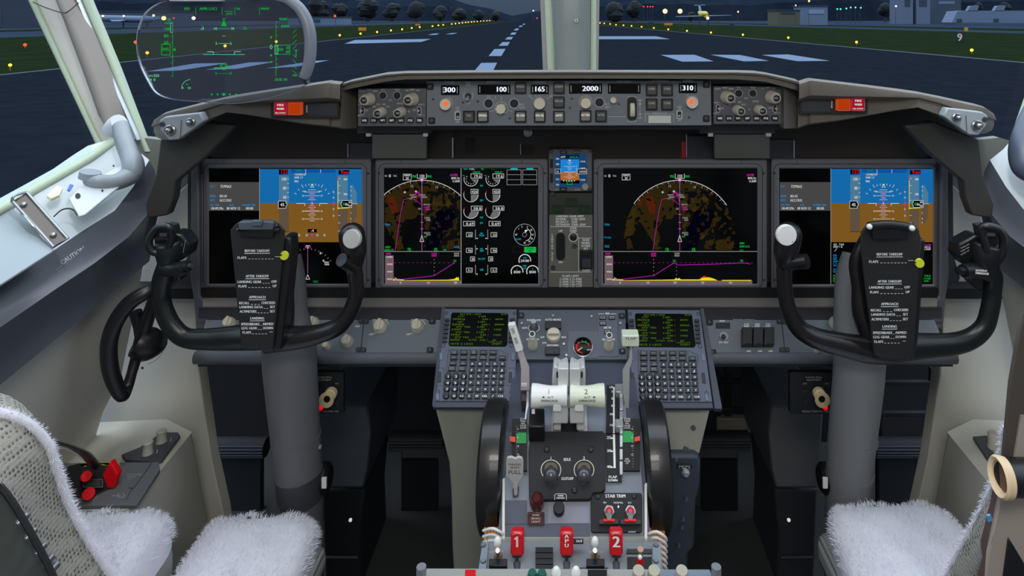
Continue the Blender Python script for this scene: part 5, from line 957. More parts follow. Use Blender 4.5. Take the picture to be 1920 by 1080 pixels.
TT('9000', 523, 38.5, 5, 16); TT('000', 527, 51.5, 5, 16); Ln([(517.5, 41), (517.5, 143)]); [Ln([(517.5, y), (521, y)], .7) for y in (41, 50, 67, 111, 120, 128)]; b.frame(ph, 519, 84.5, 543.5, 102, Gg, .9, 2); TT('00', 522, 95.5, 5.6, 9); TT('20', 536, 92, 5, 7); TT('89', 536, 100, 5, 7); b.frame(ph, 515.5, 85, 521, 101.5, G2, .9, 2)
for y in (70, 104, 116): b.disc(ph, 508.3, y, 1.9, Gg, 2)
Ln([(508.3, 84), (506, 88), (508.3, 92), (510.6, 88), (508.3, 84)], .9, G2)
for i in range(8): Ln([(549 + (i > 3) * 0, 62 + i * 10), (556, (55 if i < 4 else 69) + i * 10)], .8)
Ln([(552, 94), (558, 94)], 1.2); Ln([(555, 94), (555, 105)], 1.6); TT('700', 548, 143.5, 3.8, 9); TT('28.82 IN', 515, 151.5, 4.8, 24)
b.build('symbology', t)
# ================================================================ lower panel, footwells
lowm = mat('lower panel blue grey', '#6d7780', .5, bump=.2, bscale=200, vary=.1)
p_lo = P2(P(CX, 661, 1.235), P(CX, 600, 1.275))
t = thing('lower_instrument_panel', 'blue grey lower instrument panel with knobs and switches under the display units', 'instrument panel', P(1068, 690, 1.24))
def lower(x0, x1, r0, r1):
    b = M(); b.pp(p_lo, [(x0, 600), (x1, 600), (x1 + r1, 661), (x0 + r0, 661)], .006, lowm, -.006); b.build('face_plate', t)
    a, c = P(x0 + r0 - 8, 672, 1.235), P(x1 + r1 + (16 if x0 > 1000 else 0), 672, 1.235); b = M(); n = 10
    b.grid([[q + Vector((0, -math.sin(PI * i / n) * .010 + .003, .012 * math.cos(PI * i / n))) for i in range(n + 1)] + [q + Vector((0, .05, -.012))] for q in (a, c)], mat('lip grey', '#646970', .5, bump=.2, vary=.1)); b.build('rounded_lip', t)
    b = M(); b.prism([a + Vector((0, .012, -.009)), c + Vector((0, .012, -.009)), c + Vector((0, .012, -.022)), a + Vector((0, .012, -.022))], (0, .1, 0), dark); b.build('under_lip', t)
lower(386, 828, -14, 0); lower(1318, 1752, 4, 26)
def seam(x, x2):
    b = M(); b.line(p_lo, [(x, 606), (x2, 652)], blkm, 1.6, 4)
    for q, y in ((x, 602.5), (x2, 656)):
        b.pr(p_lo, q - 10, y - 5, q + 10, y + 5, .001, dark, 0, r=4); [b.lathe(p_lo.at(q + d, y, .001), p_lo.n, [(.0035, 0), (.003, .0015)], screw, 10) for d in (-5, 5)]
    b.build('seam', t)
seam(682, 677); seam(1466, 1471)
for x, y, m in ((810, 602, 0), (806, 656, 0), (1330, 604, 0), (1336, 660, 0)): b = M(); b.pr(p_lo, x - 6, y - 5, x + 7, y + 6, .001, blkm, 0, r=3); b.lathe(p_lo.at(x, y, .001), p_lo.n, [(.004, 0), (.003, .0015)], screw, 10); b.build('fastener', t)
for x, y, r in ((431, 607, 11), (588, 607, 11), (652, 641, 11), (613, 650, 7), (713, 613, 13), (783, 613, 12), (1567, 607, 13), (1532, 657, 6)):
    k = p_lo.k(x, y); c = p_lo.at(x, y); b = M(); b.lathe(c, p_lo.n, [(r * k, 0), (r * k, .006), (r * k * .85, .009), (r * k * .8, .014), (r * k * .7, .0155)], cream, 24)
    if r > 10: b.box(c + p_lo.n * .016, (r * k * .45, r * k * 1.5, .006), cream, p_lo.u, p_lo.v, p_lo.n)
    b.build('knob', t)
b = M()
for s_, x, y, w_ in (('BACKGROUND', 431, 597, 26), ('BACKGROUND', 583, 597, 26), ('BACKGROUND', 713, 598.5, 30), ('AFDS FLOOD', 785, 598.5, 29), ('OFF', 696, 627, 8), ('OFF', 766, 627, 8), ('MAIN', 670, 612, 9), ('GROUND PROXIMITY', 1395, 598, 42), ('INOP', 1354, 602, 10), ('SYS TEST', 1357, 642, 18), ('FLAP', 1400, 608, 9), ('GEAR', 1420, 608, 9), ('TERR', 1440, 608, 9), ('INHIBIT', 1400, 612, 10), ('INHIBIT', 1420, 612, 10), ('INHIBIT', 1440, 612, 10), ('NORM', 1404, 658.5, 8), ('NORM', 1425, 658.5, 8), ('NORM', 1445, 658.5, 8), ('PANEL FLOOD', 1563, 597, 18), ('BACKGROUND', 1516, 614, 24)):
    b.text(p_lo, s_, x, y + 1.5, 3.4, ink, 'c', width=w_, lay=3, bold=.3)
for x, y, r in ((713, 613, 16.5), (783, 613, 15), (1567, 607, 17)): b.arc(p_lo, x, y, r, -60, 75, ink, .8, 3); b.line(p_lo, [(x - 9, y + 12), (x - 13, y + 12)], ink, .8, 3)
b.build('lettering', t)
b = M(); b.pr(p_lo, 1342, 605, 1369, 616, .001, blk, 0); b.build('indicator', t)
b = M(); b.lathe(p_lo.at(1357, 631), p_lo.n, [(.008, 0), (.008, .003), (.005, .003), (.005, .006)], steel, 18); b.lathe(p_lo.at(1357, 631, .006), p_lo.n, [(.0045, 0), (.004, .001)], blk, 14); b.build('push_button', t)
for i in range(3):
    x = 1392 + i * 20.5; b = M(); b.pr(p_lo, x, 613, x + 19, 647, .016, blk, 0); b.pr(p_lo, x + 5, 643, x + 16, 645.5, .0175, blkm, 0); b.build('guarded_switch', t, bevel=.0015)
# footwell
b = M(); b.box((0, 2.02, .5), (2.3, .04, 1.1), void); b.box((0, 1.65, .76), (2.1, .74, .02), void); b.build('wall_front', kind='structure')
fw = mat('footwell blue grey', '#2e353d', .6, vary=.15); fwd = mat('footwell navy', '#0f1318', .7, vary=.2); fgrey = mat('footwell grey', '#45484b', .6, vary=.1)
for sg in (-1, 1):
    f = (lambda x: x) if sg < 0 else (lambda x: 2136 - x); nm = 'left' if sg < 0 else 'right'; c = lambda x, y, Y: P(f(x), y, Y)
    t = thing('pedal_housing', 'blue grey pedal housing beside the %s control column' % nm, 'pedal housing', c(640, 1050, 1.5))
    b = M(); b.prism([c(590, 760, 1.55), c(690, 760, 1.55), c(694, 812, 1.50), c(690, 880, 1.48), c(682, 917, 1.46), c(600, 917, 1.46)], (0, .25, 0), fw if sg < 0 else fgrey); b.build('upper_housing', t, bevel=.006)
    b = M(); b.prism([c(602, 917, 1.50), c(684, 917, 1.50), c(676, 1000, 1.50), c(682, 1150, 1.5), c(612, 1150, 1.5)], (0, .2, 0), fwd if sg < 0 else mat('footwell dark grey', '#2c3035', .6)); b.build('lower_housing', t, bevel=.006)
    b = M(); b.cyl(c(612, 1045, 1.49), c(672, 1045, 1.49), .003, .003, screw, 8); b.build('rod', t); b = M(); b.cyl(c(657, 975, 1.498), c(657, 975, 1.493), .004, .004, steel, 10); b.build('fixing', t)
    for xx0, xx1, yy, lb in ((733, 832, 826, 'ribbed black rudder pedal in the %s footwell next to the pedestal' % nm), (386, 500, 838, 'ribbed black rudder pedal in the %s footwell at the outer side' % nm)):
        u = thing('rudder_pedal', lb, 'pedal', c((xx0 + xx1) / 2, yy + 16, 1.7)); b = M(); A, B_ = c(xx0, yy, 1.7), c(xx1, yy, 1.7)
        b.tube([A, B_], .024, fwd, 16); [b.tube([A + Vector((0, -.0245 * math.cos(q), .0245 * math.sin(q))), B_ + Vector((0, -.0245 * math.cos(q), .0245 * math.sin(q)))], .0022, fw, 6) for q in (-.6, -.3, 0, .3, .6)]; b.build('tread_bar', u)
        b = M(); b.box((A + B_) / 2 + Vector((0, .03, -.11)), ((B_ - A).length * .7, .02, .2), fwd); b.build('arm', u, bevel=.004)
        if xx0 == 733: b = M(); b.box(c(795, 848, 1.68), (.11 , .01, .022), fgrey); b.build('plate', u)
    t = thing('pedal_adjuster', 'black rudder pedal adjustment panel with a cream crank knob in the %s footwell' % nm, 'pedal adjuster', c(612, 778, 1.26)); q = PY(1.26); dx = 0 if sg < 0 else 919 - 0
    X = (lambda x: x) if sg < 0 else (lambda x: x + 919)
    b = M(); b.pr(q, X(582) - (20 if sg > 0 else 0), 698, X(644), 776, .01, mat('adjuster face', '#23282e', .5, vary=.1), -.01, r=3); b.pr(q, X(590), 705, X(625), 716, .001, blkm, 0, r=2); b.build('face_plate', t)
    bx, fx = (622, 613) if sg < 0 else (1534, 1541)
    b = M(); b.lathe(P(bx, 736, 1.25), (0, -1, 0), [(.0115, 0), (.0115, .010), (.0095, .012)], mat('crank cream', '#d8c49a', .45), 22)
    b.lathe(P(fx, 748.5, 1.238), (0, -1, 0), [(.009, -.004), (.0115, .0), (.0145, .002), (.014, .005), (.0065, .0055)], mat('crank cream', '#d8c49a'), 26); b.lathe(P(fx, 748.5, 1.2325), (0, -1, 0), [(.0065, 0), (.006, .001)], blk, 16); b.build('crank_knob', t)
    b = M(); b.lathe(q.at(603 if sg < 0 else 1546, 762), (0, -1, 0), [(.005, 0), (.0045, .006)], emi('red lamp', '#e01020', .9), 12); b.build('red_lamp', t)
    b = M(); b.text(q, 'RUDDER PEDAL', X(607), 709, 3.2, inkd, 'c', width=32, lay=10); b.text(q, 'ADJUSTMENT', X(607), 714, 3.2, inkd, 'c', width=28, lay=10); b.text(q, 'AFT', X(590), 721, 3, inkd, 'c', width=8, lay=2); b.text(q, 'FWD', X(632), 721, 3, inkd, 'c', width=8, lay=2); b.text(q, 'PEDALS TOE-FWD ADJ', X(610), 773, 3.2, inkd, 'c', width=50, lay=2)
    for x, y in ((588, 733), (591, 753), (632, 755), (634, 723)): b.lathe(q.at(X(x), y), (0, -1, 0), [(.004, 0), (.0035, .002)], screw, 10)
    b.build('lettering', t)
# grey lattice in the right footwell
for x0, x1, lb in ((1338, 1455, 'dark grey lattice frame in the right footwell beside the pedestal'), (1640, 1768, 'dark grey lattice frame in the right footwell right of the column')):
    q = PY(1.75); t = thing('lattice_frame', lb, 'frame', q.at((x0 + x1) / 2, 920)); b = M()
    xs = [x0 + 2, x0 + 22, x0 + 60, x0 + 104] if x0 < 1500 else [1650, 1712, 1745, 1768]
    for i in (0, 1, 3) if x0 < 1500 else (0, 2): b.pr(q, xs[i] - 1 if i else xs[0], 690, xs[i] + (12 if x0 < 1500 else 8), 920, .01, fwd, 0)
    for y in ((712, 766, 806) if x0 < 1500 else (715, 773, 840)): b.pr(q, x0, y, x1 - 10, y + 9, .011, fwd, 0)
    if x0 < 1500: b.pr(q, 1345, 785, 1408, 812, .02, mat('pale duct', '#77756c', .6), 0)
    b.build('bars', t, bevel=.003)
# ================================================================ control columns and wheels
colm = mat('column grey', '#626366', .5, vary=.06); colr = mat('column grey right', '#77787a', .5, vary=.06); wheelm = mat('wheel black', '#1a1718', .32, bump=.06, bscale=600, coat=.15); platem = mat('checklist plate black', '#1c1c1d', .6, bump=.3, bscale=900)
grn = mat('wheel black green', '#14191a', .35, bump=.06)
CHK = [('BEFORE TAKEOFF', 458.7, 505.7, 472.5), ('FLAPS', 445, 462, 485.5), ('AFTER TAKEOFF', 460.7, 504, 520), ('LANDING GEAR', 445, 490, 530.7), ('OFF', 508.7, 519, 530.3), ('FLAPS', 446.7, 462.5, 539), ('UP', 511, 518.4, 538.5), ('APPROACH', 467, 498, 559.5), ('RECALL', 448, 467.5, 570.5), ('CHECKED', 490, 516, 570), ('LANDING DATA', 448.7, 492.5, 578), ('SET', 506, 515.7, 577.7), ('ALTIMETERS', 449.5, 481, 586.3), ('SET', 506, 515.7, 586), ('LANDING', 469, 495.5, 599), ('SPEEDBRAKE', 452, 487, 610), ('ARMED', 492.5, 513, 609.7), ('LDG GEAR', 452.5, 482, 617.5), ('DOWN', 493, 512, 617.3), ('FLAPS', 454.5, 471, 625.7)]
DSH = [(465, 515, 485.5, 8), (492, 507, 531, 3), (465, 509, 539.3, 7), (470, 489, 570.8, 3), (494, 504, 578.3, 2), (482.5, 505, 586.6, 4), (488, 491.5, 610.3, 1), (483, 492, 617.8, 2), (472, 502, 626, 5)]
def wheel(nm, TX, plate, side, clipf, path, prad, path2, prad2, colpts, colrad, cm):
    Yw = 1.08; t = thing('control_yoke', 'black control wheel with a white lettered checklist on a grey column, %s pilot side' % nm, 'control wheel', P(colpts[-1][0], 1040, colpts[-1][2]))
    k = Yw / F
    def pth(l): return [P(x, y, Yw + (d if len(q_) > 0 else 0)) for (x, y, d), q_ in zip(l, l)]
    b = M(); b.tube(pth(path), [r * k for r in prad], grn if nm == 'left' else wheelm, 16, sub=5, up=(0, -1, 0), flat=.85)
    b.tube(pth(path2), [r * k for r in prad2], wheelm if nm == 'left' else grn, 16, sub=5, up=(0, -1, 0), flat=.85); b.build('wheel', t)
    pl = PY(1.045); b = M(); b.pp(pl, plate, .004, platem, .0); cpl = b.build('checklist_plate', t, bevel=.0015)
    b = M(); b.prism([pl.at(x, y, -.001) for x, y in side], (0, .03, 0), blk); b.build('side_channel', t, bevel=.003)
    b = M(); pt = lambda x, y: TX(x, y)
    for s_, x0, x1, y in CHK: X0, Y0 = pt(x0, y); X1, _ = pt(x1, y); b.text(pl, s_, X0, Y0, 4.6, ink, width=X1 - X0, lay=30, bold=.45)
    for i in (0, 2, 7, 14): s_, x0, x1, y = CHK[i]; b.line(pl, [pt(x0, y + 2.6), pt(x1, y + 2.4)], ink, 1.1, 30)
    for x0, x1, y, n in DSH:
        st = (x1 - x0) / n; [b.line(pl, [pt(x0 + i * st + 1, y), pt(x0 + i * st + st * .62, y)], ink, .9, 30) for i in range(n)]
    b.line(pl, [pt(516, 481.3), pt(525, 481.3)], ink, .9, 30); b.line(pl, [pt(506, 622.5), pt(511, 622.3)], ink, .9, 30); b.build('lettering', cpl)
    # column
    b = M(); cp = [P(x, y, Y) for x, y, Y in colpts]; b.tube(cp, [r for r in colrad], cm, 28, sub=4, up=(0, -1, 0)); b.build('column_tube', t)
    return t, pl, k
TXL = lambda x, y: (x, y)
t, pl, k = wheel('left', TXL, [(431, 432), (444, 418), (520, 418), (533, 432), (533, 445), (530, 480), (512, 652), (506, 657), (462, 656), (452, 652)], [(530, 445), (545, 446), (547, 470), (545, 500), (528, 655), (514, 664), (507, 652)], None,
    [(320, 484, -.005), (311, 502, -.01), (303, 530, -.005), (303, 558, 0), (309, 586, 0), (324, 614, 0), (350, 634, 0), (400, 636, 0), (450, 633, -.002), (500, 630, 0)], [18, 17, 17.5, 16, 17, 17.5, 17.5, 20, 23, 25],
    [(664, 470, -.01), (664, 500, -.005), (668, 530, -.002), (667, 555, 0), (656, 585, 0), (634, 612, 0), (602, 625, 0), (560, 633, 0), (520, 634, 0), (500, 635, 0)], [16, 15, 14, 14, 15, 16, 17, 21, 25, 26],
    [(545, 480, 1.20), (548, 520, 1.19), (550, 580, 1.18), (543, 650, 1.17), (545, 700, 1.165), (553, 800, 1.165), (560, 880, 1.165), (564, 960, 1.165), (568, 1100, 1.17)], [.018, .022, .024, .046, .045, .042, .040, .038, .036], colm)
b = M(); b.tube([P(500, 470, 1.105), P(530, 500, 1.10), P(535, 560, 1.095), P(528, 610, 1.09), P(520, 635, 1.085)], [.016, .014, .014, .02, .02], wheelm, 12, sub=4); b.build('hub_bracket', t)
b = M(); b.pr(PY(1.03), 447, 416, 512, 431, .012, mat('clip blue grey', '#5c6570', .35, .3), -.004, r=3); b.pr(PY(1.028), 471, 414, 490, 424, .008, mat('clip blue grey'  , '#5c6570'), .006, r=2); b.pr(PY(1.035), 450, 431, 512, 445, .008, blk, -.004); b.cyl(P(443, 431, 1.03), P(524, 431, 1.03), .003, .003, blk, 10); b.ball(P(519, 424, 1.025), .0035, blk, 10); b.ball(P(446, 431, 1.025), .0035, blk, 10); b.build('paper_clip', t, bevel=.0012)
b = M(); c = P(534, 478.5, 1.032); b.cyl(c, c - Vector((0, .0035, 0)), .0069, .0066, yellow, 22); b.poly(PY(1.028), [(524, 475), (530, 478.5), (524, 481)], blkm, 1); b.build('yellow_marker', t)
# heads of the left wheel
def tpath(l): return [P(x, y, 1.08 + d) for x, y, d in l]
b = M(); b.tube(tpath([(640, 487, -.03), (652, 492, -.018), (664, 500, -.008)]), [.0105, .0125, .014], wheelm, 14, sub=3); b.build('thumb_stub', t)
b = M(); b.tube(tpath([(659, 425, -.012), (660, 445, -.012), (664, 470, -.01), (664, 500, -.006)]), [.013, .0215, .020, .0135], wheelm, 18, sub=4, up=(0, -1, 0), flat=.9); b.ball(P(660, 442, 1.068), .0215, wheelm, 18, (1, .8, 1)); b.build('grip_head', t)
b = M(); c = P(660, 448, 1.051); b.lathe(c, (-.1, -1, .15), [(.0155, -.004), (.0155, .001), (.014, .003), (.0, .0035)], mat('silver cap', '#d5d3ce', .3, .35), 28); b.build('silver_cap', t)
hd = mat('grip head black green', '#151a1b', .4)
b = M(); b.tube(tpath([(316, 495, -.01), (318, 470, -.012), (316, 452, -.014)]), [.015, .022, .020], hd, 14, sub=3)
b.prism(tpath([(322, 437, -.02), (341, 440, -.015), (355, 459, -.012), (351, 480, -.01), (338, 490, -.01), (318, 488, -.012)]), (0, .03, 0), hd); b.build('switch_head', t, bevel=.003)
b = M(); lp = tpath([(292, 430, -.03), (306, 424, -.035), (319, 427, -.035), (322, 440, -.03), (318, 458, -.028), (308, 471, -.026), (292, 474, -.028), (282, 466, -.03), (280, 450, -.03)]); b.tube(lp, .0058, hd, 10, closed=True, sub=3); b.prism([p + Vector((0, .012, 0)) for p in lp], (0, .012, 0), blkm); b.pr(PY(1.045), 290, 446, 316, 450, .004, blk, 0); b.pr(PY(1.045), 299, 438, 312, 443, .004, dark, 0); b.build('switch_guard', t)
b = M(); b.tube(tpath([(312, 500, -.012), (330, 505, -.02), (348, 500, -.028)]), [.015, .012, .0105], hd, 14, sub=3); b.tube(tpath([(345, 501, -.027), (355, 499, -.031)]), .0075, blk, 12); b.tube(tpath([(354, 499, -.031), (361, 498, -.034)]), .004, screw, 10); b.build('side_button', t)
b = M(); b.prism(tpath([(305, 505, -.01), (338, 508, -.012), (338, 528, -.006), (320, 536, 0), (312, 548, 0)]), (0, .02, 0), hd); b.build('trigger', t, bevel=.003)
b = M(); [b.line(PY(1.066), [(338 + i * 5, 446 + i * 2), (333 + i * 5, 470 + i * 2)], inkd, .5, 1) for i in range(3)]; b.build('grip_lettering', t)
# column rings and collar, left
def colx(t, X, y1, y2, cm, sg, yc, rad):
    for y in y1: b = M(); c = P(X(y), y, 1.165); b.cyl(c + Vector((0, 0, .002)), c - Vector((0, 0, .002)), rad(y) + .0015, rad(y) + .0015, cm, 28); b.build('ring', t)
    b = M(); c = P(X(yc) + sg * 42, yc - 8, 1.18); b.lathe(c + Vector((-.012 * sg, 0, 0)), (sg, 0, 0), [(.026, 0), (.026, .02), (.02, .026)], blk, 20); b.build('clamp', t, bevel=.001)
    b = M(); c = P(X(yc) + sg * 46, yc, 1.15); b.box(c, (.008, .004, .018), white); b.build('tag', t)
XL = lambda y: 545 + (y - 700) * .083
colx(t, XL, (818, 883, 935), None, colm, 1, 905, lambda y: .0445 - (y - 700) * .00003)
b = M(); b.cyl(P(XL(838), 838, 1.165), P(XL(838), 838, 1.165) + Vector((.044, -.0, 0)), .004, .004, lightm, 8); b.build('pin', t)
b = M(); c1, c2 = P(XL(886), 886, 1.165), P(XL(934), 934, 1.165); b.cyl(c1, c2, .0405, .0395, mat('sleeve dark', '#3a3b40', .5), 28); b.build('sleeve', t)
TXR = lambda x, y: (1643.5 + (x - 458.7) * 1.04, 479 + (y - 472.5) * 1.0705)
t, pl, k = wheel('right', TXR, [(1615, 436), (1626, 421), (1640, 418), (1712, 421), (1723, 430), (1727, 447), (1724, 500), (1714, 665), (1706, 678), (1690, 675), (1650, 672), (1639, 665), (1625, 560), (1614, 462)], [(1724, 448), (1736, 450), (1733, 500), (1722, 640), (1714, 674), (1706, 680), (1710, 660)], None,
    [(1478, 455, -.01), (1472, 490, -.006), (1470, 520, -.002), (1474, 560, 0), (1483, 590, 0), (1500, 617, 0), (1530, 634, 0), (1575, 645, 0), (1625, 655, 0), (1670, 655, 0)], [19, 15, 14.5, 14.5, 15.5, 17, 19, 21, 25, 27],
    [(1846, 500, -.01), (1862, 515, -.006), (1861, 545, 0), (1856, 580, 0), (1846, 612, 0), (1822, 634, 0), (1788, 645, 0), (1745, 648, 0), (1700, 650, 0), (1670, 652, 0)], [17, 16, 16, 16.5, 17, 18.5, 20, 22, 25, 27],
    [(1608, 478, 1.20), (1604, 520, 1.19), (1603, 580, 1.18), (1610, 650, 1.17), (1610, 700, 1.165), (1600, 800, 1.165), (1592, 880, 1.165), (1588, 960, 1.165), (1584, 1100, 1.17)], [.026, .034, .036, .044, .043, .041, .039, .037, .035], colr)
b = M(); b.tube([P(1625, 450, 1.10), P(1606, 490, 1.10), P(1611, 540, 1.095), P(1618, 590, 1.09), P(1640, 640, 1.085)], [.012, .012, .012, .017, .02], wheelm, 12, sub=4); b.build('hub_bracket', t)
b = M(); b.tube([P(1628, 424, 1.03), P(1670, 421, 1.03), P(1712, 427, 1.03)], .0065, blk, 12, sub=3); b.pr(PY(1.035), 1637, 430, 1704, 449, .010, blk, -.004, r=3); b.build('paper_clip', t, bevel=.0012)
for x, y in ((1630, 425), (1710, 428)): b = M(); b.ball(P(x, y, 1.022), .0046, white, 14); b.build('clip_ball', t)
b = M(); c = P(1723, 492.5, 1.032); b.cyl(c, c - Vector((0, .0035, 0)), .0072, .0069, yellow, 22); b.poly(PY(1.028), [(1712, 489), (1719, 492), (1712, 495)], blkm, 1); b.build('yellow_marker', t)
b = M(); b.tube(tpath([(1478, 422, -.012), (1478, 445, -.012), (1474, 472, -.01), (1472, 500, -.004)]), [.014, .0215, .020, .0135], wheelm, 18, sub=4, up=(0, -1, 0), flat=.9); b.ball(P(1479, 441, 1.068), .0215, wheelm, 18, (1, .8, 1)); b.build('grip_head', t)
b = M(); c = P(1474.5, 441, 1.052); b.lathe(c, (.05, -1, .05), [(.0168, -.004), (.0168, .001), (.0155, .003), (.0, .0035)], mat('white cap', '#f0f0ee', .4), 30); b.build('white_cap', t)
b = M(); b.tube(tpath([(1472, 493, -.008), (1492, 491, -.018), (1514, 490, -.03)]), [.014, .0115, .0115], wheelm, 14, sub=3); b.build('thumb_stub', t)
b = M(); b.tube(tpath([(1850, 512, -.01), (1846, 480, -.012), (1850, 455, -.014)]), [.016, .024, .022], blk, 14, sub=3)
b.prism(tpath([(1798, 458, -.012), (1830, 441, -.018), (1848, 447, -.018), (1850, 490, -.01), (1810, 500, -.01), (1795, 480, -.012)]), (0, .03, 0), blk); b.build('switch_head', t, bevel=.003)
b = M(); lp = tpath([(1840, 427, -.03), (1856, 425, -.035), (1872, 430, -.035), (1881, 448, -.03), (1878, 475, -.028), (1866, 492, -.026), (1854, 480, -.028), (1846, 455, -.03)]); b.tube(lp, .0062, blk, 10, closed=True, sub=3); b.prism([p + Vector((0, .012, 0)) for p in lp], (0, .012, 0), blkm); b.pr(PY(1.045), 1852, 438, 1866, 443, .004, dark, 0); b.build('switch_guard', t)
b = M(); b.tube(tpath([(1852, 510, -.012), (1825, 507, -.02), (1806, 508, -.028)]), [.016, .012, .0105], blk, 14, sub=3); b.tube(tpath([(1808, 508, -.028), (1796, 508, -.034)]), .0065, blk, 12); b.build('side_button', t)
b = M(); b.prism(tpath([(1812, 510, -.01), (1848, 508, -.012), (1845, 545, 0), (1836, 548, 0), (1820, 532, -.004)]), (0, .02, 0), blk); b.build('trigger', t, bevel=.003)
pq = PY(1.042); b = M(); b.text(pq, 'AUTOPILOT', 1829, 508.5, 3.6, ink, width=22, ang=4, bold=.4); b.text(pq, 'DISENGAGE', 1829, 513.5, 3.8, ink, width=25, ang=5, bold=.5); [b.text(PY(1.06), s_, 1802, 467 + i * 6, 2.6, inkd, width=18, ang=-28) for i, s_ in enumerate(('NOSE DN', 'STAB TRIM', 'NOSE UP'))]; b.build('grip_lettering', t)
XR = lambda y: 1610 - (y - 700) * .083
colx(t, XR, (820, 883, 935), None, colr, -1, 905, lambda y: .0432 - (y - 700) * .00003)
# ================================================================ control display units
pc = P2(P(CX, 760, 1.08), P(CX, 580, 1.21))
cduf = mat('unit face blue grey', '#586273', .45, bump=.06, vary=.05); keym = mat('key black', '#14151a', .4)
def cdu(L, lb):
    # pixel corners in left-unit coordinates; right one is shifted and sheared
    if L: TR = lambda x, y: (x, y)
    else: TR = lambda x, y: (x + 343 + (y - 580) * .155, y + 1.5)
    t = thing('control_display_unit', lb, 'keypad unit', pc.at(*TR(890, 765))); T_ = lambda l: [TR(x, y) for x, y in l]
    b = M(); b.pp(pc, T_([(834, 579), (969, 580), (966, 752), (817, 752)]), .012, cduf, 0)
    for x, y in ((837, 587), (965, 587), (831, 648), (959, 648), (821, 728 + 7), (958, 736)): b.lathe(pc.at(*TR(x, y), .012), pc.n, [(.0038, 0), (.003, .0012)], screw, 10)
    for x, y0, y1 in ((827, 661, 675), (962, 661, 675), (820, 737, 750), (957, 737, 750)):
        p_ = T_([(x - 3, y0), (x + 3, y0), (x + 3, y1), (x - 3, y1)]); b.pp(pc, p_, .0015, mat('latch blue grey 2', '#6a7688', .4), .012)
    for x in (824, 957): b.frame(pc, TR(x, 0)[0] - 7 + 2 * (not L) * 8, TR(x, 690)[1], TR(x, 0)[0] + 8 + 2 * (not L) * 8, TR(x, 723)[1], blkm, .6, 82); p_ = T_([(x - 3, 697), (x + 3, 697), (x + 2.5, 717), (x - 4, 717)]); b.pp(pc, p_, .001, blk, .012)
    for q in ([(841, 656), (934, 656), (934, 677), (876, 677), (876, 696), (836, 696), (841, 656)], [(936, 656), (952, 664), (952, 676), (936, 676)]): b.line(pc, T_(q), blkm, .6, 82)
    b.build('face_plate', t, bevel=.0008)
    b = M(); b.pp(pc, T_([(816, 752), (966, 752), (966, 764), (814, 764)]), .010, navy, 0)
    b.pp(pc, T_([(828, 574), (835, 576), (818, 752), (820, 1) if 0 else (814, 765), (810, 760)] if L else [(970, 577), (977, 576), (983, 765), (968, 765)]), .013, mat('unit side', '#4a5260', .45), -.03); b.build('housing', t, bevel=.001)
    b = M(); b.pp(pc, T_([(849, 586), (950, 587), (953, 590), (951, 646), (947, 650), (844, 649), (841, 645), (846, 589)]), .0006, mat('unit glass', '#020302', .35, spec=.06), .0121); scn = b.build('screen', t)
    b = M(); yg = emi('cdu yellow green', '#4c7414'); 
    def tx(s_, x, y, h, w_): X, Y_ = TR(x, y); b.text(pc, s_, X, Y_, h, yg, width=w_, lay=88, bold=.1)
    tx('ACT RTE 1 LEGS', 862, 590.5, 3, 40); tx('5/6', 939, 590.5, 3, 11)
    rows = [('177°', 'MON16', '2 NM', '240 /', '4070', 595, 600), ('167°', 'RINDS', '2 NM', '240 /', '3000A', 605, 610), ('073° TRK', 'CF07', '5 NM', '240 /', '1900', 614.5, 619.5), ('073° TRK', 'FF07', '2 NM', '240 /', '1900', 624.5, 629.5), ('073° TRK', 'RW07', '6 NM', '240 /', '60', 634, 639)]
    for i, (a, c, d, e, g_, y0, y1) in enumerate(rows): sh = -i * 1.3; tx(a, 858 + sh, y0, 3, len(a) * 3.4); tx(d, 897 + sh, y0, 3, 14); tx(c, 849 + sh, y1, 3.4, len(c) * 4.6); tx(e, 904 + sh, y1, 3, 16); tx(g_, 928 + sh, y1, 3, len(g_) * 3.8)
    tx('<CTR>', 877, 639, 3, 18); tx('<RTE 2 LEGS', 843, 646.5, 3.4, 44); tx('STEP>', 922, 646.5, 3.4, 19); tx('MAP CTR', 916, 642, 2, 26); b.build('screen_text', scn)
    def key(x, y, w_, h, s_, rnd=False, small=False):
        X, Y_ = TR(x, y); b = M()
        if rnd: kk = pc.k(X, Y_); b.lathe(pc.at(X, Y_, .012), pc.n, [(w_ / 2 * kk, 0), (w_ / 2 * kk, .004), (w_ / 2 * kk * .8, .0052)], keym, 18)
        else: b.pr(pc, X - w_ / 2, Y_ - h / 2, X + w_ / 2, Y_ + h / 2, .004, keym, .012, r=.8)
        if s_:
            lay = 110 if not rnd else 117
            if small:
                ls = s_.split(); [b.text(pc, q, X, Y_ + (i - (len(ls) - 1) / 2) * 3 + 1.2, 2.2, inkd, 'c', width=min(w_ - 4, 2.4 * len(q)), lay=lay) for i, q in enumerate(ls)]
            else: b.text(pc, s_, X, Y_ + (2.4 if rnd else 1.8), 4.8 if rnd else 3.8, ink, 'c', width=(4.6 if rnd and len(s_) == 1 else 4.2 if len(s_) == 1 else 3.3 * len(s_)), lay=lay, bold=.5)
        b.build('key', t)
    for i in range(6):
        y = 599 + i * 7.9; key(838 - i * 1.0, y, 9.5, 4.6, '', small=True); key(961 - i * .7, y, 9.5, 4.6, '', small=True)
    for i, s_ in enumerate(('INIT REF', 'RTE', 'DEP ARR', 'ATC', 'VNAV')): key(851.5 + i * 18.2, 660, 14, 8, s_, small=True)
    for i, s_ in enumerate(('FIX', 'LEGS', 'HOLD', 'FMC COMM', 'PROG')): key(850.5 + i * 18.2, 670, 14, 7.5, s_, small=True)
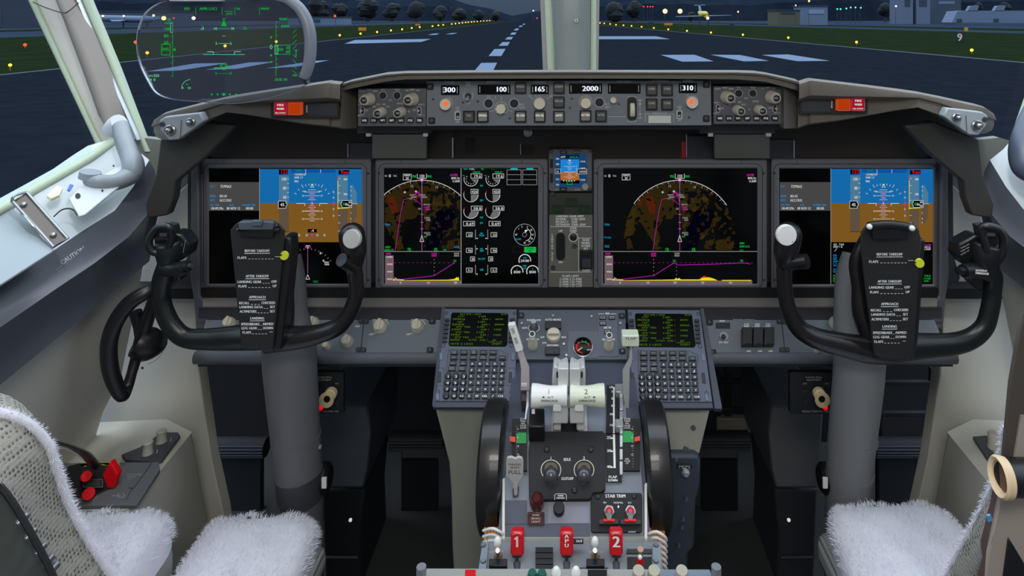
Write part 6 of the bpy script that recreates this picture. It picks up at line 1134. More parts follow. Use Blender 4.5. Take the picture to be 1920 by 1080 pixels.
    key(942, 670, 13, 8, 'EXEC', small=True); key(849, 680.5, 13.5, 7.5, 'MENU', small=True); key(868, 680.5, 13.5, 8, 'N1 LIMIT', small=True); key(847, 690.5, 14, 8, 'PREV PAGE', small=True); key(866, 690.5, 14, 8, 'NEXT PAGE', small=True)
    for r_, (row, y) in enumerate((('ABCDE', 682), ('FGHIJ', 694), ('KLMNO', 705.3), ('PQRST', 717.5), ('UVWXY', 730))):
        for i, ch in enumerate(row): key(885.5 + i * 14.2 - r_ * 1.0, y, 11.2, 8.6, ch)
    for i, s_ in enumerate(('Z', 'SP', 'DEL', '/', 'CLR')): key(879.5 + i * 14.8, 742.5, 11.5, 8.6, s_)
    for r_, (row, y) in enumerate((('123', 706), ('456', 718), ('789', 730), ('.0±', 742.5))):
        for i, ch in enumerate(row): key(840.5 + i * 14.6 - r_ * 1.2, y, 12.5, 9, '+/-' if ch == '±' else '•' if ch == '.' and 0 else ch, True)
cdu(True, 'left keypad unit with a green text screen beside the speed brake lever'); cdu(False, 'right keypad unit with a green text screen beside the flap lever')
# ================================================================ forward panel between the units
fp = mat('forward panel', '#555b66', .5, bump=.12, vary=.08); fp2 = mat('forward panel light', '#5f6672', .5)
t = thing('centre_forward_panel', 'blue grey centre panel with selector knobs and a small round pressure gauge', 'control panel', pc.at(1072, 676))
b = M(); b.pp(pc, [(973, 581), (1172, 581), (1176, 674), (964, 674)], .008, fp, 0)
for x, y in ((977, 591), (1166, 592), (1167, 658)): b.pr(pc, x - 6, y - 5, x + 6, y + 6, .001, blkm, .008, r=3); b.lathe(pc.at(x, y, .009), pc.n, [(.004, 0), (.003, .0015)], screw, 10)
b.pp(pc, [(1065, 620), (1121, 620), (1123, 671), (1064, 671)], .0012, fp2, .008); b.pp(pc, [(1120, 587), (1157, 587), (1159, 668), (1122, 668)], .0012, fp2, .008)
for x, y in ((1037, 592), (1109, 593), (978, 606), (1163, 606), (1062, 666), (1057, 645)): b.lathe(pc.at(x, y, .009), pc.n, [(.0032, 0), (.0025, .0015)], steel, 10)
b.build('face_plate', t, bevel=.0008)
L8 = 62
for x0, y0, x1, y1 in ((1022, 602, 1052, 616), (1022, 650, 1049, 664)): b = M(); b.pr(pc, x0, y0, x1, y1, .006, blk, .009); b.build('indicator', t, bevel=.001)
for x0, y0 in ((1124, 591.5), (1141, 591.5), (1124, 602.5), (1133, 618.5)): b = M(); b.pr(pc, x0, y0, x0 + 12.5, y0 + 7, .003, blk, .009, r=1.5); b.frame(pc, x0 + 2.5, y0 + 2, x0 + 10, y0 + 5, ink, .6, 82); b.build('push_button', t)
b = M(); c = pc.at(1001, 615, .008); b.lathe(c, pc.n, [(.0085, 0), (.008, .003), (.005, .004)], dark, 20); b.cyl(c, c + Vector((0, -.012, .018)), .003, .0045, lightm, 12); b.build('toggle_switch', t)
def selknob(x, y, r, h, dy):
    b = M(); k_ = pc.k(x, y); c = pc.at(x, y, .008); b.lathe(c, pc.n, [(r * k_, 0), (r * k_, h * .4), (r * k_ * .7, h * .55), (r * k_ * .55, h)], cream, 22); q = c + pc.n * h + Vector((0, 0, .004)); b.lathe(q, pc.n, [(r * k_ * .62, 0), (r * k_ * .6, .004)], white, 18); b.lathe(q + pc.n * .004, pc.n, [(r * k_ * .45, 0), (r * k_ * .43, .0005)], blk, 16); b.build('selector_knob', t)
selknob(999, 648, 9.5, .030, 0); selknob(1141, 650, 9.5, .030, 0)
b = M(); k_ = pc.k(1038, 630); c = pc.at(1038, 631, .008); b.lathe(c, pc.n, [(13 * k_, 0), (13 * k_, .008), (11.5 * k_, .011)], cream, 26); b.box(c + pc.n * .014, (21 * k_, 8 * k_, .009), cream, pc.u, pc.v, pc.n); b.build('autobrake_knob', t, bevel=.001)
b = M(); c = pc.at(1093, 651, .0092); k_ = pc.k(1093, 651); b.lathe(c, pc.n, [(18.5 * k_, 0), (18.5 * k_, .002), (17 * k_, .0025)], steel, 32); b.lathe(c + pc.n * .0026, pc.n, [(17 * k_, 0), (16.5 * k_, .0002)], scr, 32)
gr_ = emi('gauge red glow', '#d83030'); gg_ = emi('gauge green glow', '#20a050'); l_ = 85
b.arc(pc, 1093, 651, 12, -178, -20, gr_, 2, l_, 24, .85); b.arc(pc, 1093, 651, 12, -15, 45, gg_, 2, l_, 12, .85); b.arc(pc, 1093, 651, 12, 50, 75, gr_, 2, l_, 8, .85); [b.line(pc, [(1093 + 12 * math.sin(a), 651 - 10.5 * math.cos(a)), (1093 + 15 * math.sin(a), 651 - 13 * math.cos(a))], gr_ if a < -.3 or a > .8 else gg_, .9, l_) for a in (-2.2, -1.7, -1.2, -.7, -.1, .4, .9)]
b.line(pc, [(1091, 652), (1084, 657)], emi('needle', '#f0d0b0'), 1.5, l_ + 1); b.text(pc, 'BRAKE', 1105, 657, 2.4, W, 'c', width=9, lay=l_); b.build('pressure_gauge', t)
b = M()
for s_, x, y, w_ in (('FUEL FLOW', 1001, 602, 26), ('AUTO BRAKE', 1037, 601, 30), ('MFD', 1139, 589.5, 8), ('ENG TFR', 1139, 616, 14), ('SELECTOR', 999, 638, 24), ('SELECTOR', 1141, 638, 24), ('RATE', 984, 616.5, 10), ('OFF', 1017, 634, 8), ('MAX', 1057, 634, 9), ('RTO', 1021, 644.5, 8), ('ANTISKID', 1036, 649, 22)): b.text(pc, s_, x, y, 3.4, ink, 'c', width=w_, lay=L8, bold=.3)
b.line(pc, [(1123, 588.5), (1132, 588.5)], ink, .8, L8); b.line(pc, [(1145, 588.5), (1155, 588.5)], ink, .8, L8); b.arc(pc, 1001, 615, 10, 0, 360, ink, .9, L8, ys=.75); b.build('lettering', t)
# ================================================================ pedestal
q1 = P2(P(CX, 810, 1.0), P(CX, 675, 1.14)); q2 = P2(P(CX, 1005, .895), P(CX, 810, 1.0)); pedm = mat('pedestal blue grey', '#4b5160', .5, bump=.12, vary=.08)
t = thing('throttle_pedestal', 'blue grey centre pedestal that carries the throttles, trim scales and fire handles', 'pedestal', (0, 1.0, 0))
b = M(); prof = [P(CX, 675, 1.14), P(CX, 740, 1.07), P(CX, 810, 1.0), P(CX, 900, .950), P(CX, 1008, .893)]
rows = []
for sx in (-.0985, .111): rows.append([Vector((sx, p.y, p.z)) for p in prof] + [Vector((sx, .86, .45)), Vector((sx, .86, 0)), Vector((sx, 1.3, 0)), Vector((sx, 1.3, .62))])
b.grid(rows, pedm, closeu=True, cap=True, smooth=False); b.build('body', t)
pedl = mat('pedestal plate grey', '#7d8590', .5, vary=.06)
b = M(); b.pp(q1, [(988, 740), (1172, 740), (1176, 812), (984, 812)], .003, pedl, 0); b.pp(q2, [(984, 812), (1196, 812), (1200, 860), (1206, 930), (1207, 1005), (945, 1005), (945, 905), (955, 862), (984, 850)], .003, pedl, 0); b.build('top_plate', t)
b = M(); b.pp(q1, [(1080, 760), (1100, 762), (1104, 806), (1082, 806)], .001, fp2, .003); b.pp(q1, [(1037, 744), (1099, 744), (1102, 808), (1034, 808)], .003, mat('slot frame pale', '#b4b3b0', .5), .003); b.pp(q1, [(1052, 765), (1084, 765), (1084, 812), (1052, 812)], .001, void, .007); b.build('throttle_slot', t)
for x0, x1, top, lb in ((960, 988, 762, 'l'), (1168, 1200, 770, 'r')):
    b = M(); b.pp(q1 if 0 else q2, [(x0, 785), (x1, 785), (x1, 882), (x0, 882)], .006, blkm, .003)
    gx = (968, 987) if lb == 'l' else (1168, 1188); gy = (811, 831) if lb == 'l' else (808, 829)
    b.poly(q2, [(gx[0], gy[0] + 3), (gx[0] + 4, gy[0]), (gx[1], gy[0]), (gx[1], gy[1]), (gx[0], gy[1])] if lb == 'l' else [(gx[0], gy[0]), (gx[1] - 6, gy[0]), (gx[1], gy[0] + 5), (gx[1], gy[1]), (gx[0], gy[1])], green, 62)
    tx = gx[0] + 1 if lb == 'l' else gx[1] - 5
    for i in range(16): b.line(q2, [(gx[0] if lb == 'l' else gx[1] - 2, 800 + i * 5), (gx[0] + 2 if lb == 'l' else gx[1], 800 + i * 5)], inkd, .6, 63)
    for v, y in (('4', 806), ('5', 822), ('10', 838), ('15', 854)): b.text(q2, v, tx + 2, y, 3.4, ink, 'c', lay=64, width=2.4 * len(v))
    for i, s_ in enumerate(('STAB', 'TRIM', 'APL', 'NOSE', 'DOWN')): b.text(q2, s_, 981 if lb == 'l' else 1176, 787 + i * 4.2, 3, ink, 'c', lay=64, width=2.9 * len(s_))
    if lb == 'r': [b.text(q2, s_, 1176, 862 + i * 4, 3, ink, 'c', lay=64, width=2.8 * len(s_)) for i, s_ in enumerate(('APL', 'NOSE', 'UP'))]
    b.build('trim_scale', t)
    b = M(); x = (956, 966) if lb == 'l' else (1190, 1200); b.pp(q2, [(x[0], 818), (x[1], 819), (x[1], 829), (x[0], 827)] if lb == 'l' else [(x[0], 820), (x[1], 817), (x[1], 826), (x[0], 828)], .004, mat('pointer orange', '#f0502c', .5), .010); b.build('trim_pointer', t)
# flap scale
b = M(); b.pp(q1, [(1138, 722), (1164, 722), (1166, 812), (1136, 812)], .004, blkm, .003); b.pp(q2, [(1136, 812), (1166, 812), (1166, 903), (1137, 903)], .004, blkm, .003); b.line(q1, [(1151, 728), (1151, 811)], white, 3, 50); b.line(q2, [(1151, 811), (1152.5, 876)], white, 4, 50)
for v, y in (('UP', 727), ('1', 735), ('2', 748), ('5', 761.5), ('10', 777.5), ('15', 798)): b.text(q1, v, 1149, y + 1, 4, ink, 'r', lay=51, width=3.2 * len(v), bold=.4); b.poly(q1, [(1149, y - 2), (1153, y - .5), (1149, y + 1)], ink, 52)
for v, y in (('25', 821.5), ('30', 846), ('40', 876)): b.text(q2, v, 1146, y + 1.5, 5, ink, 'r', lay=51, width=8.5, bold=.5); b.poly(q2, [(1146, y - 2), (1151, y), (1146, y + 2)], ink, 52)
b.text(q2, 'FLAP', 1149, 896.5, 4.6, ink, 'c', lay=51, width=16, bold=.4); b.text(q2, 'DOWN', 1149, 903, 4.6, ink, 'c', lay=51, width=18, bold=.4); b.build('flap_scale', t)
b = M()
for (y0, y1, q) in ((735, 768, q1), (770, 785, q1), (803, 812, q1), (812, 838, q2), (841, 862, q2), (864, 890, q2)): b.pp(q, [(1161.5, y0), (1168, y0), (1168, y1), (1162, y1)], .012, lightm, 0)
for (y0, y1, q) in ((719, 735, q1), (785, 800, q1)): b.pp(q, [(1153, y0), (1168, y0), (1169, y1), (1155, y1)], .018, mat('gate silver', '#b9bdbf', .3, .5), 0)
b.build('flap_gate', t, bevel=.001)
# black start lever plate
b = M(); b.pp(q2, rr(997, 810, 1134, 840, 5)[:0] + [(1000, 809), (1130, 808), (1135, 814), (1136, 846), (1135, 917), (1127, 923), (1112, 924), (1106, 936), (992, 937), (991, 846), (995, 814)], .010, blkm, .002)
for x, y in ((1025, 843), (1108, 843), (1077, 919)): b.lathe(q2.at(x, y, .012), q2.n, [(.0045, 0), (.004, .002), (.002, .0025)], blk, 12)
b.build('start_lever_plate', t, bevel=.002)
b = M(); l2 = 85
for v, x, y, h, w_ in (('1', 1033, 861, 5, 2.5), ('2', 1095, 861, 5, 4), ('IDLE', 1063.5, 864, 5, 13), ('CUTOFF', 1064, 900, 5, 23), ('HORN', 1051, 931, 3, 11), ('CUTOUT', 1051, 935.5, 3, 16)): b.text(q2, v, x, y, h, ink, 'c', lay=l2, width=w_, bold=.3)
for x in (1033, 1095): b.arc(q2, x, 881, 18.5, -130, 130, mat('pale gold', '#c9bfb0', .4), 1.6, l2, 30)
b.line(q2, [(1040, 937), (1040, 928), (1043, 926), (1059, 926), (1062, 928), (1062, 937)], ink, .8, l2); b.build('lettering', t)
for x in (1033, 1095):
    u = thing('start_lever', 'dark ball topped start lever on the black cutoff plate, %s' % ('nearest the parking brake lever' if x < 1060 else 'nearest the flap scale'), 'lever', q2.at(x, 890)); b = M(); b.pr(q2, x - 12, 867, x + 12, 893, .002, mat('gate bronze', '#5a5242', .4, .5), .012, r=9); b.build('gate', u)
    b = M(); c = q2.at(x, 878, .014); d = q2.at(x, 888, .05); b.cyl(c, d, .004, .006, blk, 12); b.build('stem', u); b = M(); b.ball(q2.at(x, 892, .045), .0103, mat('ball knob', '#55555a', .28, .5), 22, (1.05, 1, 1.05)); b.build('knob', u)
# lower left: parking brake, lamp and placard
u = thing('parking_brake_lever', 'flat pale grey lever marked PARKING BRAKE PULL left of the start levers', 'lever', q2.at(966, 930)); pb_ = PY(.90)
b = M(); b.pp(pb_, [(951, 858), (959, 857), (966, 860), (973, 857), (979, 859), (981, 864), (981, 893), (974, 903), (971, 908), (970, 930), (964, 930), (962, 908), (956, 900), (949, 892), (949, 864)], .004, mat('lever grey', '#b5b3b0', .45), 0); lv = b.build('lever_blade', u, bevel=.001)
b = M(); [b.text(pb_, s_, 965, y, h, inkb, 'c', width=w_, lay=28) for s_, y, h, w_ in (('PARKING', 873, 4, 24), ('BRAKE', 878.5, 3.6, 17), ('PULL', 889, 7, 24))]; b.build('lettering', lv)
b = M(); b.pp(q2, [(961, 916), (973, 912), (972, 930), (962, 932)], .001, blk, .004); b.build('slot', u)
b = M(); c = q2.at(1007, 945, .004); b.lathe(c, q2.n, [(.0105, 0), (.0105, .012), (.009, .02), (.005, .024)], mat('dark red lens', '#4a1416', .2, coat=.6), 22); b.ball(q2.at(1006.5, 934, .022), .0032, white, 12); b.build('park_brake_lamp', t)
b = M(); b.pr(q2, 989, 960, 1021, 984, .003, mat('placard dark red', '#3c0f14', .35), .004, r=3); [b.text(q2, s_, 1005, 968 + i * 6, 3.8, mat('placard letters', '#c8b09a', .6), 'c', width=w_, lay=55, bold=.3) for i, (s_, w_) in enumerate((('PARK', 14), ('BRAKE', 18), ('LIGHT', 17)))]; b.build('placard', t)
b = M(); c = q2.at(1048, 958, .004); b.lathe(c, q2.n, [(.0078, 0), (.0078, .012), (.007, .013)], blk, 20); b.build('horn_button', t)
b = M(); b.pp(q2, [(1027, 941), (1106, 941), (1106, 981), (1027, 981)], .001, mat('plate lilac grey', '#8a8c9a', .5), .003); b.build('plate', t)
b = M(); b.pp(q2, [(945, 982), (1106, 982), (1106, 1006), (945, 1006)], .0012, pedm, .003); b.pp(q2, [(946, 938), (988, 938), (988, 984), (946, 984)], .0012, pedm, .003); b.build('recess_plate', t)
# stab trim
b = M(); b.pr(q2, 1108, 924, 1204, 998, .005, blkm, .003, r=5)
for x, y in ((1121, 931), (1189, 930)): b.lathe(q2.at(x, y, .008), q2.n, [(.004, 0), (.0035, .0015)], blk, 12)
b.build('stab_trim_plate', t, bevel=.001)
for x in (1142, 1182):
    b = M(); c = q2.at(x, 960, .008); b.lathe(c, q2.n, [(.0075, 0), (.0075, .004), (.005, .005)], steel, 6); b.lathe(c + q2.n * .005, q2.n, [(.005, 0), (.004, .001)], red, 14); d = q2.at(x, 970, .03); b.cyl(c + q2.n * .004, d, .0022, .0035, lightm, 12); b.build('toggle_switch', t)
    b = M(); b.pr(q2, x - 19, 973, x + 20 - (x < 1150) * 2, 983, .006, dark, .008); b.pr(q2, x - 11, 972, x + 11, 978, .008, mat('bright red', '#ff2020', .4), .010); b.build('switch_guard', t, bevel=.001)
b = M(); [b.text(q2, s_, x, y, h, ink, 'c', width=w_, lay=56, bold=bo) for s_, x, y, h, w_, bo in (('STAB TRIM', 1154, 933, 6, 38, .4), ('PRI', 1134, 944, 3, 6, .1), ('NORMAL', 1159.5, 944, 3, 18, .1), ('B.U.', 1181, 944, 3, 7, .1), ('CUTOUT', 1185, 998.5, 2.6, 14, .1))]; b.poly(q2, [(1159.5, 947), (1157.5, 950), (1159.5, 953), (1161.5, 950)], ink, 56); b.build('stab_trim_lettering', t)
for sx, x, y0 in ((-1, 944, 896), (1, 1211, 905)):
    b = M(); b.prism([q2.at(x - 2.5, y0 + 2, .012), q2.at(x + 2.5, y0 - 2, .012), q2.at(x + 3, 1010, .012), q2.at(x - 3, 1010, .012)], Vector((0, .002, -.03)), mat('edge cream', '#d5d6cc', .5)); b.build('edge_trim', t, bevel=.001)
b = M(); b.pp(q1, [(993, 765), (1021, 765), (1021, 800), (991, 800)], .03, blk, .003); b.poly(q1, [(997, 767), (1003, 767), (1003, 776), (997, 776)], mat('pink white', '#f0dfe0', .5), 225); b.build('damper_block', t, bevel=.002)
# ---- throttles
hw = mat('throttle white', '#f0f1ec', .38); hg_ = mat('throttle pale green', '#dfe6cf', .38); hs = mat('throttle silver', '#d0d2d0', .4, .15)
for i, (x0, x1, hx0, hx1, ax0, ax1) in enumerate(((1036, 1066, 996, 1064, 1036, 1064), (1068, 1098, 1068, 1134, 1068, 1096))):
    u = thing('thrust_lever', 'white thrust lever %s handle marked A/T DISENGAGE' % ('1, left' if i == 0 else '2, right'), 'thrust lever', q1.at((x0 + x1) / 2, 806))
    a = PY(1.04); b = M(); m_ = (x0 + x1) / 2
    b.pp(a, [(x0 + 1, 689), (x0 + 5, 686), (x0 + 9, 689), (m_, 692), (x1 - 8, 689), (x1 - 4, 686), (x1 - 1, 690), (x1, 705), (x1, 735), (x0 - 1, 735), (x0 - 1, 712), (x0, 700)], .03, hs, -.01); b.build('reverse_lever', u, bevel=.003)
    b = M(); a2 = PY(1.0); b.pp(a2, [(x0 + (10 if i == 0 else 0), 691), (x1 - (0 if i == 0 else 10), 691), (x1 - (0 if i == 0 else 10), 726), (x0 + (10 if i == 0 else 0), 726)], .02, hs, -.01); sx_ = x0 + 7 if i == 0 else x1 - 9; b.pr(a2, sx_, 698, sx_ + 4, 710, .004, blk, .006); b.build('link', u, bevel=.0015)
    b = M(); c0 = P(hx0, 742, .985); c1 = P(hx1, 742, .985); L = (c1 - c0).length; kk = .985 / F; r = [21 * kk, 20.5 * kk, 18.5 * kk, 17.2 * kk, 17 * kk, 17.6 * kk, 19 * kk]
    if i: r = r[::-1]; 
    n = len(r) - 1; pr_ = [(r[0] * .8, 0)] + [(q, L * (.02 + .96 * j / n)) for j, q in enumerate(r)] + [(r[-1] * .8, L)]; b.lathe(c0, (1, 0, 0), pr_, hw if i == 0 else hg_, 36); hn = b.build('handle', u)
    b = M(); mx_ = (hx0 + hx1) / 2
    def on(qx, qy, d=.0005):
        u_ = max(0, min(1, (qx - hx0) / (hx1 - hx0))) * n; j = min(int(u_), n - 1); rr0 = r[j] + (r[j + 1] - r[j]) * (u_ - j); Y = .985 - rr0
        for _ in range(4):
            q = P(qx, qy, Y); Y = .985 - math.sqrt(max(1e-9, rr0 ** 2 - (q.z - c0.z) ** 2)) - d
        return P(qx, qy, Y)
    class a3: at = staticmethod(lambda x, y, o=0: on(x, y))
    b.text(None, '12'[i], mx_ - (1 if i == 0 else 2), 739, 9, inkb, 'c', width=(5 if i == 0 else 7), raw=on); b.text(None, 'A/T', mx_ + (2 if i == 0 else 0), 747, 4, inkb, 'c', width=12, raw=on); sxm = mx_ - 11 if i == 0 else mx_ + 13; b.poly(a3, [(sxm - 3, 744.8), (sxm, 743), (sxm + 3, 744.8), (sxm, 746.6)], inkb, 1); b.text(None, 'DISENGAGE', mx_, 753.5, 4, inkb, 'c', width=32, bold=.3, raw=on); b.build('lettering', hn)
    b = M(); a4 = PY(.99); b.pp(a4, [(ax0 + 2, 757), (ax1, 757), (ax1 + (2 if i == 0 else 0), 775), (ax1 + (1 if i == 0 else 0), 795), (ax0, 795), (ax0, 770)] if 1 else 0, .02, hs, -.01); b.pp(PY(1.0), [(ax0 + 1, 790), (ax1 - (12 if i == 0 else 0), 790), (ax1 - (12 if i == 0 else 0), 808), (ax0 + 1, 808)] if i == 0 else [(ax0 + 13, 790), (ax1, 790), (ax1, 808), (ax0 + 13, 808)], .02, hs, -.01); b.build('arm', u, bevel=.002)
    b = M(); wx = (1037, 1052) if i == 0 else (1078, 1094); b.pr(PY(.988), wx[0], 760, wx[1], 771, .004, white, .012, r=3); b.build('paddle', u)
# speed brake and flap levers
u = thing('speed_brake_lever', 'slanted white lever tab marked SPD BRK on a bent pale arm', 'lever', q1.at(984, 760)); a = PY(1.05)
b = M(); b.pp(a, [(952, 609), (965, 607), (980, 655), (980, 658), (970, 661), (967, 660)], .010, white, 0); b.build('tab', u, bevel=.002)
b = M(); b.text(a, 'SPD', 957, 616, 5.5, inkb, ang=70, width=12, lay=70); b.text(a, 'BRK', 963, 634, 5.5, inkb, ang=70, width=13, lay=70); b.build('lettering', u)
b = M(); b.pp(a, [(970, 660), (979, 657), (984, 672), (992, 690), (993, 732), (976, 732), (977, 692), (974, 675)], .006, mat('pale pink metal', '#c9bfc0', .4, .1), 0); b.pr(a, 977.5, 719, 988, 725, .001, white, .006); b.build('arm', u, bevel=.001)
b = M(); b.pp(q1, [(976, 733), (993, 733), (990, 752), (978, 752)], .02, mat('dark mauve', '#4a3638', .5), 0); b.tube([q1.at(990, 735, .03), q1.at(989, 760, .03), q1.at(986, 787, .02)], .0022, lightm, 8); b.build('link', u)
u = thing('flap_lever', 'pale green block knob marked FLAP on a bent pale arm', 'lever', q1.at(1176, 775)); a = PY(1.05)
b = M(); b.pr(a, 1166.5, 629, 1198.5, 651, .022, mat('flap knob green', '#cfdcc4', .4), 0, r=2.5); b.build('knob', u, bevel=.002); b = M(); b.text(PY(1.0275), 'FLAP', 1183, 637, 4.5, mat('letter green', '#4a5a48', .6), 'c', width=20, lay=1, bold=.2); b.build('lettering', u)
b = M(); b.pp(a, [(1181.5, 651), (1185.5, 651), (1185, 679), (1181, 692), (1180, 766), (1172, 766), (1168, 736), (1167.5, 696), (1180, 674)], .006, mat('flap arm grey', '#b4b8b6', .4, .1), 0); b.build('arm', u, bevel=.001)
# trim wheels
for sx, lb in ((-1, 'left'), (1, 'right')):
    xc = -.1155 if sx < 0 else .1295; c = Vector((xc, 1.0, H - .684)); u = thing('trim_wheel', 'black trim wheel on the %s side of the pedestal' % lb, 'trim wheel', c - Vector((0, 0, .09)))
    b = M(); b.lathe(c - Vector((.0175, 0, 0)), (1, 0, 0), [(.060, 0), (.080, 0), (.0875, .004), (.0885, .012), (.0885, .023), (.0875, .031), (.080, .035), (.060, .035)], mat('trim wheel black', '#1c1b1c', .35, coat=.2), 64); b.build('rim', u)
    b = M(); b.lathe(c - Vector((.006, 0, 0)), (1, 0, 0), [(.062, 0), (.062, .012)], blk, 32); b.build('disc', u)
    b = M(); b.box((sx * .150, 1.04, .35), (.02, .20, .62), mat('wheel bay', '#14151a', .7)); 
# support towers under the units
cr2 = mat('tower beige', '#86877c', .55, vary=.05)
u = thing('pedestal_tower', 'beige side tower under the left keypad unit reaching the floor', 'pedestal side', P(860, 1080, 1.1))
b = M(); b.prism([P(x, y, 1.085) for x, y in ((815, 764), (962, 764), (962, 1496), (874, 1496), (848, 1030), (846, 930), (842, 870))], (0, .2, 0), cr2); b.build('panel', u, bevel=.004)
u = thing('pedestal_tower', 'beige front cover under the right keypad unit', 'pedestal side', P(1260, 860, 1.1))
b = M(); b.prism([P(x, y, 1.085) for x, y in ((1184, 764), (1330, 768), (1330, 774), (1312, 850), (1308, 853), (1184, 853))], (0, .2, 0), mat('cover cream', '#a5a498', .5, vary=.04)); b.build('cover', u, bevel=.003)
b = M(); b.lathe(P(1300, 802, 1.085), (0, -1, 0), [(.005, 0), (.004, .002)], steel, 12); b.lathe(P(1286, 841, 1.085), (0, -1, 0), [(.005, 0), (.004, .002)], steel, 12); b.build('screw', u)
u = thing('junction_box', 'dark blue box with a small plug below the right cover', 'box', P(1280, 1080, 1.1))
b = M(); b.prism([P(x, y, 1.07) for x, y in ((1216, 854), (1306, 854), (1314, 862), (1312, 915), (1305, 940), (1302, 1028), (1290, 1040), (1290, 1515), (1216, 1515))], (0, .2, 0), mat('box blue', '#3b424d', .5, vary=.08)); b.build('box_body', u, bevel=.006)
b = M(); pj = PY(1.066); b.pr(pj, 1269, 872, 1298, 879, .0006, blkm, 0, r=2); b.text(pj, 'RIGHT FOLD', 1283.5, 875.5, 2.4, ink, 'c', width=21, lay=6); b.text(pj, 'L   REST   R', 1283.5, 879, 2.4, ink, 'c', width=21, lay=6); b.build('lettering', u)
b = M(); b.lathe(pj.at(1285.5, 885), (0, -1, 0), [(.0065, 0), (.0065, .003), (.004, .004), (.0035, .008)], lightm, 8); b.build('plug', u)
b = M(); [b.lathe(pj.at(x, y), (0, -1, 0), [(.0032, -.002), (.0028, .002)], steel, 10) for x, y in ((1287, 936), (1281, 974), (1279, 989), (1273, 1023), (1268, 862))]; b.build('screw', u)
# ================================================================ fire handle panel and the rails behind
q3 = P2(P(CX, 1085, .835), P(CX, 1012, .885)); alg = mat('aft panel grey', '#787f85', .5, vary=.06); rail = mat('pale rail', '#9a9d98', .45)
t = thing('fire_control_panel', 'grey fire control panel with three red handles at the lower frame edge', 'fire panel', q3.at(1070, 1080))
b = M(); b.pp(q3, [(918, 1016), (1236, 1016), (1244, 1072), (905, 1072)], .004, alg, -.004); b.box((0, .87, H - .80), (.24, .05, .12), dark); b.build('face_plate', t)
b = M(); b.prism([P(914, 1009, .889), P(1232, 1009, .889), P(1234, 1024, .885), P(912, 1024, .885)], (0, .004, 0), rail); b.build('rear_rail', t)
for x, s_ in ((969.5, '1'), (1062.5, 'APU'), (1155.5, '2')):
    u = thing('fire_switch', {'1': 'red fire handle with a white 1, leftmost of the three', 'APU': 'red fire handle lettered APU, the middle one', '2': 'red fire handle with a white 2, rightmost of the three'}[s_], 'fire handle', q3.at(x, 1068)); ph_ = Pl(P(x, 1020, .865), (0, -1, .25)); w0 = 12.5 if s_ != 'APU' else 12.5
    b = M(); b.pp(ph_, [(x - w0 + 2, 997), (x + w0 - 2, 997), (x + w0, 1001), (x + w0, 1038), (x + w0 - 3, 1044), (x - w0 + 3, 1044), (x - w0, 1038), (x - w0, 1001)], .016, red, -.008); gp = b.build('grip', u, bevel=.0025, bseg=3)
    b = M()
    if s_ == 'APU': [b.text(ph_, c_, x, 1009 + i * 8.6, 6.6, ink, 'c', width=8, lay=58, bold=.8) for i, c_ in enumerate(s_)]
    else: b.text(ph_, s_, x, 1026, 20, ink, 'c', width=8 if s_ == '1' else 15, lay=58, bold=2.2 if s_ == '1' else 2.0)
    if s_ == '1': b.poly(ph_, [(x - 1, 1006), (x - 5, 1010), (x - 5, 1012.5), (x - 1, 1010)], ink, 58)
    b.text(ph_, 'DISCH', x, 998.8, 2, ink, 'c', width=10, lay=58); b.line(ph_, [(x - 8, 1003), (x - 4, 1000.5), (x + 4, 1000.5), (x + 8, 1003)], ink, .6, 58); b.build('lettering', gp)
    b = M(); b.tube([P(x, 1041, .868), P(x, 1052, .864), P(x, 1060, .856)], [.009, .0075, .006], mat('handle stem', '#34373c', .5), 12, sub=3); b.cyl(P(x, 1058, .857), P(x, 1078, .845), .0065, .007, mat('handle stem', '#34373c'), 12); b.build('stem', u)
for x in (933, 1115.5):
    b = M(); b.pr(q3, x - 16, 1047, x + 18, 1061, .008, blk, 0); b.build('switch_base', t, bevel=.001); b = M(); b.cyl(q3.at(x + 1, 1042), q3.at(x, 1032, .03), .003, .003, steel, 10); b.lathe(q3.at(x + 1, 1044), q3.n, [(.006, 0), (.005, .006)], mat('copper', '#b08a70', .4, .5), 12); b.ball(P(x, 1017, .862), .0052, white, 14, (1, 1, 1.5)); b.build('white_tip_switch', t)
b = M()
for i in range(4): b.pr(q3, 1004, 1026 + i * 11, 1037, 1035.5 + i * 11, .006, blk, 0, r=1)
b.build('annunciator', t)
b = M(); b.pr(q3, 1052, 1010, 1094, 1019, .001, blk, .012); b.text(q3, 'OUT', 1086, 1016.5, 4, ink, 'c', width=12, lay=90, bold=.3); b.build('label_plate', t)
b = M(); b.pr(q3, 1175, 1029, 1222, 1037, .002, dark, 0); b.pr(q3, 1176, 1044, 1222, 1066, .001, blk, 0); b.build('cover', t)
b = M(); c = q3.at(1200, 1054); b.cyl(c, c + Vector((0, -.006, .022)), .002, .004, mat('copper', '#b08a70'), 10); b.ball(q3.at(1200, 1045, .018), .003, white, 10); b.lathe(c, q3.n, [(.006, 0), (.003, .008)], red, 12); b.build('toggle_switch', t)
b = M(); b.text(q3, 'OVHT DET', 930, 1036, 2.6, inkd, 'c', width=30, lay=2); b.text(q3, 'EXT TEST', 1118, 1036, 2.6, inkd, 'c', width=28, lay=2); b.pr(q3, 1080, 1064, 1140, 1071, .0006, dark, 0); b.text(q3, 'FIRE SWITCHES', 1110, 1069.5, 3, inkd, 'c', width=38, lay=8); b.build('lettering', t)
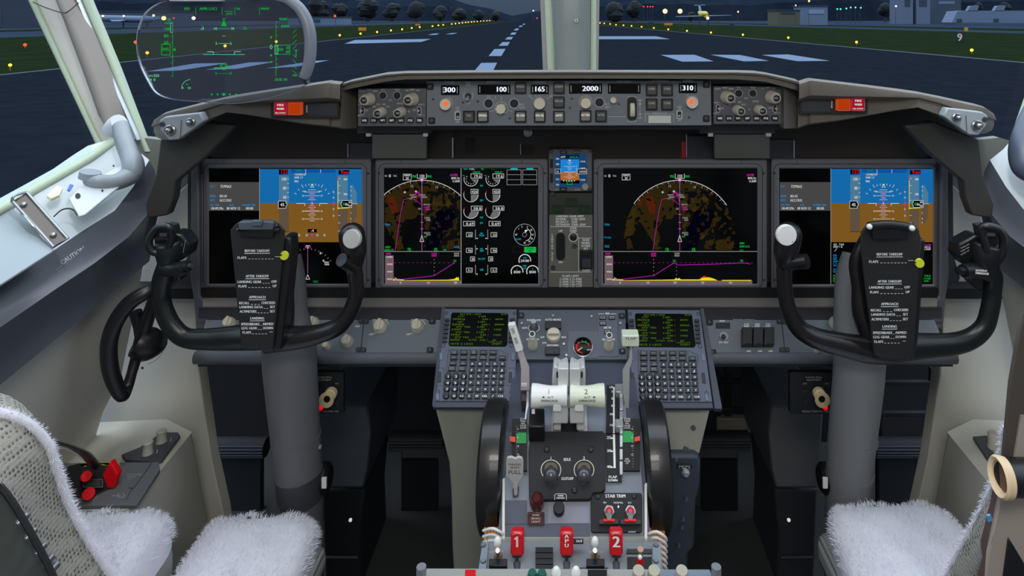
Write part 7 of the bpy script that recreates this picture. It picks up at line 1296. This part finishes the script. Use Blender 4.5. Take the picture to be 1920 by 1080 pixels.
for x, x2 in ((897, 911), (1224, 1240)):
    b = M(); b.pp(q3, [(x + 8 - (x > 1000) * 8, 1016), (x2 + 5 - (x > 1000) * 6, 1016), (x2, 1068), (x, 1068)], .004, mat('rail blue grey', '#7a8894', .45), .002); [b.lathe(q3.at((x + x2) / 2 + (2 if x < 1000 else -2), y, .006), q3.n, [(.004, 0), (.003, .002)], steel, 12) for y in (1022, 1052)]; b.build('side_rail', t)
t = thing('aft_panel_frame', 'pale metal rail with cream knobs along the lower frame edge', 'panel frame', P(1045, 1085, .80)); q4 = P2(P(CX, 1100, .79), P(CX, 1066, .815))
b = M(); b.pp(q4, [(800, 1066), (1330, 1068), (1345, 1110), (790, 1110)], .006, rail, -.006); b.pp(q4, [(1240, 1068), (1330, 1068), (1340, 1090), (1240, 1090)], .008, mat('rail blue grey', '#7a8894'), -.006); b.build('rail', t)
for x in (1197, 1226, 1278): b = M(); c = q4.at(x, 1085); b.lathe(c, (0, -.2, 1), [(.0078, 0), (.0076, .010), (.007, .013)], mat('cap cream', '#aaa694', .5), 20); b.build('knob', t)
b = M(); b.pr(q4, 872, 1068, 892, 1090, .012, red, 0); b.build('red_tab', t); b = M(); [b.lathe(q4.at(x, 1078), q4.n, [(.006, 0), (.005, .004)], mat('teal cap', '#1d5a4c', .4), 14) for x in (998, 1016)]; b.build('teal_cap', t)
b = M(); [b.lathe(q4.at(x, 1076), q4.n, [(.006, 0), (.006, .004), (.003, .008)], white, 10) for x in (1043, 1080)]; b.pr(q4, 1102, 1068, 1138, 1090, .004, blk, 0); b.build('white_switch', t)
for x in (790, 1343): b = M(); c = P(x, 1062, .80); b.cyl(c - Vector((0, 0, .02)), c, .006, .006, alg, 12); b.build('post', t)
# wire looms
for x0, x1, y0, y1, lb in ((906, 942, 992, 1014, 'orange wire loom with white ties left of the pedestal foot'), (1216, 1246, 998, 1075, 'orange wire loom with white ties right of the pedestal foot')):
    t = thing('wire_loom', lb, 'wires', P((x0 + x1) / 2, y1, .90)); b = M(); n = 6
    for i in range(n): x = x0 + (x1 - x0) * (i + .5) / n; b.tube([P(x, y0 - 8, .925), P(x + 2, (y0 + y1) / 2, .905), P(x, y1 + 6, .895)], .0022, orange if i % 2 else mat('loom tan', '#c98a5a', .6), 6, sub=3)
    b.build('wire', t); b = M()
    for i in range(3 if x0 < 1000 else 7):
        y = y0 + 6 + i * 11; b.tube([P(x0, y - 3, .895), P(x0 + (x1 - x0) * .5, y - 7, .885), P(x1, y + 2, .885), P(x1 + 4, y + 9, .895)], .0018, white, 6, sub=3)
    b.build('tie', t)
# ================================================================ seats with sheepskin covers
fur = mat('sheepskin', '#e9eaf2', .85, vary=.06, vscale=30); fab = mat('knit fabric', '#8b887c', .85); cord = mat('corduroy', '#9a9b98', .85, vary=.05); shell = mat('seat shell', '#5f645f', .45, .2)
nt = fab.node_tree; tc = nt.nodes.new('ShaderNodeTexCoord'); vo = nt.nodes.new('ShaderNodeTexVoronoi'); vo.inputs['Scale'].default_value = 190; vo.inputs['Randomness'].default_value = .25
rp = nt.nodes.new('ShaderNodeValToRGB'); rp.color_ramp.elements[0].position = .12; rp.color_ramp.elements[0].color = lin('#3c3a34'); rp.color_ramp.elements[1].position = .42; rp.color_ramp.elements[1].color = lin('#a5a296')
nt.links.new(tc.outputs['Object'], vo.inputs['Vector']); nt.links.new(vo.outputs['Distance'], rp.inputs[0]); nt.links.new(rp.outputs[0], nt.nodes['Principled BSDF'].inputs['Base Color'])
bp = nt.nodes.new('ShaderNodeBump'); bp.inputs['Strength'].default_value = .6; bp.inputs['Distance'].default_value = .003; nt.links.new(vo.outputs['Distance'], bp.inputs['Height']); nt.links.new(bp.outputs['Normal'], nt.nodes['Principled BSDF'].inputs['Normal'])
nt = cord.node_tree; wv = nt.nodes.new('ShaderNodeTexWave'); wv.inputs['Scale'].default_value = 60; tc = nt.nodes.new('ShaderNodeTexCoord'); nt.links.new(tc.outputs['Object'], wv.inputs['Vector']); bp = nt.nodes.new('ShaderNodeBump'); bp.inputs['Strength'].default_value = .8; bp.inputs['Distance'].default_value = .003; nt.links.new(wv.outputs['Fac'], bp.inputs['Height']); nt.links.new(bp.outputs['Normal'], nt.nodes['Principled BSDF'].inputs['Normal'])
rf = random.Random(5)
def strands(b, f, n, L, w, lay=(0, 0, 0)):
    vs = []; fs = []
    for _ in range(n):
        p, nr = f(rf.random(), rf.random()); d = (nr * .7 + Vector((rf.gauss(0, .55), rf.gauss(0, .55), rf.gauss(0, .35))) + Vector(lay)).normalized(); l = L * (.5 + rf.random()); s_ = d.cross(Vector((rf.gauss(0, 1), rf.gauss(0, 1), rf.gauss(0, 1)))).normalized() * w
        q = p + d * l * .55; e = p + d * l + Vector((rf.gauss(0, .15), rf.gauss(0, .15), -.25)) * l; o = len(vs); p = p - nr * .002
        vs += [p - s_, p + s_, q + s_ * .8, q - s_ * .8, e]; fs += [(o, o + 1, o + 2, o + 3), (o + 3, o + 2, o + 4)]
    b.add(vs, fs, fur, True)
def sup(x, e): return math.copysign(abs(x) ** e, x)
def pad(nm, x0, x1, y0, y1, zt, zb, t, e=.28, n=9000, twist=0., mt=None, sag=.0):
    cx, cy, cz = (x0 + x1) / 2, (y0 + y1) / 2, zt - .05; a, b_, c = (x1 - x0) / 2, (y1 - y0) / 2, .05
    def f(u, v):
        th = (u * 2 - 1) * PI; ph = v * PI / 2
        X = sup(math.cos(th), e) * (math.cos(ph) ** .5 if math.cos(ph) > 0 else 0); Y = sup(math.sin(th), e) * (math.cos(ph) ** .5 if math.cos(ph) > 0 else 0); Z = math.sin(ph) ** .8
        bump = .004 * math.sin(X * 9 + Y * 4) * math.sin(Y * 7 + 1)
        p = Vector((cx + a * X + twist * (Y), cy + b_ * Y, cz + c * Z + bump)); nr = Vector((X / a * .04, Y / b_ * .06, Z)).normalized(); return p, nr
    b = M(); rows = [[f(i / 40, j / 10)[0] for i in range(40)] for j in range(11)]; rows = [[Vector((p.x, p.y, zt - .05 - .02)) for p in rows[0]]] + rows
    b.grid(rows, fur, closeu=True); 
    def g(u, v):                                        # even spread over the top and the rim
        if v < .72:
            X, Y = (u * 2 - 1) * .97, (rf.random() * 2 - 1) * .97; th = math.atan2(sup(Y, 1 / e), sup(X, 1 / e)); r = (abs(X) ** (2 / e) + abs(Y) ** (2 / e)) ** (e / 2)
            ph = math.acos(min(1, r) ** 2); return f((th / PI + 1) / 2, ph / (PI / 2))
        return f(u, rf.random() * .35)
    strands(b, g, n + 3000, .0075, .0004, (0, .2, 0)); cov = b
    b = M(); b.box((cx + .004, cy, (zt - .06 + zb) / 2), ((x1 - x0) * .93, (y1 - y0) * .95, zt - .06 - zb), mt or cord); cu = b.build(nm, t, bevel=.02, bseg=4); cov.build('sheepskin_cover', cu)
t = thing('pilot_seat', 'left pilot seat with white sheepskin and mesh fabric back at the lower left', 'seat', (-.55, .8, 0))
pad('seat_cushion', -.600, -.405, .72, 1.115, .479, .37, t, twist=-.012)
pad('side_cushion', -.79, -.612, .70, 1.03, .548, .36, t, n=6000)
b = M(); b.box((-.55, .86, .33), (.34, .3, .06), shell); b.box((-.55, .86, .16), (.16, .22, .3), shell); b.box((-.55, .86, .02), (.3, .4, .04), shell); b.build('base', t, bevel=.01)
def strip(inn, out, yi, yo, n, bul, m, nm, t, seg=8):
    def rs(l, n):
        d = [0]
        for a, c in zip(l, l[1:]): d.append(d[-1] + math.hypot(c[0] - a[0], c[1] - a[1]))
        r = []
        for i in range(n + 1):
            s_ = d[-1] * i / n; j = max(k for k in range(len(d)) if d[k] <= s_ + 1e-9); j = min(j, len(l) - 2); q = (s_ - d[j]) / (d[j + 1] - d[j]); r.append((l[j][0] + (l[j + 1][0] - l[j][0]) * q, l[j][1] + (l[j + 1][1] - l[j][1]) * q))
        return r
    A, B_ = rs(inn, n), rs(out, n); rows = []; ed = []
    for i in range(n + 1):
        u = i / n; a = P(*A[i], yi[0] + (yi[1] - yi[0]) * u); c = P(*B_[i], yo[0] + (yo[1] - yo[0]) * u); r = [a.lerp(c, k / seg) + Vector((0, -bul * math.sin(PI * k / seg), 0)) for k in range(seg + 1)]; sx = .045 if c.x > 0 else -.045; r += [c + Vector((sx, .045, .0)), a + Vector((sx, .045, 0))]; rows.append(r); ed.append(c)
    b = M(); b.grid(rows, m, closeu=True, cap=True); b.build(nm, t); return ed
ed = strip([(-160, 830), (-80, 862), (0, 905), (30, 935), (62, 990), (90, 1042), (112, 1085), (150, 1160)], [(-150, 762), (-60, 768), (0, 779), (36, 790), (66, 812), (86, 840), (100, 880), (112, 920), (126, 955), (146, 995), (180, 1048), (210, 1092), (255, 1160)], (.60, .74), (.66, .80), 24, .02, fab, 'backrest', t)
def furedge(ed, t, r, n, nm='sheepskin_edge', out=(1, 0, 0)):
    b = M(); b.tube(ed, r, fur, 10, sub=2)
    def g(u, v):
        i = u * (len(ed) - 1); j = min(int(i), len(ed) - 2); p = ed[j].lerp(ed[j + 1], i - j); d = Vector((rf.gauss(0, 1), rf.gauss(0, 1), rf.gauss(0, 1))).normalized(); return p + d * r, d
    strands(b, g, n * 2, .0045, .00022); b.build(nm, t)
furedge([p + Vector((.002, .002, .001)) for p in ed], t, .0045, 3600)
strip([(-200, 900), (-100, 980), (0, 1200), (40, 1300), (60, 1400)], [(-160, 828), (0, 903), (60, 985), (112, 1085), (150, 1160)], (.60, .70), (.605, .745), 12, .0, shell, 'back_shell', t)
b = M()
for x, y in ((33, 982), (49, 1010), (68, 1038), (83, 1060), (93, 1074)): c = P(x, y, .655 + (y - 980) * .0004); b.lathe(c, (0, -1, 0), [(.004, -.01), (.004, 0), (.002, .002)], steel, 10)
b.tube([P(x, y, .655) for x, y in ((-20, 893), (12, 925), (44, 975), (80, 1040), (104, 1090))], .003, blkm, 6, sub=3); b.build('rivet', t)
t = thing('pilot_seat', 'right pilot seat with white sheepskin at the lower right', 'seat', (.55, .8, 0))
pad('seat_cushion', .405, .622, .72, 1.12, .495, .38, t, twist=.03)
b = M(); b.box((.55, .86, .33), (.34, .3, .06), shell); b.box((.55, .86, .16), (.16, .22, .3), shell); b.box((.55, .86, .02), (.3, .4, .04), shell); b.build('base', t, bevel=.01)
ed = strip([(1908, 800), (1888, 880), (1858, 940), (1850, 985), (1845, 1030), (1838, 1090), (1830, 1160)], [(1884, 800), (1876, 850), (1862, 905), (1842, 950), (1815, 1000), (1785, 1055), (1768, 1090), (1735, 1160)], (.62, .72), (.66, .78), 20, .006, fab, 'backrest', t)
furedge(ed, t, .0022, 1700)
pinkb = mat('shell beige', '#a3998f', .5)
b = M(); b.prism([P(x, y, .60) for x, y in ((1876, 925), (1960, 925), (1960, 1160), (1845, 1160), (1852, 1040))], (0, .004, 0), pinkb); b.prism([P(x, y, .598) for x, y in ((1892, 1008), (1960, 1120), (1960, 1160), (1872, 1160))], (0, .004, 0), blk); b.build('back_shell', t, bevel=.002)
b = M(); b.prism([P(x, y, .60) for x, y in ((1893, 720), (1905, 650), (1919, 585), (1960, 560), (1960, 870), (1890, 862), (1880, 862))], (0, .004, 0), mat('dark brown post', '#4d4843', .55)); b.build('back_post', t, bevel=.003)
b = M(); b.prism([P(x, y, .598) for x, y in ((1915, 780), (1960, 780), (1960, 860), (1902, 860))], (0, .002, 0), pinkb); b.build('post_lining', t)
b = M(); b.tube([P(1880, 895, .585), P(1940, 895, .59), P(1990, 895, .60)], .0155, blk, 20, up=(0, 0, 1)); b.build('hinge_tube', t)
b = M(); c = P(1878, 895, .583); n_ = Vector((-.95, .08, .05)).normalized(); u_ = n_.orthogonal().normalized(); b.lathe(c, n_, [(.0165, -.004), (.0172, .002), (.0155, .004), (.0125, .002), (.012, -.003)], mat('tube end cream', '#e8cfa8', .4), 30); b.lathe(c - n_ * .002, n_, [(.0122, 0), (.0118, .0006)], mat('tube inside', '#6a4a3c', .5), 24); b.build('tube_end', t)
b = M(); sm = mat('strap brown', '#54413f', .7, vary=.3, vscale=60); b.grid([[P(a, y, .61), P(c_, y, .60)] for a, c_, y in ((1864, 1882, 900), (1856, 1876, 945), (1850, 1872, 965), (1846, 1868, 985), (1838, 1860, 1015), (1842, 1858, 1045), (1834, 1854, 1070), (1830, 1850, 1110))], sm); b.build('strap', t)
b = M(); b.prism([P(x, y, .597) for x, y in ((1851, 968), (1858, 966), (1862, 976), (1853, 980))], (0, .002, 0), mat('blue label', '#5a9ac8', .5)); b.build('strap_tag', t)
# ---------------------------------------------------------------- camera, light, view
cd = bpy.data.cameras.new('camera'); cam = bpy.data.objects.new('camera', cd); COL.objects.link(cam)
cam.location = CAM; cam.rotation_euler = (PI / 2, 0, 0)
cd.sensor_fit = 'HORIZONTAL'; cd.sensor_width = 36; cd.lens = 36 * F / 1920
cd.shift_x = (960 - CX) / 1920; cd.shift_y = (HY - 540) / 1920
cd.clip_start = .02; cd.clip_end = 4000
bpy.context.scene.camera = cam
def area(name, loc, target, size, power, col=(1, 1, 1), sy=None):
    l = bpy.data.lights.new(name, 'AREA'); o = bpy.data.objects.new(name, l); COL.objects.link(o); l.energy = power; l.size = size; l.color = col
    if sy: l.shape = 'RECTANGLE'; l.size_y = sy
    o.location = loc; o.rotation_euler = (Vector(target) - Vector(loc)).to_track_quat('-Z', 'Y').to_euler(); return o
area('cabin_fill', (0, -.15, H + .50), (0, 1.1, .75), .5, 8.2, (1, .97, .93), .3)  # added unseen fill from overhead for panels and seats, no fixture modelled
area('aft_cabin_fill', (0, -.75, H + .35), (0, 1.0, .6), .5, 3.4, (1, .96, .92), .4)  # second added fill, out of view behind the camera
for sg in (-1, 1):
    l = bpy.data.lights.new('sill_fill', 'SPOT'); o = bpy.data.objects.new('sill_fill', l); COL.objects.link(o); l.energy = 16; l.color = (.92, .97, 1); l.spot_size = math.radians(52); l.spot_blend = .9; l.shadow_soft_size = .06  # added unseen spot per side, only there to brighten sill and post
    o.location = (sg * .42, .62, H + .50); o.rotation_euler = (Vector((sg * .86, 1.12, H - .24)) - o.location).to_track_quat('-Z', 'Y').to_euler()
w = bpy.data.worlds.new('dusk'); bpy.context.scene.world = w; w.use_nodes = True; nt = w.node_tree; nt.nodes.clear()
out = nt.nodes.new('ShaderNodeOutputWorld'); bg = nt.nodes.new('ShaderNodeBackground'); tc = nt.nodes.new('ShaderNodeTexCoord')
sp = nt.nodes.new('ShaderNodeSeparateXYZ'); cr = nt.nodes.new('ShaderNodeValToRGB')
nt.links.new(tc.outputs['Generated'], sp.inputs[0]); nt.links.new(sp.outputs['Z'], cr.inputs[0]); nt.links.new(cr.outputs[0], bg.inputs[0]); nt.links.new(bg.outputs[0], out.inputs[0])
cr.color_ramp.elements[0].position = 0; cr.color_ramp.elements[0].color = (.055, .075, .12, 1)
cr.color_ramp.elements[1].position = 1; cr.color_ramp.elements[1].color = (2.8, 3.05, 3.4, 1)
e = cr.color_ramp.elements.new(.12); e.color = (.10, .14, .22, 1)
e = cr.color_ramp.elements.new(.4); e.color = (1.3, 1.55, 2.0, 1)
bg.inputs[1].default_value = 1.0
sc = bpy.context.scene
sc.view_settings.view_transform = 'Standard'; sc.view_settings.look = 'None'; sc.view_settings.gamma = 1; sc.view_settings.exposure = 0
sc.view_settings.use_curve_mapping = False
finish()
